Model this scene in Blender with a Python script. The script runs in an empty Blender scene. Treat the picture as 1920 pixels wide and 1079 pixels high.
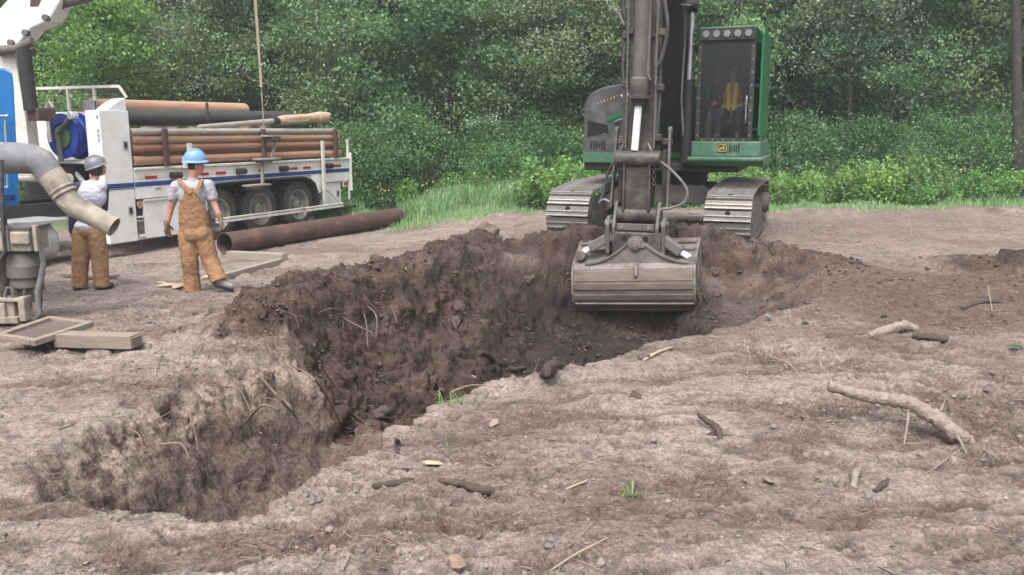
import bpy, bmesh, math, random
import numpy as np
from mathutils import Vector, Matrix, Euler

random.seed(7)
SC = bpy.context.scene
COL = SC.collection
R = math.radians

# ------------------------------------------------------------------ camera
cam_d = bpy.data.cameras.new('camera')
cam = bpy.data.objects.new('camera', cam_d)
COL.objects.link(cam)
cam.location = (0, 0, 2.0)
cam.rotation_euler = (R(90 - 10.5), 0, 0)
cam_d.sensor_width = 36
cam_d.lens = 36 * 1600 / 1920
cam_d.clip_end = 2000
SC.camera = cam

# ------------------------------------------------------------------ sky, sun, exposure
SUN_ELEV, SUN_AZ = 60, 195          # azimuth clockwise from +Y: behind the camera, a little left
world = bpy.data.worlds.new('World')
SC.world = world
world.use_nodes = True
wn, wl = world.node_tree.nodes, world.node_tree.links
wn.clear()
sky = wn.new('ShaderNodeTexSky'); sky.sky_type = 'NISHITA'; sky.sun_disc = False
sky.sun_elevation = R(SUN_ELEV); sky.sun_rotation = R(SUN_AZ)
sky.air_density = 1.0; sky.dust_density = 6.0; sky.ozone_density = 1.0
hs = wn.new('ShaderNodeHueSaturation'); hs.inputs['Saturation'].default_value = 0.32
bg = wn.new('ShaderNodeBackground'); bg.inputs['Strength'].default_value = 0.15
wo = wn.new('ShaderNodeOutputWorld')
wl.new(sky.outputs[0], hs.inputs['Color']); wl.new(hs.outputs[0], bg.inputs['Color']); wl.new(bg.outputs[0], wo.inputs['Surface'])

sun_d = bpy.data.lights.new('sun', 'SUN')
sun_d.energy = 1.3; sun_d.angle = R(35); sun_d.color = (1.0, 0.965, 0.945)
sun = bpy.data.objects.new('sun', sun_d); COL.objects.link(sun)
_e, _a = R(SUN_ELEV), R(SUN_AZ)
_sd = Vector((math.sin(_a) * math.cos(_e), math.cos(_a) * math.cos(_e), math.sin(_e)))
sun.rotation_euler = _sd.to_track_quat('Z', 'Y').to_euler()
sun.location = _sd * 40

SC.view_settings.view_transform = 'Standard'
SC.view_settings.look = 'None'
SC.view_settings.gamma = 1
SC.view_settings.use_curve_mapping = False
SC.view_settings.exposure = 1.0

SC.cycles.max_bounces = 6; SC.cycles.diffuse_bounces = 3; SC.cycles.glossy_bounces = 2; SC.cycles.transmission_bounces = 3; SC.cycles.transparent_max_bounces = 8; SC.cycles.volume_bounces = 0

# ------------------------------------------------------------------ materials
def new_mat(name):
    m = bpy.data.materials.new(name); m.use_nodes = True
    nt = m.node_tree; nt.nodes.clear()
    out = nt.nodes.new('ShaderNodeOutputMaterial')
    return m, nt, out

def N(nt, typ, **kw):
    n = nt.nodes.new(typ)
    for k, v in kw.items():
        if k.startswith('_'): n.inputs[k[1:]].default_value = v
        else: setattr(n, k, v)
    return n

def rgba(c): return (c[0], c[1], c[2], 1)

def surf(name, c1, c2=None, scale=6, rough=0.6, metal=0.0, bump=0.15, bscale=None, lo=0.35, hi=0.65,
         c3=None, s3=2.0, lo3=0.55, hi3=0.75, stretch=(1, 1, 1), spec=0.4):
    """weathered surface: base colour, second colour in noisy patches, third (dirt / rust) in larger ones"""
    m, nt, out = new_mat(name)
    L = nt.links.new
    tc = N(nt, 'ShaderNodeTexCoord'); mp = N(nt, 'ShaderNodeMapping')
    mp.inputs['Scale'].default_value = stretch
    L(tc.outputs['Object'], mp.inputs['Vector'])
    p = N(nt, 'ShaderNodeBsdfPrincipled', _Roughness=rough, _Metallic=metal)
    p.inputs['Specular IOR Level'].default_value = spec
    col = None
    n1 = N(nt, 'ShaderNodeTexNoise', _Scale=scale, _Detail=8.0, _Roughness=0.62)
    L(mp.outputs[0], n1.inputs['Vector'])
    if c2 is not None:
        r1 = N(nt, 'ShaderNodeMapRange'); r1.inputs['From Min'].default_value = lo; r1.inputs['From Max'].default_value = hi
        L(n1.outputs['Fac'], r1.inputs['Value'])
        mx = N(nt, 'ShaderNodeMix', data_type='RGBA')
        mx.inputs[6].default_value = rgba(c1); mx.inputs[7].default_value = rgba(c2)
        L(r1.outputs[0], mx.inputs[0]); col = mx.outputs[2]
    if c3 is not None:
        n3 = N(nt, 'ShaderNodeTexNoise', _Scale=s3, _Detail=9.0, _Roughness=0.7)
        L(mp.outputs[0], n3.inputs['Vector'])
        r3 = N(nt, 'ShaderNodeMapRange'); r3.inputs['From Min'].default_value = lo3; r3.inputs['From Max'].default_value = hi3
        L(n3.outputs['Fac'], r3.inputs['Value'])
        m3 = N(nt, 'ShaderNodeMix', data_type='RGBA')
        if col is None: m3.inputs[6].default_value = rgba(c1)
        else: L(col, m3.inputs[6])
        m3.inputs[7].default_value = rgba(c3)
        L(r3.outputs[0], m3.inputs[0]); col = m3.outputs[2]
    if col is None: p.inputs['Base Color'].default_value = rgba(c1)
    else: L(col, p.inputs['Base Color'])
    if bump:
        nb = N(nt, 'ShaderNodeTexNoise', _Scale=bscale or scale * 4, _Detail=6.0)
        L(mp.outputs[0], nb.inputs['Vector'])
        b = N(nt, 'ShaderNodeBump', _Strength=bump, _Distance=0.02)
        L(nb.outputs['Fac'], b.inputs['Height']); L(b.outputs[0], p.inputs['Normal'])
        rr = N(nt, 'ShaderNodeMapRange'); rr.inputs['To Min'].default_value = max(0.02, rough - 0.12); rr.inputs['To Max'].default_value = min(1, rough + 0.15)
        L(nb.outputs['Fac'], rr.inputs['Value']); L(rr.outputs[0], p.inputs['Roughness'])
    L(p.outputs[0], out.inputs['Surface'])
    return m

def leaf_mat(name, c_dark, c_light, hue_var=0.03, trans=0.42, gloss=0.05):
    m, nt, out = new_mat(name); L = nt.links.new
    at = N(nt, 'ShaderNodeAttribute', attribute_name='tint')
    oi = N(nt, 'ShaderNodeObjectInfo')
    mx = N(nt, 'ShaderNodeMix', data_type='RGBA'); mx.inputs[6].default_value = rgba(c_dark); mx.inputs[7].default_value = rgba(c_light)
    L(at.outputs['Fac'], mx.inputs[0])
    h = N(nt, 'ShaderNodeHueSaturation')
    mr = N(nt, 'ShaderNodeMapRange'); mr.inputs['To Min'].default_value = 0.5 - hue_var; mr.inputs['To Max'].default_value = 0.5 + hue_var
    L(oi.outputs['Random'], mr.inputs['Value']); L(mr.outputs[0], h.inputs['Hue'])
    mv = N(nt, 'ShaderNodeMath', operation='MULTIPLY', ); mv.inputs[1].default_value = 7.31
    fr = N(nt, 'ShaderNodeMath', operation='FRACT'); L(oi.outputs['Random'], mv.inputs[0]); L(mv.outputs[0], fr.inputs[0])
    m2 = N(nt, 'ShaderNodeMapRange'); m2.inputs['To Min'].default_value = 0.75; m2.inputs['To Max'].default_value = 1.25
    L(fr.outputs[0], m2.inputs['Value']); L(m2.outputs[0], h.inputs['Value'])
    L(mx.outputs[2], h.inputs['Color'])
    d = N(nt, 'ShaderNodeBsdfDiffuse'); t = N(nt, 'ShaderNodeBsdfTranslucent'); g = N(nt, 'ShaderNodeBsdfGlossy', _Roughness=0.6)
    g.inputs['Color'].default_value = (0.9, 0.95, 1, 1)
    L(h.outputs[0], d.inputs['Color'])
    hb = N(nt, 'ShaderNodeHueSaturation', _Value=1.25, _Saturation=1.1); hb.inputs['Hue'].default_value = 0.485
    L(h.outputs[0], hb.inputs['Color']); L(hb.outputs[0], t.inputs['Color'])
    a = N(nt, 'ShaderNodeMixShader', _Fac=trans); L(d.outputs[0], a.inputs[1]); L(t.outputs[0], a.inputs[2])
    b = N(nt, 'ShaderNodeMixShader', _Fac=gloss); L(a.outputs[0], b.inputs[1]); L(g.outputs[0], b.inputs[2])
    L(b.outputs[0], out.inputs['Surface'])
    return m

MT = {}
MT['white'] = surf('white_paint', (0.78, 0.78, 0.77), (0.66, 0.65, 0.63), 3, 0.4, 0, 0.03, c3=(0.50, 0.45, 0.40), s3=5, lo3=0.64, hi3=0.95)
MT['whiteold'] = surf('worn_white_paint', (0.72, 0.70, 0.66), (0.55, 0.52, 0.46), 5, 0.5, 0, 0.08, c3=(0.30, 0.20, 0.14), s3=7, lo3=0.58, hi3=0.78)
MT['cream'] = surf('dusty_cream_paint', (0.38, 0.335, 0.27), (0.26, 0.225, 0.185), 6, 0.75, 0, 0.2, c3=(0.13, 0.10, 0.08), s3=4, lo3=0.48, hi3=0.70)
MT['blue'] = surf('blue_paint', (0.010, 0.12, 0.36), (0.015, 0.14, 0.38), 4, 0.35, 0, 0.03, c3=(0.10, 0.16, 0.24), s3=3, lo3=0.62, hi3=0.9)
MT['navy'] = surf('navy_stripe', (0.02, 0.05, 0.20), (0.03, 0.06, 0.2), 4, 0.45, 0, 0.02)
MT['reelblue'] = surf('blue_hose', (0.008, 0.03, 0.22), (0.012, 0.05, 0.30), 5, 0.45, 0, 0.1)
MT['black'] = surf('black_steel', (0.02, 0.02, 0.022), (0.035, 0.032, 0.03), 5, 0.55, 0, 0.1, c3=(0.10, 0.085, 0.07), s3=3)
MT['rubber'] = surf('tyre_rubber', (0.035, 0.034, 0.034), (0.06, 0.056, 0.052), 7, 0.85, 0, 0.3, c3=(0.14, 0.12, 0.10), s3=3, lo3=0.5, hi3=0.75)
MT['hose'] = surf('black_hose', (0.035, 0.035, 0.04), (0.08, 0.075, 0.075), 9, 0.6, 0, 0.1)
MT['greyhose'] = surf('dusty_hose', (0.20, 0.19, 0.19), (0.12, 0.115, 0.11), 9, 0.7, 0, 0.1)
MT['rim'] = surf('wheel_rim', (0.34, 0.325, 0.31), (0.22, 0.2, 0.18), 6, 0.5, 0.3, 0.1, c3=(0.16, 0.11, 0.08), s3=5)
MT['steel'] = surf('bare_steel', (0.42, 0.42, 0.43), (0.28, 0.27, 0.27), 8, 0.4, 0.7, 0.05)
MT['chrome'] = surf('chrome_rod', (0.88, 0.88, 0.92), None, 8, 0.25, 0.0, 0.0, spec=1.0)
MT['alu'] = surf('aluminium', (0.55, 0.56, 0.58), (0.42, 0.42, 0.43), 6, 0.4, 0.5, 0.03)
MT['ruststeel'] = surf('rusty_casing_steel', (0.115, 0.062, 0.052), (0.075, 0.05, 0.046), 3, 0.62, 0.2, 0.15, c3=(0.20, 0.11, 0.08), s3=2.2, lo3=0.5, hi3=0.72)
MT['rustpipe'] = surf('rust_orange_pipe', (0.38, 0.205, 0.125), (0.29, 0.15, 0.095), 4, 0.75, 0.1, 0.15, stretch=(0.35, 2, 2), c3=(0.40, 0.27, 0.19), s3=3)
MT['rustpipe2'] = surf('rust_tan_pipe', (0.44, 0.275, 0.19), (0.35, 0.2, 0.135), 4, 0.75, 0.1, 0.15, stretch=(0.35, 2, 2), c3=(0.30, 0.16, 0.10), s3=3)
MT['greypipe'] = surf('pale_grey_pipe', (0.425, 0.391, 0.348), (0.323, 0.289, 0.255), 5, 0.6, 0.15, 0.1, stretch=(0.4, 2, 2), c3=(0.32, 0.22, 0.15), s3=3)
MT['blackpipe'] = surf('black_pipe', (0.045, 0.042, 0.045), (0.07, 0.064, 0.064), 5, 0.4, 0, 0.08, stretch=(0.4, 2, 2), c3=(0.11, 0.09, 0.085), s3=2)
MT['tool'] = surf('muddy_drill_tool', (0.50, 0.36, 0.26), (0.40, 0.28, 0.20), 9, 0.85, 0, 0.6, 25, c3=(0.26, 0.16, 0.11), s3=6)
MT['brownstake'] = surf('brown_stake', (0.10, 0.055, 0.05), (0.07, 0.04, 0.04), 8, 0.7, 0, 0.15)
MT['wood'] = surf('weathered_timber', (0.281, 0.230, 0.187), (0.204, 0.166, 0.136), 5, 0.85, 0, 0.35, stretch=(0.5, 6, 6), c3=(0.17, 0.135, 0.11), s3=2)
MT['woodgrey'] = surf('grey_timber', (0.340, 0.302, 0.264), (0.255, 0.221, 0.191), 5, 0.85, 0, 0.35, stretch=(0.5, 6, 6), c3=(0.20, 0.17, 0.15), s3=2)
MT['freshwood'] = surf('pale_split_wood', (0.48, 0.37, 0.26), (0.36, 0.27, 0.19), 8, 0.85, 0, 0.4, stretch=(0.4, 5, 5))
MT['bark'] = surf('dusty_bark', (0.33, 0.27, 0.23), (0.22, 0.175, 0.148), 22, 0.9, 0, 1.0, 60, c3=(0.13, 0.10, 0.085), s3=8, lo3=0.56, hi3=0.70)
MT['darkbark'] = surf('dark_root_bark', (0.085, 0.06, 0.048), (0.05, 0.036, 0.03), 9, 0.9, 0, 0.6, 30, c3=(0.15, 0.11, 0.09), s3=5)
MT['trunk'] = surf('tree_trunk_bark', (0.055, 0.05, 0.044), (0.035, 0.031, 0.028), 9, 0.9, 0, 0.6, 30, c3=(0.11, 0.1, 0.088), s3=3)
MT['straw'] = surf('dry_straw', (0.36, 0.285, 0.21), (0.25, 0.195, 0.145), 3, 0.85, 0, 0)
MT['fineroot'] = surf('fine_roots', (0.20, 0.145, 0.11), (0.12, 0.085, 0.065), 4, 0.9, 0, 0)
MT['deadleaf'] = surf('dead_leaf', (0.30, 0.22, 0.165), (0.20, 0.14, 0.105), 9, 0.8, 0, 0.3)
# excavator
MT['exdark'] = surf('charcoal_panel', (0.070, 0.070, 0.074), (0.051, 0.051, 0.055), 3, 0.55, 0, 0.05, c3=(0.19, 0.175, 0.165), s3=2.5, lo3=0.5, hi3=0.8)
MT['exgreen'] = surf('green_paint', (0.008, 0.135, 0.045), (0.010, 0.115, 0.04), 3, 0.42, 0, 0.04, c3=(0.10, 0.17, 0.12), s3=2.5, lo3=0.6, hi3=0.9)
MT['dustygreen'] = surf('dusty_green_paint', (0.062, 0.15, 0.092), (0.042, 0.128, 0.068), 4, 0.6, 0, 0.06, c3=(0.24, 0.23, 0.20), s3=3, lo3=0.5, hi3=0.75)
MT['dustygrey'] = surf('dusty_grey_steel', (0.139, 0.131, 0.123), (0.090, 0.082, 0.079), 5, 0.75, 0.1, 0.12, c3=(0.22, 0.195, 0.175), s3=3)
MT['armsteel'] = surf('worn_arm_paint', (0.062, 0.052, 0.048), (0.04, 0.034, 0.032), 3, 0.5, 0.1, 0.08, c3=(0.15, 0.128, 0.118), s3=3.5, lo3=0.48, hi3=0.70)
MT['cylgrey'] = surf('dusty_cylinder', (0.139, 0.127, 0.121), (0.098, 0.089, 0.085), 4, 0.55, 0.1, 0.06, c3=(0.07, 0.062, 0.06), s3=2.6, lo3=0.6, hi3=0.72)
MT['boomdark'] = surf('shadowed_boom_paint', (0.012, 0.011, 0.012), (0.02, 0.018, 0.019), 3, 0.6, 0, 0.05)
MT['trackpad'] = surf('worn_track_steel', (0.197, 0.180, 0.168), (0.135, 0.121, 0.112), 6, 0.55, 0.25, 0.15, c3=(0.15, 0.125, 0.11), s3=4)
MT['grouser'] = surf('polished_grouser', (0.377, 0.361, 0.344), (0.246, 0.230, 0.213), 8, 0.45, 0.35, 0.1)
MT['bucket'] = surf('worn_bucket_steel', (0.180, 0.143, 0.119), (0.123, 0.097, 0.080), 4, 0.6, 0.2, 0.2, stretch=(0.7, 2, 3), c3=(0.11, 0.078, 0.06), s3=4, lo3=0.5, hi3=0.7)
MT['bucketpale'] = surf('dusty_bucket_steel', (0.221, 0.201, 0.184), (0.148, 0.127, 0.115), 4, 0.6, 0.2, 0.2, c3=(0.12, 0.092, 0.076), s3=4, lo3=0.5, hi3=0.7)
MT['holeblack'] = surf('hole_black', (0.012, 0.011, 0.011), None, 4, 0.9, 0, 0)
MT['red'] = surf('red_reflector', (0.36, 0.02, 0.025), None, 4, 0.3, 0, 0)
MT['amber'] = surf('amber_lens', (0.55, 0.16, 0.04), None, 4, 0.25, 0, 0)
MT['lampglass'] = surf('lamp_lens', (0.26, 0.27, 0.29), (0.16, 0.16, 0.18), 20, 0.2, 0.3, 0.1)
MT['yellow'] = surf('emblem_yellow', (0.50, 0.40, 0.12), None, 4, 0.45, 0, 0)
MT['litter'] = surf('white_plastic', (0.45, 0.47, 0.5), None, 4, 0.4, 0, 0)
MT['orangetape'] = surf('orange_plastic', (0.75, 0.16, 0.05), None, 4, 0.5, 0, 0)
# people
MT['skin'] = surf('skin', (0.50, 0.27, 0.21), (0.44, 0.22, 0.17), 8, 0.55, 0, 0.03)
MT['canvas'] = surf('tan_work_canvas', (0.306, 0.170, 0.089), (0.238, 0.128, 0.066), 7, 0.9, 0, 0.5, 14, stretch=(1, 1, 1.8), c3=(0.36, 0.22, 0.125), s3=4, lo3=0.5, hi3=0.75)
MT['canvas2'] = surf('dusty_tan_canvas', (0.306, 0.174, 0.093), (0.246, 0.136, 0.072), 7, 0.9, 0, 0.5, 14, stretch=(1, 1, 1.8), c3=(0.35, 0.23, 0.14), s3=4, lo3=0.5, hi3=0.75)
MT['tee'] = surf('grey_tshirt', (0.391, 0.383, 0.425), (0.340, 0.332, 0.374), 5, 0.95, 0, 0.7, 16, stretch=(1, 1, 1.5))
MT['whiteshirt'] = surf('white_shirt', (0.561, 0.561, 0.646), (0.493, 0.493, 0.578), 5, 0.95, 0, 0.7, 16, stretch=(1, 1, 1.5))
MT['navycloth'] = surf('navy_sleeve', (0.055, 0.06, 0.12), (0.045, 0.05, 0.1), 5, 0.95, 0, 0.7, 16, stretch=(1, 1, 1.5))
MT['hatblue'] = surf('blue_hard_hat', (0.170, 0.315, 0.544), (0.212, 0.357, 0.578), 4, 0.35, 0, 0.02, c3=(0.36, 0.46, 0.62), s3=3, lo3=0.6, hi3=0.85)
MT['hatgrey'] = surf('grey_hard_hat', (0.2, 0.2, 0.215), (0.15, 0.15, 0.16), 4, 0.4, 0, 0.02)
MT['darkcloth'] = surf('dark_cloth', (0.05, 0.048, 0.055), (0.075, 0.07, 0.075), 8, 0.95, 0, 0.2)
MT['glove'] = surf('leather_glove', (0.11, 0.075, 0.045), (0.30, 0.2, 0.11), 14, 0.85, 0, 0.2)
MT['boot'] = surf('work_boot', (0.06, 0.045, 0.038), (0.10, 0.075, 0.06), 10, 0.8, 0, 0.2)
MT['bootgrey'] = surf('dusty_boot', (0.26, 0.22, 0.2), (0.18, 0.15, 0.135), 10, 0.8, 0, 0.2)
MT['hair'] = surf('brown_hair', (0.05, 0.03, 0.02), None, 8, 0.8, 0, 0.2)
MT['vestorange'] = surf('hi_vis_orange', (0.95, 0.16, 0.02), None, 8, 0.8, 0, 0)
MT['vestyellow'] = surf('hi_vis_yellow', (0.75, 0.80, 0.05), None, 8, 0.8, 0, 0)
# foliage
MT['leaf'] = leaf_mat('leaf_green', (0.056, 0.138, 0.045), (0.215, 0.335, 0.135), 0.02, gloss=0.05)
MT['leafbright'] = leaf_mat('leaf_bright_green', (0.06, 0.165, 0.03), (0.2, 0.37, 0.085), 0.012, gloss=0.05)
MT['leafshrub'] = leaf_mat('leaf_shrub_green', (0.06, 0.16, 0.046), (0.165, 0.32, 0.105), 0.015, gloss=0.04)
MT['leafweed'] = leaf_mat('leaf_weed_green', (0.075, 0.19, 0.04), (0.2, 0.37, 0.09), 0.02)
MT['grass'] = leaf_mat('grass_blade', (0.12, 0.26, 0.105), (0.32, 0.45, 0.22), 0.0, trans=0.4, gloss=0.04)
MT['palegreen'] = leaf_mat('leaf_pale_green', (0.16, 0.21, 0.12), (0.38, 0.43, 0.29), 0.01)

def glass_mat():
    m, nt, out = new_mat('dark_cab_glass'); L = nt.links.new
    t = N(nt, 'ShaderNodeBsdfTransparent'); t.inputs['Color'].default_value = (0.93, 0.93, 0.94, 1)
    g = N(nt, 'ShaderNodeBsdfGlossy', _Roughness=0.12); g.inputs['Color'].default_value = (0.8, 0.85, 0.9, 1)
    f = N(nt, 'ShaderNodeFresnel', _IOR=1.4)
    m1 = N(nt, 'ShaderNodeMixShader'); L(f.outputs[0], m1.inputs[0]); L(t.outputs[0], m1.inputs[1]); L(g.outputs[0], m1.inputs[2])
    # film of dust on the pane
    n = N(nt, 'ShaderNodeTexNoise', _Scale=5.0, _Detail=8.0); tc = N(nt, 'ShaderNodeTexCoord'); L(tc.outputs['Object'], n.inputs['Vector'])
    r = N(nt, 'ShaderNodeMapRange'); r.inputs['From Min'].default_value = 0.35; r.inputs['From Max'].default_value = 0.8; r.inputs['To Min'].default_value = 0.01; r.inputs['To Max'].default_value = 0.06
    L(n.outputs['Fac'], r.inputs['Value'])
    d = N(nt, 'ShaderNodeBsdfDiffuse'); d.inputs['Color'].default_value = (0.16, 0.16, 0.18, 1)
    m2 = N(nt, 'ShaderNodeMixShader'); L(r.outputs[0], m2.inputs[0]); L(m1.outputs[0], m2.inputs[1]); L(d.outputs[0], m2.inputs[2])
    L(m2.outputs[0], out.inputs['Surface'])
    return m
MT['glass'] = glass_mat()

# ------------------------------------------------------------------ mesh helpers
def finish(me, name, mat, parent=None, bevel=0, smooth=None, label=None):
    o = bpy.data.objects.new(name, me); COL.objects.link(o)
    if mat is not None: me.materials.append(MT[mat] if isinstance(mat, str) else mat)
    if smooth is not None:
        me.shade_smooth()
        if smooth < 179: me.set_sharp_from_angle(angle=R(smooth))
    if parent is not None: o.parent = parent
    if bevel:
        b = o.modifiers.new('bevel', 'BEVEL'); b.width = bevel; b.segments = 2; b.limit_method = 'ANGLE'; b.angle_limit = R(40)
        b.harden_normals = False
    if label: o['label'] = label
    return o

def tag(o, label=None, cat=None, group=None, kind=None):
    if label: o['label'] = label
    if cat: o['category'] = cat
    if group: o['group'] = group
    if kind: o['kind'] = kind
    return o

def empty(name, loc, rz=0, label=None, cat=None, group=None):
    o = bpy.data.objects.new(name, None); COL.objects.link(o)
    o.location = loc; o.rotation_euler = (0, 0, rz); o.empty_display_size = 0.2
    return tag(o, label, cat, group)

def copy_tree(o, parent=None):
    c = o.copy(); COL.objects.link(c)
    if parent is not None:
        c.parent = parent; c.matrix_parent_inverse = o.matrix_parent_inverse
    for ch in list(o.children): copy_tree(ch, c)
    return c

def frame(d):
    d = Vector(d).normalized()
    a = Vector((0, 0, 1)) if abs(d.z) < 0.95 else Vector((1, 0, 0))
    u = d.cross(a).normalized(); v = u.cross(d).normalized()
    return u, v

class MB:
    def __init__(s): s.v = []; s.f = []
    def add(s, vs, fs):
        k = len(s.v); s.v.extend([tuple(x) for x in vs]); s.f.extend([tuple(i + k for i in f) for f in fs]); return s
    def box(s, c, d, rot=None, taper=(1, 1)):
        hx, hy, hz = d[0] / 2, d[1] / 2, d[2] / 2; vs = []
        for z, t in ((-hz, (1, 1)), (hz, taper)):
            for x, y in ((-hx, -hy), (hx, -hy), (hx, hy), (-hx, hy)):
                vs.append(Vector((x * t[0], y * t[1], z)))
        if rot is not None:
            M = Euler(rot).to_matrix() if not isinstance(rot, Matrix) else rot
            vs = [M @ v for v in vs]
        vs = [v + Vector(c) for v in vs]
        return s.add(vs, [(3, 2, 1, 0), (4, 5, 6, 7), (0, 1, 5, 4), (1, 2, 6, 5), (2, 3, 7, 6), (3, 0, 4, 7)])
    def bar(s, p0, p1, w, h, up=(0, 0, 1)):
        """rectangular bar from p0 to p1"""
        p0, p1 = Vector(p0), Vector(p1); d = (p1 - p0).normalized(); up = Vector(up)
        u = d.cross(up)
        if u.length < 1e-4: u = d.cross(Vector((1, 0, 0)))
        u.normalize(); v = u.cross(d).normalized(); vs = []
        for p in (p0, p1):
            for a, b in ((-1, -1), (1, -1), (1, 1), (-1, 1)): vs.append(p + u * a * w / 2 + v * b * h / 2)
        return s.add(vs, [(0, 1, 2, 3), (7, 6, 5, 4), (0, 4, 5, 1), (1, 5, 6, 2), (2, 6, 7, 3), (3, 7, 4, 0)])
    def tube(s, pts, rads, n=10, cap=True, flat=(1, 1)):
        pts = [Vector(p) for p in pts]
        if not hasattr(rads, '__len__'): rads = [rads] * len(pts)
        vs = []; u = None
        for i, p in enumerate(pts):
            d = (pts[min(i + 1, len(pts) - 1)] - pts[max(i - 1, 0)])
            if d.length < 1e-9: d = Vector((0, 0, 1))
            d.normalize()
            if u is None: u, v = frame(d)
            else:
                u = (u - d * u.dot(d))
                u = u.normalized() if u.length > 1e-6 else frame(d)[0]
                v = u.cross(d).normalized()
            for k in range(n):
                a = 2 * math.pi * k / n
                vs.append(p + (u * math.cos(a) * flat[0] + v * math.sin(a) * flat[1]) * rads[i])
        fs = []
        for i in range(len(pts) - 1):
            for k in range(n):
                a, b = i * n + k, i * n + (k + 1) % n
                fs.append((a, b, b + n, a + n))
        if cap:
            fs.append(tuple(reversed(range(n)))); fs.append(tuple(range((len(pts) - 1) * n, len(pts) * n)))
        return s.add(vs, fs)
    def cyl(s, p0, p1, r0, r1=None, n=20, cap=True):
        return s.tube([p0, p1], [r0, r0 if r1 is None else r1], n, cap)
    def pipe(s, p0, p1, r, t, n=24):
        """hollow pipe with open ends"""
        p0, p1 = Vector(p0), Vector(p1); u, v = frame(p1 - p0); vs = []
        for p in (p0, p1):
            for rr in (r, r - t):
                for k in range(n):
                    a = 2 * math.pi * k / n; vs.append(p + (u * math.cos(a) + v * math.sin(a)) * rr)
        fs = []
        for k in range(n):
            q = (k + 1) % n
            fs += [(k, q, 2 * n + q, 2 * n + k), (n + q, n + k, 3 * n + k, 3 * n + q), (q, k, n + k, n + q), (2 * n + k, 2 * n + q, 3 * n + q, 3 * n + k)]
        return s.add(vs, fs)
    def prism(s, poly, a0, a1, axis='x'):
        """polygon extruded along an axis; poly gives the other two coordinates in xyz order"""
        def mk(p, t): return {'x': (t, p[0], p[1]), 'y': (p[0], t, p[1]), 'z': (p[0], p[1], t)}[axis]
        n = len(poly); vs = [mk(p, a0) for p in poly] + [mk(p, a1) for p in poly]
        fs = [tuple(range(n)), tuple(reversed(range(n, 2 * n)))] + [(i + n, (i + 1) % n + n, (i + 1) % n, i) for i in range(n)]
        return s.add(vs, fs)
    def lathe(s, c, axis, prof, n=24, closed=True):
        """prof: list of (distance along axis, radius)"""
        c = Vector(c); d = Vector(axis).normalized(); u, v = frame(d); vs = []
        for h, r in prof:
            for k in range(n):
                a = 2 * math.pi * k / n; vs.append(c + d * h + (u * math.cos(a) + v * math.sin(a)) * r)
        fs = []
        for i in range(len(prof) - 1):
            for k in range(n):
                a, b = i * n + k, i * n + (k + 1) % n; fs.append((a, b, b + n, a + n))
        if closed:
            fs.append(tuple(reversed(range(n)))); fs.append(tuple(range((len(prof) - 1) * n, len(prof) * n)))
        return s.add(vs, fs)
    def torus(s, c, axis, R0, r, n=32, m=10):
        c = Vector(c); d = Vector(axis).normalized(); u, v = frame(d); vs = []
        for k in range(n):
            a = 2 * math.pi * k / n; e = u * math.cos(a) + v * math.sin(a)
            for j in range(m):
                b = 2 * math.pi * j / m; vs.append(c + e * (R0 + r * math.cos(b)) + d * r * math.sin(b))
        fs = [(k * m + j, k * m + (j + 1) % m, ((k + 1) % n) * m + (j + 1) % m, ((k + 1) % n) * m + j) for k in range(n) for j in range(m)]
        return s.add(vs, fs)
    def ell(s, c, r, n=16, m=10, rot=None):
        vs = []; M = Euler(rot).to_matrix() if rot is not None else None
        def pt(x, y, z):
            q = Vector((x * r[0], y * r[1], z * r[2]))
            if M is not None: q = M @ q
            return q + Vector(c)
        vs.append(pt(0, 0, -1))
        for i in range(1, m):
            t = -math.pi / 2 + math.pi * i / m
            for k in range(n):
                a = 2 * math.pi * k / n; vs.append(pt(math.cos(t) * math.cos(a), math.cos(t) * math.sin(a), math.sin(t)))
        vs.append(pt(0, 0, 1)); fs = []
        for k in range(n): fs.append((0, 1 + (k + 1) % n, 1 + k))
        for i in range(m - 2):
            for k in range(n):
                a, b = 1 + i * n + k, 1 + i * n + (k + 1) % n; fs.append((a, b, b + n, a + n))
        last = len(vs) - 1; o = 1 + (m - 2) * n
        for k in range(n): fs.append((o + k, o + (k + 1) % n, last))
        return s.add(vs, fs)
    def limb(s, p0, p1, r0, r1, n=14, flat=(1, 1)):
        """tapered capsule"""
        p0, p1 = Vector(p0), Vector(p1); d = (p1 - p0); L = d.length; d.normalize(); P, Q = [], []
        for t in (-0.98, -0.8, -0.45): P.append(p0 + d * r0 * t); Q.append(r0 * math.sqrt(1 - t * t))
        for t in (0, 0.5, 1): P.append(p0 + d * L * t); Q.append(r0 + (r1 - r0) * t)
        for t in (0.45, 0.8, 0.98): P.append(p1 + d * r1 * t); Q.append(r1 * math.sqrt(1 - t * t))
        return s.tube(P, Q, n, True, flat)
    def mesh(s, name):
        me = bpy.data.meshes.new(name); me.from_pydata(s.v, [], s.f); me.update()
        bm = bmesh.new(); bm.from_mesh(me); bmesh.ops.recalc_face_normals(bm, faces=bm.faces); bm.to_mesh(me); bm.free()
        return me
    def build(s, name, mat, parent=None, bevel=0, smooth=None, label=None):
        return finish(s.mesh(name), name, mat, parent, bevel, smooth, label)

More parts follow.
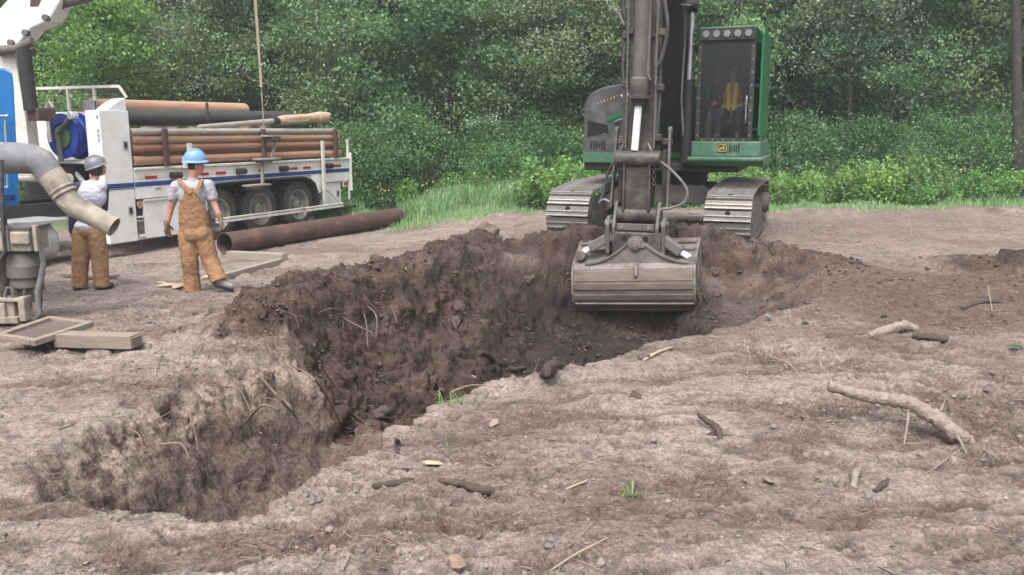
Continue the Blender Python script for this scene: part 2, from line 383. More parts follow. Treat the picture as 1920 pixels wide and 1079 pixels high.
def fast_mesh(name, V, F, tint=None):
    V = np.asarray(V, np.float32); F = np.asarray(F, np.int32); k = F.shape[1]
    me = bpy.data.meshes.new(name)
    me.vertices.add(len(V)); me.vertices.foreach_set('co', V.ravel())
    me.loops.add(F.size); me.loops.foreach_set('vertex_index', F.ravel())
    me.polygons.add(len(F)); me.polygons.foreach_set('loop_start', np.arange(0, F.size, k, dtype=np.int32))
    try: me.polygons.foreach_set('loop_total', np.full(len(F), k, dtype=np.int32))
    except Exception: pass
    me.update(calc_edges=True)
    if tint is not None:
        a = me.attributes.new('tint', 'FLOAT', 'POINT'); a.data.foreach_set('value', np.asarray(tint, np.float32))
    me.validate()
    return me

# ------------------------------------------------------------------ numpy noise
def _h(ix, iy, iz, seed):
    h = (ix.astype(np.int64) * 374761393 + iy.astype(np.int64) * 668265263 + iz.astype(np.int64) * 2147483647 + seed * 1274126177) & 0xffffffff
    h = ((h ^ (h >> 13)) * 1274126177) & 0xffffffff
    h = ((h ^ (h >> 16)) * 2246822519) & 0xffffffff
    return ((h ^ (h >> 15)) & 0xffff) / 65535.0
def vn2(x, y, seed=0):
    x = np.asarray(x, float); y = np.asarray(y, float)
    ix, iy = np.floor(x), np.floor(y); fx, fy = x - ix, y - iy
    u = fx * fx * fx * (fx * (fx * 6 - 15) + 10); v = fy * fy * fy * (fy * (fy * 6 - 15) + 10); z = np.zeros_like(ix)
    a = _h(ix, iy, z, seed); b = _h(ix + 1, iy, z, seed); c = _h(ix, iy + 1, z, seed); d = _h(ix + 1, iy + 1, z, seed)
    return (a + (b - a) * u) * (1 - v) + (c + (d - c) * u) * v - 0.5
def vn3(x, y, z, seed=0):
    ix, iy, iz = np.floor(x), np.floor(y), np.floor(z); fx, fy, fz = x - ix, y - iy, z - iz
    u, v, w = [t * t * (3 - 2 * t) for t in (fx, fy, fz)]
    def pl(k):
        a = _h(ix, iy, iz + k, seed); b = _h(ix + 1, iy, iz + k, seed); c = _h(ix, iy + 1, iz + k, seed); d = _h(ix + 1, iy + 1, iz + k, seed)
        return (a + (b - a) * u) * (1 - v) + (c + (d - c) * u) * v
    return pl(0) * (1 - w) + pl(1) * w - 0.5
def fbm2(x, y, f, o=4, seed=0, g=0.5):
    s = 0; a = 1
    ca, sa = math.cos(0.6), math.sin(0.6)
    for i in range(o):
        s = s + a * vn2(x * f, y * f, seed + i); f *= 2.03; a *= g
        x, y = x * ca - y * sa + 3.1, x * sa + y * ca - 1.7
    return s
def sstep(a, b, x):
    t = np.clip((x - a) / (b - a), 0, 1); return t * t * (3 - 2 * t)
MT['elbowgrey'] = surf('grey_rubber_elbow', (0.20, 0.205, 0.22), (0.15, 0.155, 0.168), 5, 0.7, 0, 0.1, c3=(0.42, 0.37, 0.30), s3=3, lo3=0.55, hi3=0.75)
MT['dustysheet'] = surf('dusty_screen', (0.24, 0.20, 0.175), (0.17, 0.14, 0.12), 20, 0.9, 0, 0.2)
# ------------------------------------------------------------------ terrain
POLY_A = [(-2.82, 4.74), (-2.90, 5.10), (-2.84, 5.57), (-2.74, 6.22), (-2.45, 7.03), (-2.16, 7.80), (-1.5, 8.4), (-0.5, 7.4),
          (-0.60, 5.95), (-0.86, 5.10), (-1.20, 4.67), (-1.38, 4.33), (-1.57, 4.19), (-2.25, 4.42), (-2.65, 4.52)]
POLY_B = [(-2.12, 7.85), (-2.25, 8.6), (-1.95, 9.6), (-1.45, 10.6), (-0.95, 11.8), (-0.35, 12.9), (0.6, 13.35), (2.4, 13.3), (3.0, 13.0),
          (3.02, 11.6), (2.55, 9.6), (1.98, 8.3), (1.2, 7.68), (0.41, 7.05), (-0.24, 6.57), (-0.60, 5.95), (-0.95, 6.4), (-1.35, 7.1)]
POLY_C = [(2.0, 13.2), (3.7, 13.1), (4.3, 11.9), (4.0, 10.2), (3.1, 9.2), (2.0, 8.4), (1.0, 9.0), (1.0, 12.5)]      # gentle apron right of the bucket
def sdf(poly, x, y):
    d2 = np.full(x.shape, 1e9); ins = np.zeros(x.shape, bool); n = len(poly)
    for i in range(n):
        (x0, y0), (x1, y1) = poly[i], poly[(i + 1) % n]
        ex, ey = x1 - x0, y1 - y0
        t = np.clip(((x - x0) * ex + (y - y0) * ey) / (ex * ex + ey * ey), 0, 1)
        d2 = np.minimum(d2, (x - x0 - t * ex) ** 2 + (y - y0 - t * ey) ** 2)
        c = ((y0 > y) != (y1 > y)) & (x < ex * (y - y0) / (ey if ey else 1e-9) + x0)
        ins ^= c
    d = np.sqrt(d2); return np.where(ins, d, -d)
def pline(pts, x, y):
    """distance to a polyline and the interpolated value there; pts (x, y, value, width)"""
    best = np.full(x.shape, 1e9); val = np.zeros(x.shape); wd = np.ones(x.shape)
    for (x0, y0, v0, w0), (x1, y1, v1, w1) in zip(pts[:-1], pts[1:]):
        ex, ey = x1 - x0, y1 - y0
        t = np.clip(((x - x0) * ex + (y - y0) * ey) / (ex * ex + ey * ey), 0, 1)
        d = np.hypot(x - x0 - t * ex, y - y0 - t * ey); m = d < best
        best = np.where(m, d, best); val = np.where(m, v0 + (v1 - v0) * t, val); wd = np.where(m, w0 + (w1 - w0) * t, wd)
    return best, val, wd
MOUNDS = [
    [(-2.62, 8.1, 0.22, 0.3), (-2.55, 8.4, 0.42, 0.42), (-2.55, 9.0, 0.42, 0.5), (-2.15, 9.9, 0.42, 0.55), (-1.75, 10.8, 0.42, 0.55), (-1.3, 11.9, 0.42, 0.55), (-0.75, 13.1, 0.45, 0.55), (-0.5, 13.9, 0.36, 0.4), (-0.35, 14.3, 0.1, 0.4)],
    [(0.1, 13.6, 0.24, 0.35), (0.9, 13.6, 0.38, 0.36), (1.9, 13.5, 0.38, 0.36), (2.8, 13.35, 0.42, 0.40), (3.6, 12.9, 0.32, 0.45), (4.3, 12.2, 0.18, 0.5), (4.8, 11.2, 0.10, 0.55)],
    [(6.6, 11.9, 0.18, 0.6), (7.4, 11.4, 0.42, 0.7), (8.4, 11.0, 0.5, 0.8)],
    [(3.4, 9.6, 0.10, 0.7), (5.0, 9.9, 0.08, 0.8), (6.8, 10.4, 0.14, 0.8)],
    [(-2.0, 19.2, 0.10, 0.5), (-0.4, 19.6, 0.14, 0.5)],
    [(7.0, 19.6, 0.12, 0.6), (9.5, 20.0, 0.10, 0.6), (12.0, 19.6, 0.16, 0.6)],
]
def shape(x, y, fine=True):
    x = np.atleast_1d(np.asarray(x, float)); y = np.atleast_1d(np.asarray(y, float))
    wl_ = sstep(0.5, -3.5, x)
    z0 = -0.28 * sstep(7, 15, y) * wl_ + 0.10 * sstep(10, 13.5, y) * sstep(-0.5, 1.0, x) * sstep(26, 18, y)
    z0 = z0 + 0.25 * sstep(22, 40, y)
    near = sstep(40, 25, y)
    z0 = z0 + near * (0.05 * fbm2(x, y, 0.45, 3, 11) + 0.035 * fbm2(x, y, 1.7, 3, 21))
    wx = 0.16 * fbm2(x, y, 1.5, 2, 31); wy = 0.16 * fbm2(x, y, 1.5, 2, 41)
    sA = sdf(POLY_A, x + wx, y + wy); sA = sA + (0.16 - 0.10 * sstep(5.4, 4.7, y + 0.25 * x + 0.5)) * fbm2(x, y, 5.5, 4, 33, 0.6) * np.exp(-(sA / 0.16) ** 2); sB = sdf(POLY_B, x + wx * 1.2, y + wy * 1.2)
    dA = 1.02 - 0.42 * sstep(-1.75, -1.15, x) - 0.30 * sstep(5.2, 4.5, y + 0.3 * x + 0.6)
    nA_, _, _ = pline([(-2.75, 4.62, 1, 1), (-2.25, 4.42, 1, 1), (-1.57, 4.19, 1, 1), (-1.38, 4.33, 1, 1), (-1.20, 4.67, 1, 1), (-0.86, 5.10, 1, 1), (-0.60, 5.95, 1, 1)], x, y)
    wn_ = sstep(0.45, 0.1, nA_); tA = np.clip(sA * (1.15 + 2.0 * wn_) / dA, 0, 1); tF = np.clip((sA + 0.10) * 1.25 / dA, 0, 1)
    zA = -dA * (wn_ * (1 - (1 - tA) ** 1.7) + (1 - wn_) * tF * tF * (3 - 2 * tF))
    w = sstep(9.6, 8.2, y - 0.55 * x)
    kB = 0.80 + 0.9 * w + 0.9 * sstep(-0.2, 0.9, x) * sstep(10.5, 12.0, y) * sstep(2.9, 2.3, x)
    DB = 1.18 - 0.25 * sstep(7.6, 6.4, y)
    tB = np.clip(sB * kB / DB, 0, 1); zB = -DB * (1 - (1 - tB) ** 1.5)
    sC = sdf(POLY_C, x + wx * 1.4, y + wy * 1.4); zC = -0.46 * (1 - (1 - np.clip(sC * 0.42 / 0.46, 0, 1)) ** 1.6)
    zc = np.minimum(np.minimum(zA, zB), zC)
    mound = np.zeros(x.shape); mdark = np.zeros(x.shape)
    for i, P in enumerate(MOUNDS):
        d, v, wd = pline(P, x + wx * 1.6, y + wy * 1.6)
        g = np.exp(-(d / wd) ** 2)
        mound = np.maximum(mound, v * g); mdark = np.maximum(mdark, np.clip(v / 0.25, 0, 1) * np.exp(-(d / (wd * 1.25)) ** 4) * (0.5 if i in (3, 4, 5) else 1))
    z = z0 + zc + mound
    dug = np.clip(np.maximum(np.maximum(sstep(-0.05, 0.25, sB), 0.55 * sstep(0.0, 0.5, sC)), mdark), 0, 1)
    wallA = sstep(-0.10, 0.12, sA)
    rough = np.maximum(dug, wallA * 0.9)
    if fine:
        b = np.abs(fbm2(x, y, 5.0, 4, 51, 0.55)); c = fbm2(x, y, 11.0, 4, 61, 0.6)
        z = z + near * (dug * (0.08 * b + 0.06 * c - 0.02) + (1 - dug) * wallA * (0.02 * b + 0.015 * c))
        # trampled, churned surface
        m = sstep(-0.15, 0.35, fbm2(x, y, 0.7, 3, 71))
        st2 = fbm2(x * 0.55 + y * 0.2, y * 2.4 - x * 0.5, 1.1, 5, 161, 0.6)
        z = z + near * (1 - rough) * (-0.035 * sstep(-0.02, 0.42, st2) * sstep(13, 7, y) + (0.012 + 0.026 * m) * fbm2(x, y, 6.0, 3, 81, 0.6) + (0.016 + 0.034 * m) * np.abs(fbm2(x, y, 15.0, 4, 91, 0.7)))
        sp = sstep(0.20, 0.34, fbm2(x * 0.8 + 0.3 * y, y * 1.5, 6.5, 4, 191, 0.6) + 0.25 * fbm2(x, y, 0.8, 2, 193)) * sstep(16, 8, y)
        z = z - near * (1 - rough) * 0.035 * sp
        # caked ruts across the foreground
        rut = np.sin((y * 0.9 + x * 0.25 + 0.5 * fbm2(x, y, 0.8, 2, 95)) * 9.0)
        z = z + near * (1 - rough) * 0.008 * rut * sstep(9, 5, y)
    return z, dug, wallA, sA, sB, mdark
def gz(x, y): return float(shape(x, y)[0][0])

def make_ground():
    ys = [0.3]
    while ys[-1] < 30: ys.append(ys[-1] + (0.05 if ys[-1] < 2.4 else max(0.012, 0.0031 * ys[-1])))
    while ys[-1] < 320: ys.append(ys[-1] * 1.04)
    ys = np.array(ys); nx = 800
    t = np.linspace(-0.80, 0.80, nx)
    Y, T = np.meshgrid(ys, t, indexing='ij'); X = T * (Y + 4.0)
    sh = X.shape; x, y = X.ravel(), Y.ravel()
    z, dug, wallA, sA, sB, md = shape(x, y)
    Z = z.reshape(sh)
    # lumps pushed out along the surface normal: ragged banks with small overhangs
    fy = np.gradient(Z, axis=0) / np.maximum(np.gradient(Y, axis=0), 1e-6); fx = np.gradient(Z, axis=1) / np.gradient(X, axis=1)
    fy = (np.gradient(Z, axis=0) - fx * np.gradient(X, axis=0)) / np.maximum(np.gradient(Y, axis=0), 1e-6)
    nl = np.sqrt(fx ** 2 + fy ** 2 + 1); nxv, nyv = (-fx / nl).ravel(), (-fy / nl).ravel(); nzv = (1 / nl).ravel()
    steep = np.clip((1 - nzv) * 2.2, 0, 1)
    rough = np.maximum(dug, wallA) * sstep(30, 20, y)
    n = np.zeros(len(x)); idx = np.where(rough > 0.02)[0]
    px, py, pz = x[idx], y[idx], z[idx]
    q = 0.9 * vn3(px * 4 + pz * 2, py * 4, pz * 6, 5) + 0.75 * (np.abs(vn3(px * 10, py * 10 + pz * 3, pz * 11, 6)) - 0.12) + 0.62 * (np.abs(vn3(px * 21, py * 21, pz * 23, 7)) - 0.12) + 0.45 * (np.abs(vn3(px * 42, py * 42, pz * 44, 8)) - 0.12)
    q = np.where(q > 0, q, q * 1.6)
    nr, _, _ = pline([(-2.85, 4.62, 1, 1), (-2.25, 4.42, 1, 1), (-1.57, 4.19, 1, 1), (-1.38, 4.33, 1, 1), (-1.20, 4.67, 1, 1), (-0.86, 5.10, 1, 1), (-0.60, 5.95, 1, 1), (-0.24, 6.57, 1, 1), (0.41, 7.05, 1, 1), (1.2, 7.68, 1, 1), (1.98, 8.3, 1, 1)], px, py)
    q = q * (0.2 + 0.8 * sstep(0.02, 0.35, nr))
    n[idx] = q * (0.11 + 0.09 * dug[idx]) * rough[idx] * (0.4 + 0.6 * steep[idx])
    x2, y2, z2 = x + nxv * n, y + nyv * n, z + nzv * n
    V = np.stack([x2, y2, z2], 1)
    ny_ = sh[0]; I = np.arange(ny_ * nx).reshape(ny_, nx)
    F = np.stack([I[:-1, :-1].ravel(), I[:-1, 1:].ravel(), I[1:, 1:].ravel(), I[1:, :-1].ravel()], 1)
    me = fast_mesh('ground', V, F)
    # soil kinds: r fresh dark earth, g grass sod, b brown moist earth; r and b also carry painted bank shade
    f1 = fbm2(x, y, 0.9, 4, 101); f2 = fbm2(x, y, 3.0, 4, 111)
    dark = sstep(0.25, 0.75, dug + 0.5 * f2)
    # the slot's own bank: pale crust, dark patches, and shade painted toward its foot
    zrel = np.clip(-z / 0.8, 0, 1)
    w3 = np.zeros(len(x)); w3[idx] = vn3(px * 2.6, py * 2.6, pz * 4.5, 15) + 0.6 * vn3(px * 7, py * 7, pz * 9, 16) + 0.4 * vn3(px * 17, py * 17, pz * 20, 17)
    sp = sstep(0.20, 0.34, fbm2(x * 0.8 + 0.3 * y, y * 1.5, 6.5, 4, 191, 0.6) + 0.25 * fbm2(x, y, 0.8, 2, 193)) * sstep(16, 8, y) * (1 - rough)
    dark = np.maximum(dark, 0.55 * sp)
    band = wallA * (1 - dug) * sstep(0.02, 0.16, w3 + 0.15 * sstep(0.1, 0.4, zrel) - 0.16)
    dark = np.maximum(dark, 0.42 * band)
    layer = sstep(0.22, 0.55, zrel + 0.40 * w3) * wallA * (1 - dug); dark = np.maximum(dark, 0.45 * layer)  # shade of the lower bank painted into the soil colour by depth
    dark = np.clip(dark - 0.35 * dug * sstep(0.05, 0.4, w3), 0, 1)
    brown = np.maximum(sstep(0.05, 0.4, f1 + 0.4 * f2) * 0.55, 0.75 * sstep(0.9, 0.1, -sB + 0.6 * f2) * sstep(7.2, 8.6, y))
    st = fbm2(x * 0.55 + y * 0.2, y * 2.4 - x * 0.5, 1.1, 5, 161, 0.6)
    brown = np.maximum(brown, 0.9 * sstep(-0.02, 0.40, st + 0.35 * f1) * sstep(13, 7, y))
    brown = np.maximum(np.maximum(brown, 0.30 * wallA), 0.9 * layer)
    br, bv, bw = pline([(2.6, 10.4, 1, 1.7), (4.5, 10.0, 1, 1.9), (7.0, 10.0, 1, 2.1), (11, 10.2, 1, 2.2)], x, y)
    band2 = np.exp(-((br + 1.6 * f1 + 0.5 * f2) / bw) ** 4); brown = np.maximum(brown, band2); dark = np.maximum(dark, 0.42 * band2 * sstep(-0.25, 0.35, f2 + 0.3 * f1))
    br2, _, _ = pline([(3.5, 16, 1, 3), (9, 18, 1, 3)], x, y)
    brown = np.maximum(brown, 0.5 * np.exp(-(br2 / 3) ** 2))
    edge = 20.6 + 1.9 * fbm2(x, y, 0.5, 3, 121) + 1.0 * sstep(-1.0, 2.0, x) * sstep(6.0, 3, x) - 1.6 * sstep(0.0, -2.5, x)
    grass = sstep(-0.6, 1.2, y - edge + 0.8 * f2)
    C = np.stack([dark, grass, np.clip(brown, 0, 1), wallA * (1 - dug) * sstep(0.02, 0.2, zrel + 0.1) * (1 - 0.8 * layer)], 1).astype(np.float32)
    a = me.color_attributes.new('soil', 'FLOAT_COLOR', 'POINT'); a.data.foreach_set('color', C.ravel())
    pit_dark = np.exp(-(np.hypot((x - 1.35) / 1.7, (y - 10.9 - 0.25 * (x - 1.3)) / 2.1) + 0.7 * f2) ** 4) * dug + 0.5 * np.exp(-(np.hypot(x - 0.35, (y - 12.2) / 1.2) + 0.5 * f2) ** 4) * dug  # near-black tone over the pit floor under and beside the bucket
    aw = me.attributes.new('pit_dark', 'FLOAT', 'POINT'); aw.data.foreach_set('value', np.clip(pit_dark, 0, 1).astype(np.float32))
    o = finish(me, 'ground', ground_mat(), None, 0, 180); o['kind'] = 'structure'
    return o

def ground_mat():
    m, nt, out = new_mat('earth'); L = nt.links.new
    at = N(nt, 'ShaderNodeVertexColor', layer_name='soil'); sp = N(nt, 'ShaderNodeSeparateColor'); L(at.outputs['Color'], sp.inputs[0])
    tc = N(nt, 'ShaderNodeTexCoord')
    def noise(s, d=8.0, r=0.6):
        n = N(nt, 'ShaderNodeTexNoise', _Scale=s, _Detail=d, _Roughness=r); L(tc.outputs['Object'], n.inputs['Vector']); return n.outputs['Fac']
    def rng(v, a, b, c=0.0, d=1.0):
        r = N(nt, 'ShaderNodeMapRange'); r.inputs['From Min'].default_value = a; r.inputs['From Max'].default_value = b
        r.inputs['To Min'].default_value = c; r.inputs['To Max'].default_value = d; L(v, r.inputs['Value']); return r.outputs[0]
    def mix(f, a, b):
        x = N(nt, 'ShaderNodeMix', data_type='RGBA')
        if isinstance(f, float): x.inputs[0].default_value = f
        else: L(f, x.inputs[0])
        for i, v in ((6, a), (7, b)):
            if isinstance(v, tuple): x.inputs[i].default_value = rgba(v)
            else: L(v, x.inputs[i])
        return x.outputs[2]
    def mul(a, b):
        x = N(nt, 'ShaderNodeMath', operation='MULTIPLY')
        for i, v in ((0, a), (1, b)):
            if isinstance(v, float): x.inputs[i].default_value = v
            else: L(v, x.inputs[i])
        return x.outputs[0]
    nA, nB, nC, nD = noise(1.3, 4.0), noise(7.0, 6.0, 0.68), noise(34.0, 6.0, 0.66), noise(3.1, 4.0, 0.55)
    dry = mix(rng(nA, 0.35, 0.65), (0.365, 0.302, 0.265), (0.265, 0.213, 0.184))
    nE = noise(19.0, 5.0, 0.7); nF = nG_ = noise(75.0, 3.0, 0.75)
    dry = mix(rng(nE, 0.54, 0.70, 0.0, 0.6), dry, (0.18, 0.14, 0.127))
    dry = mix(rng(nB, 0.47, 0.67), dry, (0.195, 0.152, 0.138))
    brown = mix(rng(nB, 0.35, 0.65), (0.195, 0.142, 0.120), (0.122, 0.087, 0.073))
    brown = mix(rng(nE, 0.50, 0.68, 0.0, 0.8), brown, (0.072, 0.05, 0.042))
    brown = mix(rng(nC, 0.60, 0.76), brown, (0.26, 0.195, 0.16))
    dark = mix(rng(nD, 0.38, 0.62), (0.122, 0.081, 0.062), (0.066, 0.045, 0.037))
    dark = mix(rng(nE, 0.52, 0.68, 0.0, 0.7), dark, (0.035, 0.025, 0.022))
    dark = mix(rng(nC, 0.60, 0.78), dark, (0.16, 0.115, 0.095))
    sod = mix(rng(nB, 0.35, 0.65), (0.075, 0.11, 0.05), (0.20, 0.20, 0.12))
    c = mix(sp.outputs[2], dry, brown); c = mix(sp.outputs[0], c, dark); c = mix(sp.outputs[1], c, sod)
    nW, nV, nG = noise(3.6, 7.0, 0.72), noise(11.0, 5.0, 0.7), nG_
    wc = mix(rng(nW, 0.505, 0.56), (0.33, 0.262, 0.215), (0.155, 0.112, 0.088)); wc = mix(rng(nV, 0.60, 0.66), wc, (0.075, 0.054, 0.046))
    c = mix(at.outputs['Alpha'], c, wc)
    wa = N(nt, 'ShaderNodeAttribute', attribute_name='pit_dark'); c = mix(wa.outputs['Fac'], c, (0.036, 0.029, 0.027))
    def scale_by(col, f):
        x = N(nt, 'ShaderNodeMix', data_type='RGBA', blend_type='MULTIPLY'); x.inputs[0].default_value = 1.0; L(col, x.inputs[6])
        g = N(nt, 'ShaderNodeCombineColor'); [L(f, g.inputs[i]) for i in range(3)]; L(g.outputs[0], x.inputs[7]); return x.outputs[2]
    c = scale_by(c, rng(nC, 0.34, 0.66, 0.60, 1.25)); c = scale_by(c, rng(nG, 0.34, 0.66, 0.74, 1.2))
    p = N(nt, 'ShaderNodeBsdfPrincipled', _Roughness=0.93); p.inputs['Specular IOR Level'].default_value = 0.2
    L(c, p.inputs['Base Color'])
    hgt = N(nt, 'ShaderNodeMath', operation='ADD'); L(mul(nC, 0.35), hgt.inputs[0]); L(nB, hgt.inputs[1])
    b1 = N(nt, 'ShaderNodeBump', _Strength=0.9, _Distance=0.05); L(hgt.outputs[0], b1.inputs['Height'])
    h2 = N(nt, 'ShaderNodeMath', operation='ADD'); L(mul(nF, 0.4), h2.inputs[0]); L(nE, h2.inputs[1])
    b2 = N(nt, 'ShaderNodeBump', _Strength=0.8, _Distance=0.022); L(h2.outputs[0], b2.inputs['Height']); L(b1.outputs[0], b2.inputs['Normal'])
    L(b2.outputs[0], p.inputs['Normal']); L(p.outputs[0], out.inputs['Surface'])
    return m

ground = make_ground()

# far hillside of pale dry grass seen between the crowns
def make_hill():
    xs = np.linspace(-260, 260, 90); ys = np.linspace(60, 260, 50)
    X, Y = np.meshgrid(xs, ys, indexing='ij')
    Z = -2 + 24 * sstep(60, 150, Y) * (1 + 0.3 * fbm2(X, Y, 0.012, 3, 5)) + 3 * fbm2(X, Y, 0.05, 4, 6) * sstep(65, 90, Y)
    V = np.stack([X.ravel(), Y.ravel(), Z.ravel()], 1); I = np.arange(X.size).reshape(X.shape)
    F = np.stack([I[:-1, :-1].ravel(), I[1:, :-1].ravel(), I[1:, 1:].ravel(), I[:-1, 1:].ravel()], 1)
    MT['hill'] = surf('dry_hillside', (0.36, 0.37, 0.27), (0.26, 0.28, 0.19), 0.06, 0.95, 0, 0, c3=(0.10, 0.13, 0.075), s3=0.12)
    o = finish(fast_mesh('hillside', V, F), 'hillside', 'hill', None, 0, 180); o['kind'] = 'structure'
make_hill()
# ------------------------------------------------------------------ excavator
EX0 = Vector((2.88, 15.67, 0.10)); EXA = R(-20)
def make_excavator():
    ex = empty('excavator', EX0, EXA, 'green and charcoal tracked excavator with wide bucket at the pit edge', 'excavator')
    # ---- tracks
    def loop_pts():
        P = []
        cf, cr, r = (-1.66, 0.45), (1.66, 0.50), 0.43
        for i in range(17): a = R(90 + 180 * i / 16); P.append((cf[0] + r * math.cos(a) * 1.0, cf[1] + r * math.sin(a)))
        P.append((0, 0.015))
        for i in range(17): a = R(-90 + 180 * i / 16); P.append((cr[0] + r * math.cos(a), cr[1] + r * math.sin(a)))
        P.append((0.6, 0.945)); P.append((-0.6, 0.94))
        return P
    P = [Vector((0, a, b)) for a, b in loop_pts()]; P.append(P[0].copy())
    seg = [(P[i + 1] - P[i]).length for i in range(len(P) - 1)]; tot = sum(seg); NP = 50
    def at_len(s):
        s %= tot
        for i, l in enumerate(seg):
            if s <= l: return P[i].lerp(P[i + 1], s / l)
            s -= l
        return P[-1].copy()
    pitch = tot / NP
    pm = MB(); W = 0.72
    pm.box((0, 0, 0.004), (W, pitch * 0.93, 0.016)); nplate = len(pm.f)
    pm.box((0, -pitch * 0.40, 0.028), (W * 0.995, 0.022, 0.036)); pm.box((0, pitch * 0.02, 0.021), (W * 0.99, 0.018, 0.022)); nb = len(pm.f)
    for xx in (-0.09, 0.09): pm.cyl((xx, pitch * 0.22, 0.008), (xx, pitch * 0.22, 0.022), 0.017, n=8)
    nbolt = len(pm.f)
    pme = pm.mesh('track_pad')
    for k in ('trackpad', 'grouser', 'holeblack'): pme.materials.append(MT[k])
    mi = [0] * nplate + [1] * (nb - nplate) + [0] * (nbolt - nb)
    pme.polygons.foreach_set('material_index', mi)
    pm2 = MB(); pm2.v = list(pm.v); pm2.f = list(pm.f); pm2.cyl((0, pitch * 0.22, 0.006), (0, pitch * 0.22, 0.0145), 0.045, n=12)
    pme2 = pm2.mesh('track_pad')
    for k in ('trackpad', 'grouser', 'holeblack'): pme2.materials.append(MT[k])
    pme2.polygons.foreach_set('material_index', mi + [2] * (len(pm2.f) - nbolt))
    for sx in (-1.33, 1.265):
        fr = MB()
        s = 1 if sx > 0 else -1
        prof = [(-1.75, 0.12), (1.75, 0.12), (1.75, 0.30), (1.35, 0.46), (0.9, 0.62), (-0.9, 0.62), (-1.2, 0.66), (-1.62, 0.70), (-1.98, 0.55), (-1.98, 0.30)]
        fr.prism(prof, sx - 0.16, sx + 0.16, 'x')
        # outer guard plate flaring to the ground
        fr.prism([(-1.86, 0.10), (1.2, 0.06), (1.2, 0.16), (0.7, 0.34), (0.2, 0.62), (-0.7, 0.80), (-1.70, 0.78), (-1.95, 0.5)], sx + 0.30, sx + 0.345, 'x')
        fr.prism([(-1.86, 0.10), (1.2, 0.06), (1.2, 0.16), (0.7, 0.34), (0.2, 0.62), (-0.7, 0.80), (-1.70, 0.78), (-1.95, 0.5)], sx - 0.345, sx - 0.30, 'x')
        tr = fr.build('track', 'dustygrey', ex, 0.012)
        MB().bar((sx + 0.352, -1.8, 0.12), (sx + 0.352, 0.9, 0.09), 0.03, 0.035).build('guard_rib', 'dustygrey', tr, 0.004)
        for yy in (-1.66, 1.66):
            mb = MB(); zc = 0.45 if yy < 0 else 0.5
            mb.lathe((sx - 0.13, yy, zc), (1, 0, 0), [(0, 0.30), (0.02, 0.36), (0.06, 0.37), (0.07, 0.33), (0.19, 0.33), (0.20, 0.37), (0.24, 0.36), (0.26, 0.30)], 28)
            mb.cyl((sx - 0.34, yy, zc), (sx + 0.36, yy, zc), 0.20 if yy > 0 else 0.10, n=24)
            if yy > 0: mb.cyl((sx + 0.36, yy, zc), (sx + 0.40, yy, zc), 0.17, n=24)
            mb.build('sprocket' if yy > 0 else 'idler', 'dustygrey', tr, 0, 40)
        for k in range(7):
            yy = -1.2 + k * 0.4
            MB().cyl((sx - 0.22, yy, 0.14), (sx + 0.22, yy, 0.14), 0.10, n=14).build('roller', 'dustygrey', tr, 0, 40)
        for k in range(NP):
            a = at_len(k * pitch); b = at_len(k * pitch + 0.02); c = at_len(k * pitch - 0.02)
            t = (b - c).normalized(); n = Vector((0, t.z, -t.y))      # loop runs front-down-back, outward normal
            if n.dot(a - Vector((0, 0, 0.48))) < 0: n = -n
            o = bpy.data.objects.new('track_pad', pme2 if k % 2 else pme); COL.objects.link(o); o.parent = tr
            M = Matrix((Vector((1, 0, 0)), -t if True else t, n)).transposed()
            if M.determinant() < 0: M = Matrix((Vector((-1, 0, 0)), -t, n)).transposed()
            o.matrix_local = Matrix.Translation(Vector((sx, a.y, a.z))) @ M.to_4x4()
    # ---- undercarriage frame
    u = MB()
    u.box((0, 0.1, 0.84), (1.5, 1.4, 0.18)); u.prism([(-1.2, 0.40), (-1.0, 0.45), (-0.75, 0.64), (0.75, 0.64), (1.0, 0.45), (1.2, 0.40), (1.2, 0.58), (0.72, 0.96), (-0.72, 0.96), (-1.2, 0.58)], -0.80, -0.66, 'y')
    u.prism([(-1.2, 0.40), (-1.0, 0.45), (-0.75, 0.64), (0.75, 0.64), (1.0, 0.45), (1.2, 0.40), (1.2, 0.55), (0.72, 0.93), (-0.72, 0.93), (-1.2, 0.55)], 0.82, 0.95, 'y')
    u.prism([(-0.75, 0.925), (-1.3, 0.66), (-1.3, 0.60), (-0.75, 0.68), (0.75, 0.68), (1.3, 0.60), (1.3, 0.66), (0.75, 0.925)], -0.58, 0.7, 'y')
    u.build('undercarriage', 'trackpad', ex, 0.015)
    MB().cyl((0, 0.1, 0.94), (0, 0.1, 1.2), 0.66, n=36).build('swing_bearing', 'black', ex, 0.01, 40)
    # ---- house
    h = MB(); h.box((0, 0.65, 1.27), (2.62, 3.6, 0.14)); h.build('deck', 'black', ex, 0.02)
    lp = [(-1.31, 1.33), (-1.31, 2.30), (-1.27, 2.42), (-1.16, 2.53), (-1.0, 2.60), (-0.48, 2.70), (-0.44, 2.66), (-0.44, 1.33)]
    house = MB().prism(lp, -1.2, 1.7, 'y').build('engine_housing', 'exdark', ex, 0.03)
    MB().box((-0.875, -1.212, 1.42), (0.875, 0.03, 0.17)).build('housing_skirt', 'dustygreen', house, 0.008)
    d = MB()
    d.prism([(-0.90, 2.02), (-0.90, 2.10), (-0.46, 2.28), (-0.46, 2.20)], -1.213, -1.203, 'y'); d.build('green_stripe', 'exgreen', house)
    MB().prism([(-1.24, 1.78), (-1.24, 2.05), (-0.88, 1.97), (-0.88, 1.84)], -1.210, -1.2015, 'y').build('vent_recess', 'holeblack', house)
    for k, (hh) in enumerate((0.14, 0.15, 0.13, 0.05, 0.15, 0.15)):
        MB().box((-1.17 + k * 0.047, -1.206, 1.63), (0.022, 0.008, hh)).build('vent_slot', 'holeblack', house)
    mk = MB()
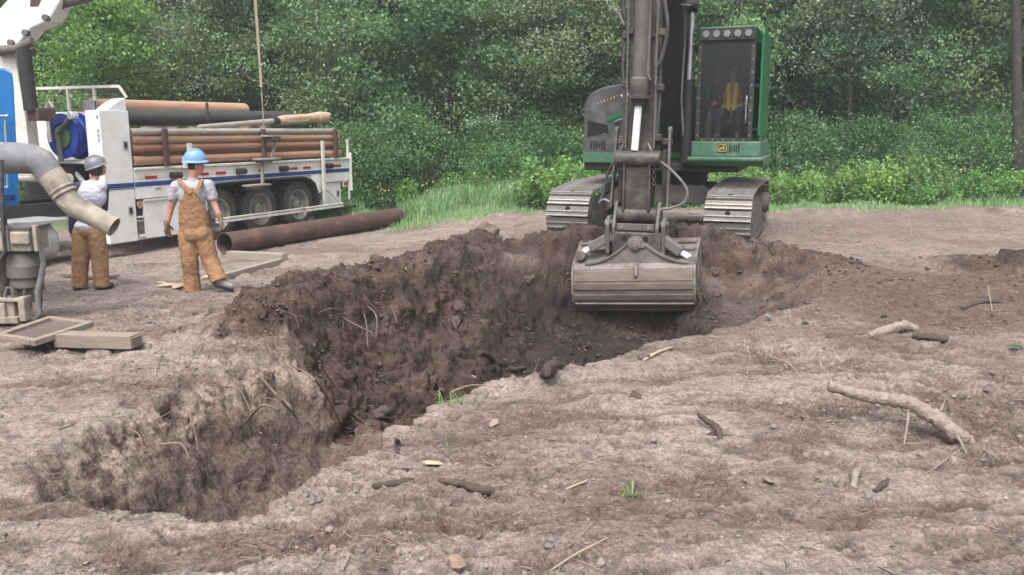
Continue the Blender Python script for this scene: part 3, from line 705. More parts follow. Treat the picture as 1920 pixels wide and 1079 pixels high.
    for k in range(7): mk.box((-1.06 + k * 0.055, -1.204, 2.34 + k * 0.02), (0.014, 0.004, 0.018 + 0.012 * ((k * 7) % 3)))
    mk.build('worn_lettering', 'yellow', house); 
    MB().prism([(-0.63, 2.42), (-0.55, 2.46), (-0.47, 2.44), (-0.49, 2.50), (-0.60, 2.50), (-0.68, 2.47)], -1.212, -1.2025, 'y').build('white_scrape', 'white', house)
    MB().tube([(-0.76, -1.23, 2.02), (-0.70, -1.25, 2.05), (-0.55, -1.25, 2.09)], 0.02, 8).build('grab_handle', 'greyhose', house)
    tl = MB()
    for k in range(6): tl.box((-1.03 + k * 0.022, -1.206, 1.83), (0.014, 0.004, 0.028))
    tl.build('small_lettering', 'alu', house)
    cw = [(-1.31, 2.45), (1.31, 2.45), (1.31, 3.0), (0.9, 3.2), (-0.9, 3.2), (-1.31, 3.0)]
    MB().prism([(a, b - 0.75) for a, b in cw], 1.34, 2.35, 'z').build('counterweight', 'exgreen', ex, 0.05)
    MB().prism([(-0.44, 1.34), (0.60, 1.34), (0.60, 2.25), (-0.44, 2.4)], 0.6, 1.7, 'y').build('engine_hood', 'exgreen', ex, 0.03)
    # green box between boom and cab with a pale diamond mark
    gb = MB().box((0.52, -0.35, 2.42), (0.30, 0.5, 0.42)).build('tool_box', 'exgreen', ex, 0.02)
    MB().prism([(0.50, 2.44), (0.535, 2.53), (0.57, 2.44), (0.535, 2.35)], -0.610, -0.602, 'y').add([], []).build('diamond_mark', 'white', gb)
    MB().prism([(0.523, 2.30), (0.523, 2.58), (0.547, 2.58), (0.547, 2.30)], -0.614, -0.6105, 'y').build('diamond_mark', 'white', gb)
    MB().box((0.50, -0.6, 1.85), (0.16, 0.5, 0.8)).build('valve_cover', 'black', ex, 0.02)
    MB().tube([(0.40, -1.0, 1.5), (0.42, -1.05, 1.9), (0.40, -1.0, 2.05)], 0.06, 10).build('bent_pipe', 'dustygrey', ex, 0, 60)
    # ---- cab
    cab = MB()
    x0, x1, y0, y1, z0, z1 = 0.60, 1.50, -1.2, 0.6, 1.71, 3.52
    t = 0.05
    cab.box(((x0 + x1) / 2, (y0 + y1) / 2, z1 - 0.03), (x1 - x0, y1 - y0, 0.06))        # roof
    cab.box(((x0 + x1) / 2, y1 - 0.03, (z0 + z1) / 2 - 0.031), (x1 - x0, 0.06, z1 - z0 - 0.064))     # back wall
    cab.box((x0 + 0.03, (y0 + y1) / 2 - 0.031, (z0 + z1) / 2 - 0.031), (0.06, y1 - y0 - 0.064, z1 - z0 - 0.064))   # inner wall
    cab.box((x1 - 0.03, (y0 + y1) / 2 - 0.031, (z0 + z1) / 2 - 0.031), (0.06, y1 - y0 - 0.064, z1 - z0 - 0.064))
    cabo = cab.build('cab', 'exgreen', ex, 0.012)
    li = MB(); li.box((x0 + 0.066, -0.3, 2.58), (0.008, 1.6, 1.70)); li.box((x1 - 0.066, -0.3, 2.58), (0.008, 1.6, 1.70)); li.box((1.05, y1 - 0.066, 2.58), (0.74, 0.008, 1.7)); li.box((1.05, -0.3, 1.73), (0.78, 1.7, 0.02)); li.box((1.05, -0.28, 3.45), (0.74, 1.5, 0.008))
    li.build('cab_lining', 'black', cabo)
    # dark front frame
    f = MB()
    f.box((x0 + 0.035, y0 - 0.02, 2.60), (0.07, 0.05, 1.78)); f.box((x1 - 0.035, y0 - 0.02, 2.60), (0.07, 0.05, 1.78))
    f.box((1.05, y0 - 0.02, 1.735), (x1 - x0 - 0.14, 0.05, 0.05)); f.box((1.05, y0 - 0.02, 3.28), (x1 - x0 - 0.14, 0.05, 0.035))
    f.build('front_frame', 'black', cabo, 0.006)
    MB().box((1.05, y0 - 0.012, 2.51), (x1 - x0 - 0.14, 0.012, 1.5)).build('windscreen', 'glass', cabo)
    lb = MB(); lb.box((1.05, y0 - 0.03, 3.40), (x1 - x0 - 0.02, 0.10, 0.20)); lbo = lb.build('light_bar', 'black', cabo, 0.01)
    for k in range(5):
        xx = x0 + 0.12 + k * 0.165
        mb = MB(); mb.lathe((xx, y0 - 0.078, 3.40), (0, -1, 0), [(0, 0.055), (0.012, 0.058), (0.02, 0.052), (0.021, 0.001)], 18); l = mb.build('headlight', 'lampglass', cabo, 0, 40)
    rv = MB()
    for k in range(8):
        rv.cyl((x0 + 0.035, y0 - 0.052, 1.8 + k * 0.2), (x0 + 0.035, y0 - 0.040, 1.8 + k * 0.2), 0.013, n=8)
        rv.cyl((x1 - 0.035, y0 - 0.052, 1.8 + k * 0.2), (x1 - 0.035, y0 - 0.040, 1.8 + k * 0.2), 0.013, n=8)
    for k in range(5): rv.cyl((x0 + 0.12 + k * 0.165, y0 - 0.052, 1.735), (x0 + 0.12 + k * 0.165, y0 - 0.040, 1.735), 0.012, n=8)
    rv.build('bolts', 'steel', cabo)['kind'] = 'stuff'
    sg = MB(); sg.prism([(-1.12, 3.42), (-1.12, 1.80), (-1.0, 1.76), (0.5, 1.76), (0.6, 1.9), (0.6, 3.5), (-1.05, 3.5)], 1.58, 1.62, 'x'); sg.build('side_guard', 'exgreen', cabo, 0.01)
    for z in (1.9, 2.6, 3.3):
        for yy in (-1.0, 0.4): MB().box((1.54, yy, z), (0.08, 0.05, 0.05)).build('guard_bracket', 'black', cabo)
    MB().tube([(1.40, y0 - 0.06, 2.0), (1.40, y0 - 0.09, 2.05), (1.40, y0 - 0.09, 2.38), (1.40, y0 - 0.06, 2.43)], 0.012, 8).build('wiper', 'steel', cabo)
    # interior seat and console
    s_ = MB(); s_.box((1.05, -0.05, 2.02), (0.5, 0.5, 0.14)); s_.box((1.05, 0.24, 2.42), (0.46, 0.12, 0.75), rot=(R(-8), 0, 0)); s_.box((0.76, -0.2, 2.12), (0.12, 0.5, 0.35)); s_.box((1.34, -0.2, 2.12), (0.12, 0.5, 0.35))
    s_.build('operator_seat', 'black', cabo, 0.03)
    MB().prism([(0.74, 1.76), (0.74, 2.02), (0.79, 2.22), (0.82, 2.22), (0.84, 1.76)], -1.10, -1.04, 'y').build('console_panel', 'dustygrey', cabo, 0.008)
    # base below the cab
    pb = MB(); pb.box((1.10, -0.35, 1.585), (1.10, 1.86, 0.245)); pbo = pb.build('cab_base', 'dustygreen', ex, 0.015)
    MB().prism([(-1.48, 1.46), (-1.48, 1.40), (-1.30, 1.31), (0.5, 1.31), (0.5, 1.46)], 0.52, 1.72, 'x').build('cab_step', 'dustygreen', pbo, 0.02)
    MB().box((1.055, -1.287, 1.60), (0.16, 0.012, 0.135)).build('emblem_plate', 'black', pbo, 0.003)
    em = MB()
    ring = [(-0.062, -0.05), (0.062, -0.05), (0.07, 0.0), (0.055, 0.055), (-0.055, 0.055), (-0.07, 0.0)]
    for i in range(6):
        a, b = ring[i], ring[(i + 1) % 6]; em.bar((1.055 + a[0], -1.296, 1.60 + a[1]), (1.055 + b[0], -1.296, 1.60 + b[1]), 0.008, 0.009)
    # leaping animal: body, legs, neck, antler
    for a, b, w in (((-0.040, -0.01), (0.012, 0.012), 0.022), ((0.010, 0.010), (0.030, 0.034), 0.012), ((0.030, 0.034), (0.044, 0.030), 0.009), ((0.012, 0.008), (0.046, -0.020), 0.008),
                    ((0.000, 0.004), (0.028, -0.030), 0.008), ((-0.036, -0.012), (-0.056, -0.034), 0.008), ((-0.030, -0.014), (-0.040, -0.040), 0.008), ((0.024, 0.034), (0.006, 0.042), 0.005)):
        em.bar((1.055 + a[0], -1.296, 1.60 + a[1]), (1.055 + b[0], -1.296, 1.60 + b[1]), 0.007, w)
    em.build('emblem', 'yellow', pbo)
    for k in range(5):
        MB().box((1.175 + k * 0.034, -1.285, 1.60), (0.016, 0.01, 0.15 if k in (0, 4) else 0.10)).build('vent_slot', 'holeblack', pbo)
    # ---- boom
    bp = [(-0.45, 1.55, 0.46), (-0.55, 2.1, 0.62), (-0.72, 2.8, 0.80), (-0.98, 3.6, 0.88), (-1.4, 4.4, 0.78), (-2.0, 4.95, 0.62), (-2.75, 5.2, 0.44)]
    fp, bk = [], []
    for i, (yy, zz, dd) in enumerate(bp):
        a = bp[min(i + 1, len(bp) - 1)]; b = bp[max(i - 1, 0)]; tv = Vector((a[0] - b[0], a[1] - b[1])).normalized(); nv = Vector((tv.y, -tv.x))
        fp.append((yy - nv.x * dd / 2, zz - nv.y * dd / 2)); bk.append((yy + nv.x * dd / 2, zz + nv.y * dd / 2))
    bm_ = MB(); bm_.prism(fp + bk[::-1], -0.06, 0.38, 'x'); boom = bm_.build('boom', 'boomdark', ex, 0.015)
    for sx in (-0.27, 0.46):
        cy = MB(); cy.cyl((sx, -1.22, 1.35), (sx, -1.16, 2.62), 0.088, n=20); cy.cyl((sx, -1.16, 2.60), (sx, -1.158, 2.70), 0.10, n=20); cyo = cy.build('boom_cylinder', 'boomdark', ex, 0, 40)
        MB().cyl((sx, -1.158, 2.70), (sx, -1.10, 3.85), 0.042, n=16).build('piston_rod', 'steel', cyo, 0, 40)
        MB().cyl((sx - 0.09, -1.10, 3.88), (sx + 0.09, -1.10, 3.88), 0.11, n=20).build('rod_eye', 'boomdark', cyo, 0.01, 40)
        MB().tube([(sx - 0.05, -1.26, 1.8), (sx - 0.10, -1.27, 2.4), (sx - 0.08, -1.27, 3.2), (sx - 0.1, -1.2, 4.0)], 0.018, 8).build('steel_line', 'dustygrey', cyo, 0, 60)
    # work lamp on the boom
    wl_o = MB().lathe((0.40, -1.5, 4.02), (0, -1, 0), [(0, 0.05), (0.05, 0.085), (0.09, 0.09), (0.10, 0.08), (0.101, 0.001)], 18).build('work_lamp', 'lampglass', ex, 0, 40)
    gd = MB(); gd.tube([(0.28, -1.58, 4.15), (0.54, -1.58, 4.15), (0.54, -1.58, 3.90), (0.50, -1.56, 3.82), (0.32, -1.56, 3.85)], 0.012, 8); gd.build('lamp_guard', 'greyhose', wl_o)
    # ---- stick
    sp = [(-2.55, 5.4), (-2.42, 4.6), (-2.50, 3.0), (-2.62, 1.5), (-2.78, 0.56), (-3.02, 0.56), (-2.98, 1.6), (-2.98, 3.2), (-3.02, 4.6), (-2.95, 5.4)]
    stick = MB().prism(sp, -0.15, 0.24, 'x').build('stick', 'armsteel', ex, 0.02)
    MB().prism([(-3.00, 1.62), (-2.999, 3.2), (-3.06, 4.5), (-3.09, 4.5), (-3.02, 3.2), (-3.02, 1.62)], -0.18, -0.155, 'x').build('stick_flange', 'cylgrey', stick)
    MB().prism([(-3.00, 1.62), (-2.999, 3.2), (-3.06, 4.5), (-3.09, 4.5), (-3.02, 3.2), (-3.02, 1.62)], 0.245, 0.27, 'x').build('stick_flange', 'cylgrey', stick)
    for xx, zz in ((-0.11, 3.3), (0.20, 3.25)):
        MB().box((xx, -3.03, zz), (0.06, 0.05, 0.08)).build('lug', 'armsteel', stick, 0.005)
    # bucket cylinder on the face of the stick
    cx = 0.04
    bc = MB(); bc.tube([(cx + 0.04, -3.18, 4.7), (cx + 0.025, -3.16, 3.6), (cx + 0.005, -3.14, 2.62)], 0.104, 24)
    bco = bc.build('bucket_cylinder', 'cylgrey', ex, 0, 40)
    MB().box((cx + 0.125, -3.12, 3.4), (0.05, 0.10, 1.5)).build('cylinder_line', 'cylgrey', bco, 0.008)
    MB().tube([(cx + 0.12, -3.14, 2.75), (cx + 0.16, -3.17, 2.6), (cx + 0.22, -3.12, 2.52), (cx + 0.24, -3.08, 2.65)], 0.016, 8).build('fitting', 'cylgrey', bco)
    MB().lathe((cx + 0.005, -3.14, 2.64), (0, 0, -1), [(0, 0.115), (0.02, 0.135), (0.20, 0.135), (0.22, 0.12), (0.26, 0.118)], 24).build('cylinder_head', 'cylgrey', bco, 0, 40)
    g = MB(); g.lathe((cx, -3.14, 2.38), (0, 0, -1), [(0, 0.12), (0.0, 0.16), (0.045, 0.16), (0.045, 0.12), (0.10, 0.095), (0.14, 0.09), (0.145, 0.06)], 24)
    for k in range(14): a = R(360 / 14 * k); g.box((cx + 0.155 * math.cos(a), -3.14 + 0.155 * math.sin(a), 2.36), (0.03, 0.03, 0.05))
    g.build('gland_ring', 'armsteel', bco)
    MB().cyl((cx, -3.14, 2.26), (cx - 0.045, -3.12, 1.60), 0.055, n=20).build('piston_rod', 'chrome', bco, 0, 40)
    # linkage
    xc = 0.055
    MB().cyl((xc - 0.34, -3.10, 1.47), (xc + 0.33, -3.10, 1.47), 0.125, n=24).build('link_pin', 'armsteel', ex, 0.015, 40)
    pl = MB(); pl.box((xc - 0.01, -3.08, 1.05), (0.42, 0.14, 0.72)); pl.box((xc - 0.2, -3.14, 1.05), (0.04, 0.12, 0.70)); pl.box((xc + 0.18, -3.14, 1.05), (0.04, 0.12, 0.70))
    pl.build('power_link', 'armsteel', ex, 0.015)
    for s in (-1, 1):
        gl = MB(); gl.bar((xc + s * 0.40, -2.80, 1.86), (xc + s * 0.43, -2.98, 0.72), 0.035, 0.11, (0, 1, 0)); gl.cyl((xc + s * 0.375, -2.80, 1.88), (xc + s * 0.43, -2.80, 1.88), 0.06, n=16)
        gl.build('guide_link', 'dustygrey', ex, 0.008, 40)
    MB().box((xc, -2.78, 1.72), (0.86, 0.16, 0.10)).build('cross_bracket', 'armsteel', ex, 0.015)
    for s in (-1, 1): MB().box((xc + s * 0.33, -2.7, 1.2), (0.05, 0.3, 0.8)).build('side_plate', 'armsteel', ex, 0.01)
    MB().cyl((xc - 0.30, -3.06, 0.64), (xc + 0.30, -3.06, 0.64), 0.125, n=24).build('link_pin', 'armsteel', ex, 0.015, 40)
    # ---- tilt coupler
    co = MB()
    co.box((xc + 0.02, -3.02, 0.22), (0.74, 0.42, 0.36)); coupler = co.build('tilt_coupler', 'armsteel', ex, 0.03)
    for s in (-1, 1):
        ear = [(-3.22, 0.20), (-3.26, 0.46), (-3.20, 0.60), (-3.10, 0.80), (-3.02, 0.84), (-2.94, 0.80), (-2.84, 0.5), (-2.84, 0.1)]
        MB().prism(ear, xc + s * 0.325 - 0.025, xc + s * 0.325 + 0.025, 'x').build('ear_plate', 'dustygrey', coupler, 0.012)
        ear2 = [(-3.20, 0.05), (-3.26, 0.50), (-3.16, 0.62), (-3.0, 0.62), (-2.9, 0.4), (-2.9, 0.05)]
        MB().prism(ear2, xc + s * 0.42 - 0.03, xc + s * 0.42 + 0.03, 'x').build('ear_plate', 'dustygrey', coupler, 0.012)
        MB().cyl((xc + s * 0.36, -3.14, 0.52), (xc + s * 0.48, -3.14, 0.52), 0.05, n=14).build('pin', 'dustygrey', coupler, 0.008, 40)
        MB().cyl((xc + s * 0.16, -3.235, 0.30), (xc + s * 0.16, -3.229, 0.30), 0.045, n=16).build('hole', 'holeblack', coupler)
    MB().box((xc, -3.20, 0.47), (0.56, 0.05, 0.10)).build('lock_bar', 'dustygrey', coupler, 0.008)
    for k in (-1, 1): MB().cyl((xc + k * 0.2, -3.232, 0.47), (xc + k * 0.2, -3.224, 0.47), 0.025, n=10).build('bolt', 'steel', coupler)
    # ---- bucket
    bxc = 0.02; hw = 0.935
    outer = [(-2.72, 0.24), (-3.14, 0.02), (-3.26, -0.05), (-3.33, -0.15), (-3.385, -0.34), (-3.39, -0.50), (-3.35, -0.63), (-3.24, -0.76), (-3.0, -0.86), (-2.3, -0.84)]
    inner = []
    for i, p in enumerate(outer):
        a = outer[min(i + 1, 9)]; b = outer[max(i - 1, 0)]; tv = Vector((a[0] - b[0], a[1] - b[1])).normalized(); nv = Vector((-tv.y, tv.x)); inner.append((p[0] + nv.x * 0.03 if True else 0, p[1] + nv.y * 0.03))
    sh = MB(); sh.prism(outer + inner[::-1], bxc - hw + 0.03, bxc + hw - 0.03, 'x')
    bucket = sh.build('bucket', 'bucket', ex, 0, 30)
    sp_ = outer + [(-2.38, -0.3), (-2.55, 0.1)]
    for s in (-1, 1):
        MB().prism([(a - 0.012 if a < -3 else a, b) for a, b in sp_], bxc + s * (hw - 0.014) - 0.014, bxc + s * (hw - 0.014) + 0.014, 'x').build('side_cutter', 'bucketpale', bucket, 0.004)
    MB().prism([(-3.10, -0.1), (-3.18, -0.3), (-3.1, -0.55), (-2.9, -0.75), (-2.6, -0.5)], bxc + hw + 0.002, bxc + hw + 0.022, 'x').build('wear_patch', 'bucket', bucket, 0.004)
    def strip(i0, f0, f1, proud, mat):
        a, b = Vector(outer[i0]), Vector(outer[i0 + 1]); tv = (b - a).normalized(); nv = Vector((tv.y, -tv.x))
        p, q = a.lerp(b, f0), a.lerp(b, f1)
        poly = [p - nv * 0.004, q - nv * 0.004, q + nv * proud, p + nv * proud]
        MB().prism([(v.x, v.y) for v in poly], bxc - hw + 0.035, bxc + hw - 0.035, 'x').build('wear_strip', mat, bucket, 0.004)
    strip(2, 0.0, 0.95, 0.006, 'bucketpale'); strip(3, 0.06, 0.86, 0.012, 'bucket'); strip(4, 0.05, 0.62, 0.022, 'bucket'); strip(5, 0.1, 0.75, 0.018, 'bucket'); strip(6, 0.1, 0.3, 0.03, 'bucketpale'); strip(7, 0.1, 0.9, 0.012, 'bucket')
    pv = Vector((xc + 0.02, 0, 0.225)); bucket.matrix_local = Matrix.Translation(pv) @ Matrix.Rotation(R(-4.0), 4, 'Y') @ Matrix.Translation(-pv)
    # A-shaped hanger plate
    tri = []
    for i in range(9):
        t = i / 8; tri.append((-0.78 + 0.66 * t, -0.06 + 0.30 * t ** 1.9))
    for i in range(7): a = R(165 - 150 * i / 6); tri.append((0.115 * math.cos(a), 0.245 + 0.10 * math.sin(a)))
    tri += [(-p[0], p[1]) for p in tri[:9]][::-1]
    hp = MB().prism([(xc + 0.02 + a, b) for a, b in tri], -3.275, -3.225, 'y').build('hanger_plate', 'bucketpale', bucket, 0.008)
    for s in (-1, 1):
        rim = MB()
        for i in range(8):
            a, b = tri[i], tri[i + 1]; rim.bar((xc + 0.02 + s * a[0], -3.26, a[1]), (xc + 0.02 + s * b[0], -3.26, b[1]), 0.10, 0.025)
        rim.build('plate_rim', 'bucketpale', hp)
    bs = MB(); bs.cyl((xc + 0.02, -3.276, 0.225), (xc + 0.02, -3.33, 0.225), 0.085, n=20); bs.cyl((xc + 0.02, -3.33, 0.225), (xc + 0.02, -3.35, 0.225), 0.05, n=6); bs.build('pivot_boss', 'bucketpale', bucket, 0.006, 40)
    MB().box((xc + 0.10, -3.30, 0.20), (0.12, 0.03, 0.06)).build('lock_tab', 'bucketpale', bucket, 0.005)
    MB().tube([(xc + 0.03, -3.285, -0.06), (xc + 0.03, -3.36, -0.12), (xc + 0.03, -3.39, -0.24)], [0.022, 0.035, 0.028], 10).build('lifting_hook', 'bucketpale', bucket, 0, 60)
    for k in range(2):
        MB().box((bxc, -2.85 - 0.16 * k, 0.20 - 0.09 * k), (2 * hw - 0.08, 0.05, 0.04)).build('stiffener', 'bucketpale', bucket, 0.006)
    for s in (-1, 1):
        tcy = MB(); p0 = Vector((xc + s * 0.36, -3.12, 0.33)); p1 = Vector((xc + s * 0.70, -3.20, 0.12)); p2 = Vector((xc + 0.02 + s * 0.84, -3.23, 0.035))
        tcy.bar(p0, p1, 0.15, 0.14, (0, 1, 0)); tco = tcy.build('tilt_cylinder', 'cylgrey', ex, 0.02)
        MB().cyl(p1, p1.lerp(p2, 0.75), 0.045, n=16).build('piston_rod', 'chrome', tco, 0, 40)
        MB().cyl(p2 + Vector((0, -0.07, -0.02)), p2 + Vector((0, 0.07, -0.02)), 0.08, n=18).build('pin_boss', 'bucketpale', tco, 0.008, 40)
        MB().box(p1 + Vector((s * -0.02, 0, 0.08)), (0.08, 0.08, 0.07)).build('port_block', 'cylgrey', tco, 0.01)
    # ---- hoses
    def hose(pts, r=0.022, m='hose', nm='hose'):
        P_ = [Vector(p) for p in pts]; Q = []
        for i in range(len(P_) - 1):
            a, b, c, d_ = P_[max(i - 1, 0)], P_[i], P_[i + 1], P_[min(i + 2, len(P_) - 1)]
            for k in range(6):
                t = k / 6; Q.append(0.5 * ((2 * b) + (c - a) * t + (2 * a - 5 * b + 4 * c - d_) * t * t + (3 * b - a - 3 * c + d_) * t ** 3))
        Q.append(P_[-1]); return MB().tube(Q, r, 8).build(nm, m, ex, 0, 70)
    hose([(-0.18, -3.0, 1.72), (-0.28, -3.08, 1.50), (-0.42, -3.05, 1.25), (-0.48, -3.05, 0.95), (-0.54, -3.08, 0.80)], 0.022)
    hose([(-0.54, -3.08, 0.80), (-0.46, -3.10, 0.86), (-0.36, -3.12, 0.82)], 0.02, 'greyhose')
    hose([(0.17, -3.02, 1.70), (0.30, -3.1, 1.50), (0.55, -3.08, 1.30), (0.76, -3.05, 1.05), (0.74, -3.05, 0.85), (0.55, -3.08, 0.76), (0.42, -3.1, 0.74), (0.36, -3.14, 0.68)], 0.022, 'greyhose')
    hose([(-0.24, -2.9, 4.4), (-0.26, -2.95, 3.7), (-0.19, -2.95, 3.3), (-0.24, -2.97, 2.9), (-0.21, -2.97, 2.3), (-0.20, -2.96, 1.75)], 0.026)
    hose([(-0.34, -2.9, 4.3), (-0.42, -2.95, 3.72), (-0.32, -2.95, 3.55), (-0.24, -2.96, 3.40)], 0.016, 'greyhose')
    hose([(-0.36, -2.85, 4.6), (-0.32, -2.9, 4.0), (-0.25, -2.9, 3.45)], 0.03)
    hose([(0.27, -2.96, 4.5), (0.26, -2.98, 3.6), (0.24, -2.98, 2.9), (0.26, -2.98, 2.2), (0.25, -2.97, 1.7)], 0.02, 'greyhose')
    hose([(0.33, -2.9, 4.4), (0.34, -2.95, 3.75), (0.40, -3.0, 3.35), (0.34, -3.0, 2.95), (0.24, -2.99, 2.75)], 0.03)
    hose([(0.30, -2.92, 2.9), (0.31, -2.95, 2.3), (0.27, -2.95, 1.75)], 0.024)
    hose([(0.55, -2.6, 4.3), (0.42, -2.8, 3.95), (0.30, -2.9, 3.85)], 0.03)
    for xx, zz in ((-0.21, 3.25), (0.32, 3.28), (-0.21, 1.75), (0.30, 1.78), (-0.20, 2.55), (0.31, 2.5)):
        MB().box((xx, -2.95, zz), (0.12, 0.12, 0.10)).build('hose_clamp', 'armsteel', ex, 0.01)
    ch = MB()
    for k in range(9): ch.torus((0.30, -3.16, 1.52 - k * 0.05), (1, 0, 0) if k % 2 else (0, 1, 0), 0.026, 0.008, 10, 6)
    ch.build('chain', 'armsteel', ex, 0, 60)
    return ex
excavator = make_excavator()
# ------------------------------------------------------------------ pixel of the photograph -> point at world depth Y (or on height z)
_p = R(10.5); _c, _s = math.cos(_p), math.sin(_p)
def _ray(px, py):
    u = (px - 960) / 1600; v = (539.5 - py) / 1600
    return Vector((u, _c + v * _s, -_s + v * _c))
def at(px, py, Y): d = _ray(px, py); t = Y / d.y; return Vector((d.x * t, Y, 2.0 + d.z * t))
def on(px, py, z): d = _ray(px, py); t = (z - 2.0) / d.z; return Vector((d.x * t, d.y * t, z))
def onground(px, py):
    z = 0.0
    for _ in range(6): p = on(px, py, min(z, 1.5)); z = gz(p.x, p.y)
    return on(px, py, z)

# ------------------------------------------------------------------ pipe truck
TRZ = R(90 - 25.4); TR0 = Vector((-4.9, 20.0, -0.28))
TRM = Matrix.Translation(TR0) @ Matrix.Rotation(TRZ, 4, 'Z')
def w(z): return z + 0.28
def make_wheel():
    r = 0.545
    t = MB()
    prof = [(0.03, 0.33), (0.0, 0.36), (-0.005, 0.44), (0.01, 0.505), (0.03, 0.53), (0.06, 0.54), (0.22, 0.54), (0.25, 0.53), (0.27, 0.505), (0.28, 0.44), (0.28, 0.36), (0.25, 0.33)]
    t.lathe((0, 0, 0), (0, 1, 0), prof, 48, False)
    for k in range(40):
        a = 2 * math.pi * k / 40
        for yy, off in ((0.055, 0), (0.14, 0.5), (0.225, 0)):
            b = a + off * 2 * math.pi / 40
            t.box((r * math.cos(b), yy, r * math.sin(b)), (0.03, 0.072, 0.052), rot=(0, -b, 0))
    tyre = t.build('tyre', 'rubber', None, 0, 35)
    m = MB()
    m.lathe((0, 0, 0), (0, 1, 0), [(0.01, 0.36), (0.0, 0.345), (0.01, 0.33), (0.03, 0.315), (0.13, 0.30), (0.16, 0.27), (0.165, 0.20), (0.15, 0.14), (0.10, 0.13), (0.07, 0.12), (0.06, 0.09), (0.058, 0.001)], 36, False)
    rim = m.build('rim', 'rim', tyre, 0, 35)
    for k in range(10):
        a = 2 * math.pi * k / 10
        MB().cyl((0.225 * math.cos(a), 0.165, 0.225 * math.sin(a)), (0.225 * math.cos(a), 0.125, 0.225 * math.sin(a)), 0.018, n=6).build('lug_nut', 'steel', tyre)
    for k in range(5):
        a = 2 * math.pi * (k + 0.5) / 5
        MB().cyl((0.265 * math.cos(a), 0.1615, 0.265 * math.sin(a)), (0.265 * math.cos(a), 0.155, 0.265 * math.sin(a)), 0.032, n=12).build('hand_hole', 'holeblack', tyre)
    return tyre
def make_truck():
    tk = empty('pipe_truck', TR0, TRZ, 'white flatbed pipe truck with blue stripe, tool cabinet and triple rear wheels', 'truck')
    fr = MB(); fr.box((-3.2, 0.85, 0.88), (10.0, 0.09, 0.26)); fr.box((-3.2, 1.65, 0.88), (10.0, 0.09, 0.26))
    for xx in (-7, -5, -3.2, -0.65, 1.5): fr.box((xx, 1.25, 0.88), (0.1, 0.71, 0.2))
    fr.build('chassis', 'black', tk, 0.01)
    MB().box((-1.43, 1.25, w(1.235)), (6.56, 2.4, 0.07)).build('bed_floor', 'woodgrey', tk, 0.005)
    rl = MB(); rl.box((-1.43, 0.02, w(1.175)), (6.56, 0.05, 0.17)); rl.box((-1.43, 0.015, w(1.285)), (6.56, 0.11, 0.045)); rail = rl.build('side_rail', 'whiteold', tk, 0.008)
    MB().box((-1.43, 2.48, w(1.20)), (6.56, 0.05, 0.24)).build('side_rail', 'whiteold', tk, 0.008)
    for a, b in ((-4.48, -4.2), (-3.11, -2.89), (-2.69, -2.42), (-1.44, -1.26), (-0.39, -0.14), (0.07, 0.34), (1.25, 1.51)):
        MB().box(((a + b) / 2, -0.009, w(1.118)), (b - a, 0.008, 0.055)).build('reflector', 'red', tk)
    for xx in (-3.77, -2.0, -0.65, 1.0):
        mb = MB(); mb.box((xx, -0.04, w(1.13)), (0.24, 0.09, 0.12)); mb.cyl((xx - 0.13, -0.05, w(1.13)), (xx + 0.13, -0.05, w(1.13)), 0.055, n=14); mb.build('strap_winch', 'black', tk, 0.01)
    # skirt with the wheel arch cut out
    sk = [(-4.71, w(1.09)), (-4.71, w(0.735)), (-2.95, w(0.735)), (-2.85, w(0.90)), (-2.2, w(0.925)), (0.10, w(0.915)), (0.33, w(0.86)), (0.52, w(0.74)), (0.62, w(0.5)), (0.70, w(0.5)), (0.78, w(0.735)), (1.85, w(0.735)), (1.85, w(1.09))]
    MB().prism(sk, 0.0, 0.045, 'y').build('bed_skirt', 'white', tk, 0.004)
    MB().box((-1.43, -0.004, w(1.0)), (6.56, 0.006, 0.085)).build('blue_stripe', 'navy', tk)
    # rubber-edged arch lip and dark wheel well
    ar = [(-2.85, w(0.88)), (-2.2, w(0.905)), (0.08, w(0.895)), (0.30, w(0.84)), (0.48, w(0.72)), (0.58, w(0.5)), (0.60, w(0.02))]
    lip = MB()
    for a, b in zip(ar[:-1], ar[1:]): lip.bar((a[0], 0.30, a[1]), (b[0], 0.30, b[1]), 0.62, 0.03, (0, 0, 1) if abs(b[0] - a[0]) > 0.1 else (1, 0, 0))
    lip.build('mudguard', 'black', tk)
    MB().box((-1.1, 0.72, w(0.5)), (3.6, 0.04, 0.78)).build('inner_well', 'black', tk)
    MB().box((-1.43, -0.012, w(0.93)), (3.5, 0.014, 0.022)).build('arch_trim', 'greyhose', tk)
    wh = make_wheel(); wheels = []
    for i, xx in enumerate((-2.6, -1.3, 0.0)):
        for yy, rz in ((0.10, 0), (0.43, 0), (2.40, math.pi), (2.07, math.pi)):
            o = wh if (i == 0 and yy == 0.10) else copy_tree(wh)
            o.parent = tk; o.location = (xx, yy, 0.545); o.rotation_euler = (0, 0.3 * i, rz); o.name = 'wheel'
    for xx in (-2.6, -1.3, 0.0): MB().cyl((xx, 0.6, 0.545), (xx, 1.9, 0.545), 0.09, n=12).build('axle', 'black', tk)
    # lower tool box behind the cabinet
    bx = MB(); bx.box((-3.80, 0.36, w(0.33)), (1.78, 0.60, 0.72)); lb = bx.build('lower_tool_box', 'white', tk, 0.01)
    MB().box((-3.86, 0.035, w(0.335)), (1.36, 0.03, 0.70)).build('box_door', 'white', tk, 0.008)
    MB().box((-3.86, 0.01, w(0.70)), (1.36, 0.05, 0.035)).build('door_hinge', 'whiteold', tk, 0.005)
    MB().box((-4.62, 0.052, w(0.52)), (0.14, 0.012, 0.34)).build('open_pocket', 'black', tk)
    MB().box((-4.62, 0.04, w(0.20)), (0.14, 0.02, 0.22)).build('open_pocket', 'dustygrey', tk)
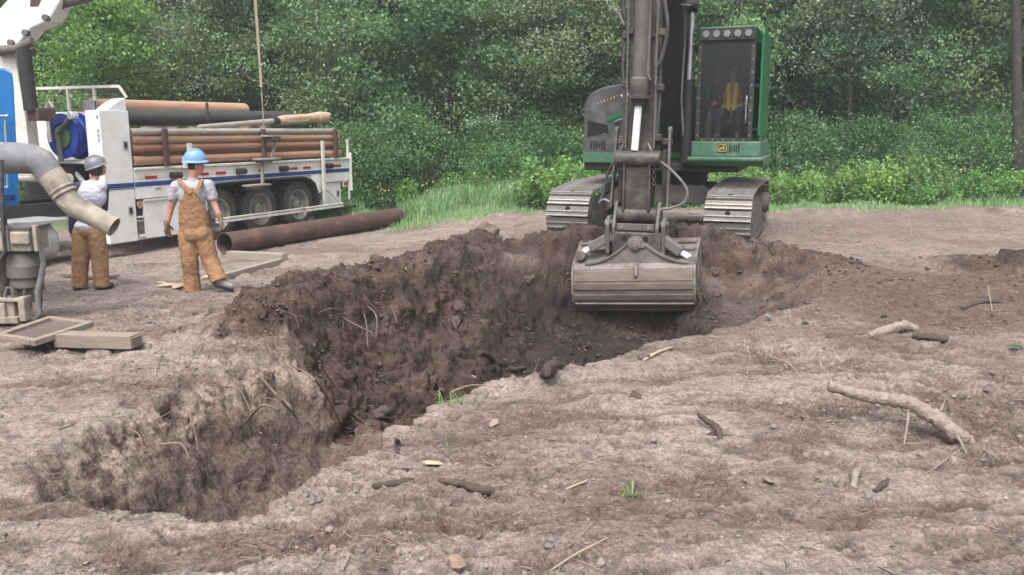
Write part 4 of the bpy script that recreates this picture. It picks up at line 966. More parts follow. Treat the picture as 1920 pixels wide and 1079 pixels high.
    MB().box((-4.62, 0.03, w(0.40)), (0.15, 0.05, 0.03)).build('pocket_shelf', 'white', tk)
    MB().box((-4.62, 0.03, w(0.05)), (0.15, 0.05, 0.04)).build('pocket_shelf', 'white', tk)
    mk = MB().cyl((-4.62, 0.045, w(0.63)), (-4.62, 0.01, w(0.63)), 0.055, n=18).build('marker_lamp', 'amber', tk, 0.008, 40)
    MB().torus((-4.62, 0.02, w(0.63)), (0, 1, 0), 0.06, 0.012, 20, 6).build('lamp_ring', 'alu', mk, 0, 60)
    MB().box((-4.195, -0.004, w(0.905)), (0.19, 0.008, 0.055)).build('placard', 'white', tk); MB().box((-4.195, -0.010, w(0.905)), (0.15, 0.004, 0.018)).build('placard_print', 'red', tk)
    def latch(x, z, y=0.0):
        l = MB().box((x, y - 0.008, z), (0.10, 0.016, 0.16)).build('latch', 'alu', tk, 0.004)
        MB().box((x, y - 0.022, z), (0.055, 0.014, 0.10)).build('latch_handle', 'black', l, 0.004)
    # tall cabinet
    cab = MB(); cab.prism([(-5.35, w(-0.03)), (-4.73, w(-0.03)), (-4.73, w(2.33)), (-5.35, w(2.33))], 0.0, 0.36, 'y'); co = cab.build('tool_cabinet', 'white', tk, 0.012)
    MB().prism([(-5.18, w(2.335)), (-4.74, w(2.335)), (-4.74, w(2.56)), (-4.90, w(2.50))], 0.03, 0.33, 'y').build('cabinet_cap', 'white', co, 0.01)
    MB().box((-5.04, -0.004, w(1.0)), (0.62, 0.006, 0.085)).build('blue_stripe', 'navy', co)
    MB().box((-5.04, -0.0045, w(0.94)), (0.60, 0.007, 0.01)).build('door_seam', 'black', co); 
    latch(-4.86, w(1.72)); latch(-4.86, w(0.54))
    for zz in (2.22, 1.98, 1.9, 1.82, 1.30, 0.4):
        MB().box((-5.358, 0.05, w(zz)), (0.015, 0.05, 0.05)).build('door_hinge', 'alu', co, 0.004)
    fl = MB().box((-5.22, 0.40, w(2.42)), (0.08, 0.22, 0.18)).build('flood_lamp', 'lampglass', tk, 0.01); MB().box((-5.16, 0.40, w(2.42)), (0.06, 0.20, 0.16)).build('lamp_body', 'black', fl, 0.01)
    # headboard behind the cabinet with open guard on top
    hb = MB(); hb.box((-4.80, 1.43, w(1.78)), (0.08, 2.14, 1.08)); hbo = hb.build('headboard', 'white', tk, 0.01)
    gr = MB()
    gr.bar((-4.80, 0.1, w(2.76)), (-4.80, 2.5, w(2.76)), 0.05, 0.05); gr.bar((-4.80, 0.1, w(2.76)), (-4.72, 0.02, w(2.56)), 0.05, 0.05)
    for yy in (0.75, 1.45, 2.45): gr.bar((-4.80, yy, w(2.32)), (-4.80, yy, w(2.74)), 0.05, 0.05, (1, 0, 0))
    gro = gr.build('headboard_guard', 'whiteold', tk, 0.006)
    mesh = MB()
    for k in range(34): mesh.bar((-4.80, 0.12 + k * 0.07, w(2.34)), (-4.80, 0.12 + k * 0.07, w(2.74)), 0.003, 0.003, (1, 0, 0))
    for k in range(6): mesh.bar((-4.803, 0.12, w(2.37 + k * 0.065)), (-4.803, 2.45, w(2.37 + k * 0.065)), 0.003, 0.003)
    me_o = mesh.build('guard_mesh', 'steel', gro); me_o['kind'] = 'stuff'
    # hose reel
    rc = Vector((-5.30, 0.86, w(1.88)))
    rs = MB()
    for k in range(4): rs.torus(rc + Vector((-0.09 + 0.06 * k, 0, 0)), (1, 0, 0), 0.30 + 0.02 * (k % 2), 0.055, 36, 10)
    reel = rs.build('hose_reel', 'reelblue', tk, 0, 60)
    MB().lathe(rc + Vector((-0.15, 0, 0)), (1, 0, 0), [(0, 0.24), (0.0, 0.40), (0.012, 0.40), (0.012, 0.24)], 36, False).build('reel_flange', 'reelblue', reel, 0, 40)
    MB().lathe(rc + Vector((0.16, 0, 0)), (1, 0, 0), [(0, 0.02), (0.0, 0.42), (0.012, 0.42), (0.012, 0.02)], 36, False).build('reel_flange', 'reelblue', reel, 0, 40)
    MB().cyl(rc + Vector((-0.16, 0, 0)), rc + Vector((0.2, 0, 0)), 0.20, n=28).build('reel_drum', 'dustygreen', reel, 0, 40)
    am = MB(); am.bar(rc + Vector((-0.2, 0.02, -0.45)), rc + Vector((-0.2, 0.06, 0.10)), 0.05, 0.10, (0, 1, 0)); am.bar(rc + Vector((-0.2, 0.05, 0.05)), rc + Vector((-0.2, -0.36, 0.36)), 0.05, 0.09, (1, 0, 0)); am.build('reel_arm', 'dustygrey', tk, 0.008)
    gh = MB().cyl(rc + Vector((-0.26, -0.37, 0.36)), rc + Vector((-0.12, -0.37, 0.36)), 0.07, n=16).build('reel_motor', 'alu', tk, 0.01, 40)
    MB().tube([rc + Vector((-0.26, 0.18, -0.1)), rc + Vector((-0.26, 0.20, 0.3)), rc + Vector((-0.25, 0.22, 0.52)), rc + Vector((-0.24, 0.14, 0.60)), rc + Vector((-0.22, 0.08, 0.5))], 0.03, 10).build('reel_guide', 'whiteold', tk, 0, 60)
    cb = MB(); cb.box((-5.05, 1.0, w(1.42)), (0.5, 1.2, 0.06)); cb.bar((-5.2, 0.5, w(0.85)), (-5.2, 1.1, w(1.38)), 0.06, 0.06); cb.bar((-5.2, 0.50, w(0.6)), (-5.2, 0.50, w(1.38)), 0.06, 0.06); cb.build('reel_bracket', 'whiteold', tk, 0.006)
    MB().box((-5.0, 1.6, w(1.05)), (0.5, 1.4, 0.7)).build('hydraulic_block', 'black', tk, 0.02)
    MB().cyl((-5.5, 0.7, w(1.14)), (-5.5, 2.2, w(1.14)), 0.085, n=18).build('air_tank', 'whiteold', tk, 0.01, 40)
    MB().tube([(-5.9, 2.1, w(2.1)), (-5.7, 1.8, w(2.0)), (-5.5, 1.5, w(1.6)), (-5.4, 1.35, w(1.35))], 0.03, 8).build('hydraulic_hose', 'hose', tk, 0, 60)
    MB().tube([(-5.9, 2.15, w(2.05)), (-5.65, 1.85, w(1.9)), (-5.45, 1.62, w(1.5)), (-5.4, 1.55, w(1.25))], 0.03, 8).build('hydraulic_hose', 'hose', tk, 0, 60)
    # fuel tank and step deck ahead of the cabinet
    MB().lathe((-8.2, 0.40, w(0.12)), (1, 0, 0), [(0, 0.1), (0.03, 0.28), (0.12, 0.35), (1.85, 0.35), (1.95, 0.28), (1.98, 0.1)], 28).build('fuel_tank', 'alu', tk, 0, 50)
    MB().box((-7.2, 0.5, w(0.49)), (2.2, 0.95, 0.05)).build('step_deck', 'alu', tk, 0.008)
    MB().box((-5.9, 0.6, w(-0.02)), (0.8, 0.7, 0.06)).build('step_plate', 'dustygrey', tk, 0.008)
    # stakes and posts
    for xx in (-4.0, -1.3, 1.25):
        MB().box((xx, -0.075, w(1.66)), (0.09, 0.07, 0.70)).build('stake', 'brownstake', tk, 0.006)
        MB().box((xx, 2.50, w(1.66)), (0.09, 0.05, 0.70)).build('stake', 'brownstake', tk, 0.006)
    MB().box((-2.45, 0.36, w(2.28)), (0.05, 0.04, 0.52)).build('stake', 'brownstake', tk, 0.004)
    MB().box((-3.43, -0.09, w(1.52)), (0.10, 0.05, 0.42)).build('fold_post', 'whiteold', tk, 0.006)
    MB().box((-3.55, -0.09, w(1.37)), (0.12, 0.06, 0.22)).build('fold_post', 'whiteold', tk, 0.006)
    ga = MB(); ga.box((0.70, -0.10, w(1.02)), (0.09, 0.05, 1.42)); ga.bar((0.72, -0.10, w(0.64)), (1.34, -0.12, w(0.18)), 0.05, 0.05); ga.build('guard_post', 'whiteold', tk, 0.006)
    gb = MB(); gb.box((-0.77, -0.14, w(0.20)), (4.24, 0.06, 0.035)); gb.box((-0.77, -0.14, w(0.14)), (4.24, 0.06, 0.05)); gb.build('guard_rail', 'whiteold', tk, 0.005)
    MB().torus((-0.2, -0.18, w(0.15)), (0.3, 1, 0.1), 0.06, 0.012, 18, 6).build('strap_loop', 'straw', tk, 0, 60)
    tp = MB(); tp.box((1.865, 0.03, w(1.0)), (0.05, 0.05, 1.5)); tp.build('tail_post', 'whiteold', tk, 0.006)
    MB().box((1.90, 0.0, w(0.95)), (0.03, 0.10, 0.95)).build('tail_board', 'white', tk, 0.006)
    MB().box((1.19, 0.33, w(0.44)), (0.72, 0.56, 0.56)).build('rear_box', 'white', tk, 0.01); latch(1.41, w(0.44), 0.05)
    tlb = MB().cyl((1.68, 0.01, w(0.66)), (1.68, -0.02, w(0.66)), 0.05, n=16).build('tail_lamp', 'red', tk, 0.006, 40); MB().box((1.68, 0.02, w(0.66)), (0.16, 0.02, 0.16)).build('lamp_plate', 'white', tlb)
    MB().box((1.55, 0.1, w(0.08)), (0.7, 0.5, 0.05)).build('rear_step', 'black', tk, 0.01)
    # folding stair
    lad = MB(); lad.bar((-0.95, -0.14, w(1.85)), (-1.15, -0.14, w(1.38)), 0.06, 0.05, (0, 1, 0)); lo = lad.build('folding_stair', 'woodgrey', tk, 0.005)
    MB().bar((-1.52, -0.20, w(1.36)), (-1.57, -0.22, w(0.83)), 0.06, 0.05, (0, 1, 0)).build('stair_rail', 'woodgrey', lo, 0.005)
    for (a, b, z) in ((-1.43, -0.72, 1.86), (-1.72, -1.06, 1.37), (-2.08, -1.43, 0.83)):
        MB().box(((a + b) / 2, -0.22, w(z)), (b - a, 0.24, 0.035)).build('tread', 'woodgrey', lo, 0.005); MB().box(((a + b) / 2 - 0.1, -0.22, w(z - 0.05)), (0.3, 0.2, 0.06)).build('tread_bracket', 'dustygrey', lo, 0.005)
    # folded loader crane between cab and bed
    c0 = Vector((-6.2, 1.25, 0))
    def cp(px, py, off=0.0):      # point of the crane's plane, in truck space
        p = at(px, py, 14.94 + off); return TRM.inverted() @ p
    col = MB(); pts = [cp(-12, 330), cp(-12, 95), cp(26, 95), cp(48, 220), cp(60, 330)]
    def slab(poly, th, mb):
        n = len(poly); d = TRM.to_3x3().inverted() @ Vector((0, th, 0)); mb.add([p for p in poly] + [p + d for p in poly], [tuple(range(n)), tuple(reversed(range(n, 2 * n)))] + [(i, i + n, (i + 1) % n + n, (i + 1) % n) for i in range(n)]); return mb
    slab(pts, 0.35, col).build('crane_column', 'whiteold', tk, 0.02)
    bm_ = MB(); slab([cp(-60, 60, -0.05), cp(0, 15, -0.05), cp(40, -30, -0.05), cp(120, -60, -0.05), cp(112, 5, -0.05), cp(92, 38, -0.05), cp(58, 54, -0.05), cp(30, 88, -0.05), cp(-20, 95, -0.05)], 0.45, bm_)
    kn = bm_.build('crane_boom', 'white', tk, 0.03)
    MB().tube([cp(95, 25, 0.15), cp(115, 5, 0.15), cp(160, -5, 0.15), cp(260, -60, 0.15)], 0.10, 14).build('crane_jib', 'dustygrey', kn, 0, 50)
    for q in ((18, 80), (45, 61), (83, 33)):
        a = cp(q[0], q[1], -0.12); MB().cyl(a, a + (TRM.to_3x3().inverted() @ Vector((0, 0.12, 0))), 0.055, n=16).build('crane_pin', 'dustygrey', kn, 0.01, 40)
    MB().add([cp(57, -2, -0.055), cp(78, -2, -0.055), cp(72, 12, -0.055), cp(56, 13, -0.055)], [(0, 1, 2, 3)]).build('paint_chip', 'ruststeel', kn)
    cyl = MB(); cyl.tube([cp(58, 208, -0.15), cp(44, 92, -0.15)], [0.11, 0.115], 20); cy = cyl.build('crane_cylinder', 'black', tk, 0, 40)
    MB().tube([cp(-8, 96, -0.1), cp(30, 92, -0.1), cp(62, 78, -0.1)], [0.09, 0.07, 0.08], 12).build('crane_link', 'dustygrey', tk, 0, 50)
    MB().box(cp(78, 215), (0.35, 0.3, 0.22)).build('crane_foot', 'ruststeel', tk, 0.03)
    return tk
truck = make_truck()

def truck_item(name, x0, x1, y, z0, z1, build, label, cat, group=None):
    """a load resting on the truck, built along its own x axis from its rear-left end"""
    a = TRM @ Vector((x0, y, w(z0))); b = TRM @ Vector((x1, y, w(z1))); L = (b - a).length; d = (b - a).normalized()
    o = build(L); o.name = name
    o.matrix_world = Matrix.Translation(a) @ d.to_track_quat('X', 'Z').to_matrix().to_4x4()
    tag(o, label, cat, group); return o
def pipe_b(r, t, mat):
    def f(L):
        o = MB().pipe((0, 0, 0), (L, 0, 0), r, t, 22).build('steel_pipe', mat, None, 0, 40); return o
    return f
def rod_b(r, mat):
    def f(L):
        mb = MB(); mb.tube([(0, 0, 0), (0.02, 0, 0), (0.22, 0, 0), (0.26, 0, 0), (L - 0.26, 0, 0), (L - 0.22, 0, 0), (L - 0.02, 0, 0), (L, 0, 0)], [r * 1.0, r * 1.12, r * 1.12, r, r, r * 1.12, r * 1.12, r * 0.95], 18)
        return mb.build('drill_rod', mat, None, 0, 40)
    return f
G_ = 'steel pipes stacked on the truck bed'
truck_item('steel_pipe', -4.68, 1.36, 0.06, 1.95, 1.965, rod_b(0.062, 'greypipe'), 'pale grey pipe lying along the top of the rusty pipe stack', 'pipe', G_)
truck_item('steel_pipe', -4.66, 1.52, 0.075, 1.81, 1.81, rod_b(0.075, 'rustpipe2'), 'topmost of the rusty orange pipes on the truck bed', 'pipe', G_)
truck_item('steel_pipe', -4.66, 1.56, 0.085, 1.655, 1.655, rod_b(0.075, 'rustpipe'), 'second rusty orange pipe from the top of the truck stack', 'pipe', G_)
truck_item('steel_pipe', -4.62, 1.50, 0.20, 1.555, 1.555, rod_b(0.072, 'rustpipe'), 'set-back rusty pipe above the lowest pipe on the truck', 'pipe', G_)
truck_item('steel_pipe', -4.66, 1.60, 0.085, 1.425, 1.425, rod_b(0.08, 'rustpipe2'), 'lowest rusty pipe resting on the truck bed rail', 'pipe', G_)
for k in range(4):
    truck_item('steel_pipe', -4.62, 1.48, 0.42 + 0.2 * k, 1.36, 1.36, rod_b(0.08, 'rustpipe'), ['second', 'third', 'fourth', 'fifth'][k] + ' rusty pipe across the bed floor, counted from the near rail', 'pipe', G_)
for k in range(4):
    truck_item('steel_pipe', -4.62, 1.48, 0.40 + 0.2 * k, 1.535, 1.535, rod_b(0.08, 'rustpipe'), ['second', 'third', 'fourth', 'fifth'][k] + ' rusty pipe in the second layer, counted from the near rail', 'pipe', G_)
truck_item('casing_pipe', -4.70, 0.15, 0.50, 2.21, 2.26, pipe_b(0.155, 0.012, 'blackpipe'), 'thick black pipe on top of the truck load', 'pipe')
truck_item('casing_pipe', -4.74, -0.62, 1.05, 2.40, 2.42, pipe_b(0.165, 0.012, 'rustpipe2'), 'thick tan rusty pipe behind the black pipe on the truck', 'pipe')
def cradle(L):
    return MB().box((L / 2, 0, 0), (L, 1.5, 0.10)).build('dunnage_board', 'woodgrey', None, 0.006)
truck_item('dunnage_board', -3.0, -2.86, 0.95, 2.0, 2.0, cradle, 'grey timber crosspiece under the thick pipes near the cabinet end', 'timber', 'crosspieces under the thick pipes')
truck_item('dunnage_board', -0.9, -0.76, 0.95, 2.03, 2.03, cradle, 'grey timber crosspiece under the thick pipes near the drill tool', 'timber', 'crosspieces under the thick pipes')
def make_tool():
    a = TRM @ Vector((-2.95, 0.12, w(2.04))); b = TRM @ Vector((1.22, 0.12, w(2.30))); d = (b - a).normalized(); L = (b - a).length
    t = empty('drill_tool', a, 0, 'muddy drill tool on a grey rod slung above the pipe stack', 'drill tool'); t.rotation_euler = d.to_track_quat('X', 'Z').to_euler()
    MB().tube([(0, 0, 0), (1.0, 0, 0), (L - 1.95, 0, 0)], [0.05, 0.055, 0.062], 18).build('rod', 'greypipe', t, 0, 40)
    MB().tube([(L - 2.0, 0, 0), (L - 1.98, 0, 0), (L - 1.80, 0, 0), (L - 1.78, 0, 0)], [0.06, 0.078, 0.078, 0.07], 18).build('joint', 'black', t, 0, 40)
    body = MB().tube([(L - 1.80, 0, 0), (L - 1.74, 0, 0), (L - 1.6, 0, 0), (L - 1.1, 0, 0), (L - 0.75, 0, 0), (L - 0.55, 0, 0), (L - 0.45, 0, 0)], [0.07, 0.10, 0.115, 0.11, 0.105, 0.12, 0.115], 20).build('hammer_body', 'tool', t, 0, 40)
    MB().box((L - 1.2, -0.10, 0.0), (0.75, 0.05, 0.12)).build('flat_key', 'tool', body, 0.01)
    MB().lathe((L - 0.45, 0, 0), (1, 0, 0), [(0, 0.10), (0.03, 0.135), (0.18, 0.14), (0.20, 0.11), (0.24, 0.12), (0.36, 0.13)], 20).build('collar', 'tool', t, 0, 40)
    for k in range(3):
        a_ = 2 * math.pi * k / 3 + 0.5; MB().ell((L - 0.05, 0.065 * math.cos(a_), 0.065 * math.sin(a_)), (0.10, 0.075, 0.075), 12, 8).build('bit_cone', 'tool', t, 0, 60)
    return t
make_tool()
def make_hoist():
    p = at(494, 225, 18.85); z0 = p.z
    t = empty('hoist_line', (p.x, p.y, z0), 0, 'pale lifting strap hanging from above onto the drill tool', 'lifting strap')
    MB().tube([(0.0, 0, -0.18), (0.0, 0, 0.1), (-0.01, 0, 0.75)], 0.013, 8).build('cable', 'straw', t)
    st = MB(); st.bar((-0.01, 0, 0.72), (-0.06, 0, 3.4), 0.055, 0.012, (0, 1, 0)); st.bar((-0.06, 0, 3.4), (-0.08, 0.02, 6.5), 0.05, 0.012, (0, 1, 0)); st.build('strap', 'straw', t)
    MB().tube([(0, -0.03, 0.68), (0.0, 0, 0.80)], [0.03, 0.02], 8).build('knot', 'straw', t)
make_hoist()

# ------------------------------------------------------------------ casing on the ground, timbers
def casing():
    a = on(421, 457, -0.07); b = on(748, 406, -0.07); d = (b - a); L = d.length
    t = empty('steel_casing', a, 0, 'long rusty steel casing pipe lying on the ground beside the truck', 'pipe'); t.rotation_euler = d.to_track_quat('X', 'Z').to_euler()
    MB().pipe((0, 0, 0), (L, 0, 0), 0.20, 0.014, 40).build('casing_wall', 'ruststeel', t, 0, 40)
    for x, z, rx in ((3.0, 0.06, -0.2), (3.06, 0.075, 0.5), (3.2, 0.05, -0.3), (2.0, 0.03, 0.9), (1.45, 0.06, 1.2)):
        yy = -math.sqrt(0.2015 ** 2 - z * z)
        MB().box((x, yy, z), (0.02, 0.004, 0.10), rot=(math.atan2(z, -yy) * 1.0, rx, 0)).build('chalk_mark', 'woodgrey', t)
    MB().lathe((L - 0.02, 0, 0), (1, 0, 0), [(0, 0.2), (0.0, 0.206), (0.03, 0.206), (0.03, 0.19)], 40, False).build('end_ring', 'steel', t, 0, 40)
casing()
def timber(name, p0, p1, wd, ht, mat, label, group=None, grooves=False):
    p0, p1 = Vector(p0), Vector(p1); d = p1 - p0; L = d.length
    mb = MB(); mb.box((L / 2, 0, ht / 2), (L, wd, ht)); o = mb.build(name, mat, None, 0.006)
    o.location = p0; o.rotation_euler = d.to_track_quat('X', 'Z').to_euler(); tag(o, label, 'timber', group)
    if grooves:
        for k in range(4): MB().box((L + 0.006, 0, ht * (0.2 + 0.2 * k)), (0.02, wd * 0.98, ht * 0.10)).build('end_ridge', mat, o)
    return o
a = onground(425, 487); b = onground(527, 492); timber('timber_block', (a.x, a.y + 0.15, a.z - 0.01), (b.x + 0.05, b.y + 0.1, b.z), 0.16, 0.14, 'woodgrey', 'squared grey timber block under the near end of the rusty casing')
a = onground(418, 524); b = onground(525, 495); timber('plank', (a.x, a.y, a.z - 0.01), (b.x, b.y, b.z), 0.10, 0.09, 'woodgrey', 'long pale plank on the ground right of the overalls worker', None)
a = onground(95, 526); b = onground(190, 530); timber('plank', (a.x, a.y + 0.5, a.z - 0.01), (b.x, b.y + 0.35, b.z), 0.25, 0.05, 'wood', 'flat board lying in the truck shadow behind the white shirt worker')
a = onground(100, 652); b = onground(256, 650); timber('timber_beam', (a.x, a.y + 0.12, a.z - 0.01), (b.x, b.y, b.z - 0.01), 0.17, 0.125, 'wood', 'thick timber beam with ridged end under the wooden screen tray', None, True)
def tray():
    c = [on(0, 631, 0.12), on(66, 642, 0.09), on(167, 609, 0.12), on(94, 599, 0.13)]
    o = (c[0] + c[1] + c[2] + c[3]) / 4
    t = empty('screen_tray', (o.x, o.y, gz(o.x, o.y)), 0, 'flat wooden framed screen tray leaning on the timber beam', 'screen')
    L_ = [v - t.location for v in c]
    for i in range(4):
        a, b = L_[i], L_[(i + 1) % 4]; d = (b - a).normalized()
        MB().bar(a - d * 0.03, b + d * 0.03 if i % 2 else b - d * 0.03, 0.07, 0.055).build('frame_rail', 'wood', t, 0.004)
    dn = Vector((0, 0, -0.01))
    MB().add([v + dn for v in L_] + [v + dn - Vector((0, 0, 0.004)) for v in L_], [(0, 1, 2, 3), (7, 6, 5, 4)]).build('screen_sheet', 'dustysheet', t)
    me_ = MB()
    for k in range(1, 22):
        u = k / 22; me_.bar(L_[0].lerp(L_[1], u), L_[3].lerp(L_[2], u), 0.003, 0.003); me_.bar(L_[0].lerp(L_[3], u), L_[1].lerp(L_[2], u), 0.003, 0.003)
    mo = me_.build('screen_wire', 'dustysheet', t); mo['kind'] = 'stuff'
tray()

# ------------------------------------------------------------------ drill rig at the left edge
def make_rig():
    Y = 9.2; base = at(-90, 600, 9.0); g = gz(base.x, 9.4)
    r = empty('drill_rig', (base.x, 9.4, g), 0, 'blue and cream drill rig at the left edge with bent discharge pipe', 'drill rig'); o = r.location
    L = lambda px, py, y=Y: at(px, py, y) - o
    # blue cabinet
    a = [L(-330, 128, 9.7), L(10, 128, 9.7), L(24, 136, 9.7), L(27, 160, 9.7), L(38, 388, 9.7), L(-330, 388, 9.7)]
    n = len(a); d = Vector((-1.2, 1.2, 0))
    MB().add(a + [p + d for p in a], [tuple(range(n)), tuple(reversed(range(n, 2 * n)))] + [(i, i + n, (i + 1) % n + n, (i + 1) % n) for i in range(n)]).build('blue_cabinet', 'blue', r, 0.025)
    for y0 in (218, 352):
        p = L(6, y0, 9.62); MB().cyl(p + Vector((-0.08, 0, 0)), p + Vector((0.03, 0, 0)), 0.014, n=10).build('hinge_pin', 'steel', r); MB().ell(p + Vector((0.04, 0, 0)), (0.02, 0.02, 0.02), 10, 8).build('pin_knob', 'alu', r, 0, 60)
    MB().cyl(L(9, 225, 9.64), L(14, 350, 9.64), 0.008, n=8).build('hinge_rod', 'yellow', r)
    MB().box(L(-20, 370, 9.68) + Vector((0.1, 0, 0)), (0.35, 0.02, 0.05)).build('cabinet_seam', 'navy', r)
    # discharge pipe
    stub = MB().tube([L(-120, 292), L(-20, 295), L(14, 297)], 0.165, 24).build('discharge_stub', 'cream', r, 0, 40)
    MB().lathe(L(-8, 296), (1, 0, 0), [(0, 0.165), (0, 0.172), (0.03, 0.172), (0.03, 0.165)], 24, False).build('clamp_band', 'yellow', stub)
    pts = [L(12, 297), L(35, 297), L(62, 299), L(78, 306), L(90, 322), L(100, 340)]
    MB().tube(pts, [0.168, 0.166, 0.160, 0.150, 0.138, 0.130], 28).build('rubber_elbow', 'elbowgrey', r, 0, 60)
    MB().tube([L(94, 328), L(106, 342), L(112, 352), L(122, 366)], [0.138, 0.140, 0.134, 0.128], 24).build('pipe_collar', 'cream', r, 0, 60)
    MB().torus(L(116, 356), (L(122, 366) - L(112, 352)), 0.128, 0.016, 28, 8).build('clamp_band', 'cream', r, 0, 60)
    MB().torus(L(121, 364), (L(122, 366) - L(112, 352)), 0.125, 0.016, 28, 8).build('clamp_band', 'cream', r, 0, 60)
    P = [L(118, 360), L(128, 376), L(140, 388), L(158, 397), L(180, 408), L(214, 426)]
    MB().tube(P, [0.122, 0.120, 0.118, 0.115, 0.112, 0.108], 24, False).build('discharge_spout', 'cream', r, 0, 60)
    e = (P[-1] - P[-2]).normalized()
    MB().lathe(P[-1] - e * 0.01, e, [(0, 0.108), (0.012, 0.108), (0.012, 0.097), (-0.12, 0.094), (-0.12, 0.001)], 24, False).build('spout_mouth', 'cream', r, 0, 40)
    MB().tube([L(118, 372, 9.1), L(112, 380, 9.1), L(124, 390, 9.1)], 0.02, 8).build('hook', 'cream', r)
    # mast foot, gearbox and bell
    MB().box(L(-16, 500, 8.9), (0.28, 0.3, 1.0)).build('mast_leg', 'cream', r, 0.02)
    MB().tube([L(3, 300, 8.7), L(5, 420, 8.7), L(9, 470, 8.7), L(2, 485, 8.7)], 0.018, 8).build('hydraulic_hose', 'hose', r, 0, 60)
    MB().tube([L(9, 400, 8.75), L(12, 470, 8.75), L(-6, 490, 8.75)], 0.02, 8).build('hydraulic_hose', 'hose', r, 0, 60)
    gbx = MB().box(L(42, 446, 8.95), (0.36, 0.36, 0.25)).build('gearbox', 'cream', r, 0.015)
    MB().box(L(38, 447, 8.75), (0.20, 0.05, 0.13)).build('inspection_cover', 'cream', gbx, 0.02); MB().box(L(42, 424, 8.95), (0.40, 0.40, 0.03)).build('top_flange', 'dustygrey', gbx, 0.006)
    for q in (14, 68): MB().box(L(q, 447, 8.76), (0.04, 0.06, 0.27)).build('side_lug', 'cream', gbx, 0.006)
    c = L(44, 470, 8.95)
    MB().lathe(c, (0, 0, -1), [(0, 0.12), (0.03, 0.15), (0.14, 0.175), (0.15, 0.185), (0.27, 0.185), (0.275, 0.16), (0.33, 0.16), (0.34, 0.165), (0.38, 0.165), (0.385, 0.11), (0.55, 0.11)], 32).build('drive_bell', 'dustygrey', r, 0, 35)
    for k in range(10):
        a_ = 2 * math.pi * k / 10; MB().cyl(c + Vector((0.145 * math.cos(a_), 0.145 * math.sin(a_), -0.39)), c + Vector((0.145 * math.cos(a_), 0.145 * math.sin(a_), -0.44)), 0.016, n=6).build('bolt', 'dustygrey', r)
    MB().tube([L(70, 452, 8.85), L(78, 468, 8.85), L(82, 492, 8.85), L(77, 520, 8.85), L(71, 545, 8.85), L(71, 570, 8.85), L(76, 586, 8.85), L(68, 598, 8.85), L(56, 600, 8.85)], 0.030, 10).build('feed_hose', 'greyhose', r, 0, 60)
    MB().tube([L(76, 540, 9.0), L(79, 560, 9.0), L(76, 580, 9.0)], 0.012, 8).build('feed_hose', 'greyhose', r, 0, 60)
    ft = MB(); ft.box(L(28, 578, 8.85), (0.10, 0.20, 0.26)); fo = ft.build('breakout_clamp', 'cream', r, 0.015)
    MB().box(L(48, 578, 8.80), (0.07, 0.16, 0.26)).build('clamp_jaw', 'cream', fo, 0.012); MB().box(L(8, 585, 8.80), (0.12, 0.18, 0.22)).build('clamp_jaw', 'cream', fo, 0.012)
    MB().box(L(22, 560, 8.82), (0.30, 0.2, 0.04)).build('clamp_plate', 'cream', fo, 0.01); MB().tube([L(10, 556, 8.75), L(14, 540, 8.75), L(22, 540, 8.75), L(25, 556, 8.75)], 0.02, 8).build('lifting_eye', 'dustygrey', fo, 0, 60)
    MB().box(L(18, 596, 8.85), (0.34, 0.3, 0.07)).build('foot_plate', 'cream', fo, 0.01)
    MB().box(L(-60, 596, 9.2), (0.8, 1.0, 0.12)).build('rig_sill', 'cream', r, 0.02)
    return r
rig = make_rig()
# ------------------------------------------------------------------ people
_tex = bpy.data.textures.new('cloth_folds', 'CLOUDS'); _tex.noise_scale = 0.05; _tex.noise_depth = 2
def skinned(mb, name, mat, parent, voxel=0.014, smooth=3, folds=0.0):
    o = mb.build(name, mat, parent)
    m = o.modifiers.new('remesh', 'REMESH'); m.mode = 'VOXEL'; m.voxel_size = voxel; m.use_smooth_shade = True
    if smooth:
        s = o.modifiers.new('smooth', 'SMOOTH'); s.iterations = smooth; s.factor = 0.5
    if folds:
        d = o.modifiers.new('folds', 'DISPLACE'); d.texture = _tex; d.strength = folds; d.mid_level = 0.5
    return o
def chain(mb, pts, rads, n=14):
    for i in range(len(pts) - 1): mb.limb(pts[i], pts[i + 1], rads[i], rads[i + 1], n)
def hand(mb, wr, d, back, side, curl=0.5, s=1.0):
    """palm, four curled fingers and a thumb; d = pointing direction, back = direction of the back of the hand, side = thumb side"""
    d, back, side = Vector(d).normalized(), Vector(back).normalized(), Vector(side).normalized()
    k = wr + d * 0.085 * s
    mb.limb(wr + d * 0.015 * s + side * 0.012 * s, k + side * 0.025 * s, 0.024 * s, 0.020 * s); mb.limb(wr + d * 0.015 * s - side * 0.012 * s, k - side * 0.025 * s, 0.024 * s, 0.018 * s)
    for i, (off, ln) in enumerate(((0.033, 0.075), (0.011, 0.083), (-0.011, 0.078), (-0.033, 0.062))):
        p = k + side * off * s; dd = d.copy()
        for j, f in enumerate((0.45, 0.32, 0.25)):
            dd = (dd - back * curl * (0.5 + 0.4 * j)).normalized(); q = p + dd * ln * f * s; mb.limb(p, q, 0.0105 * s * (1 - 0.08 * j), 0.0098 * s * (1 - 0.08 * j), 10); p = q
    p = wr + d * 0.025 * s + side * 0.03 * s
    q = p + (d * 0.7 + side * 0.7 - back * 0.2).normalized() * 0.04 * s; mb.limb(p, q, 0.014 * s, 0.012 * s, 10); mb.limb(q, q + (d * 0.95 + side * 0.15 - back * 0.3).normalized() * 0.032 * s, 0.012 * s, 0.010 * s, 10)
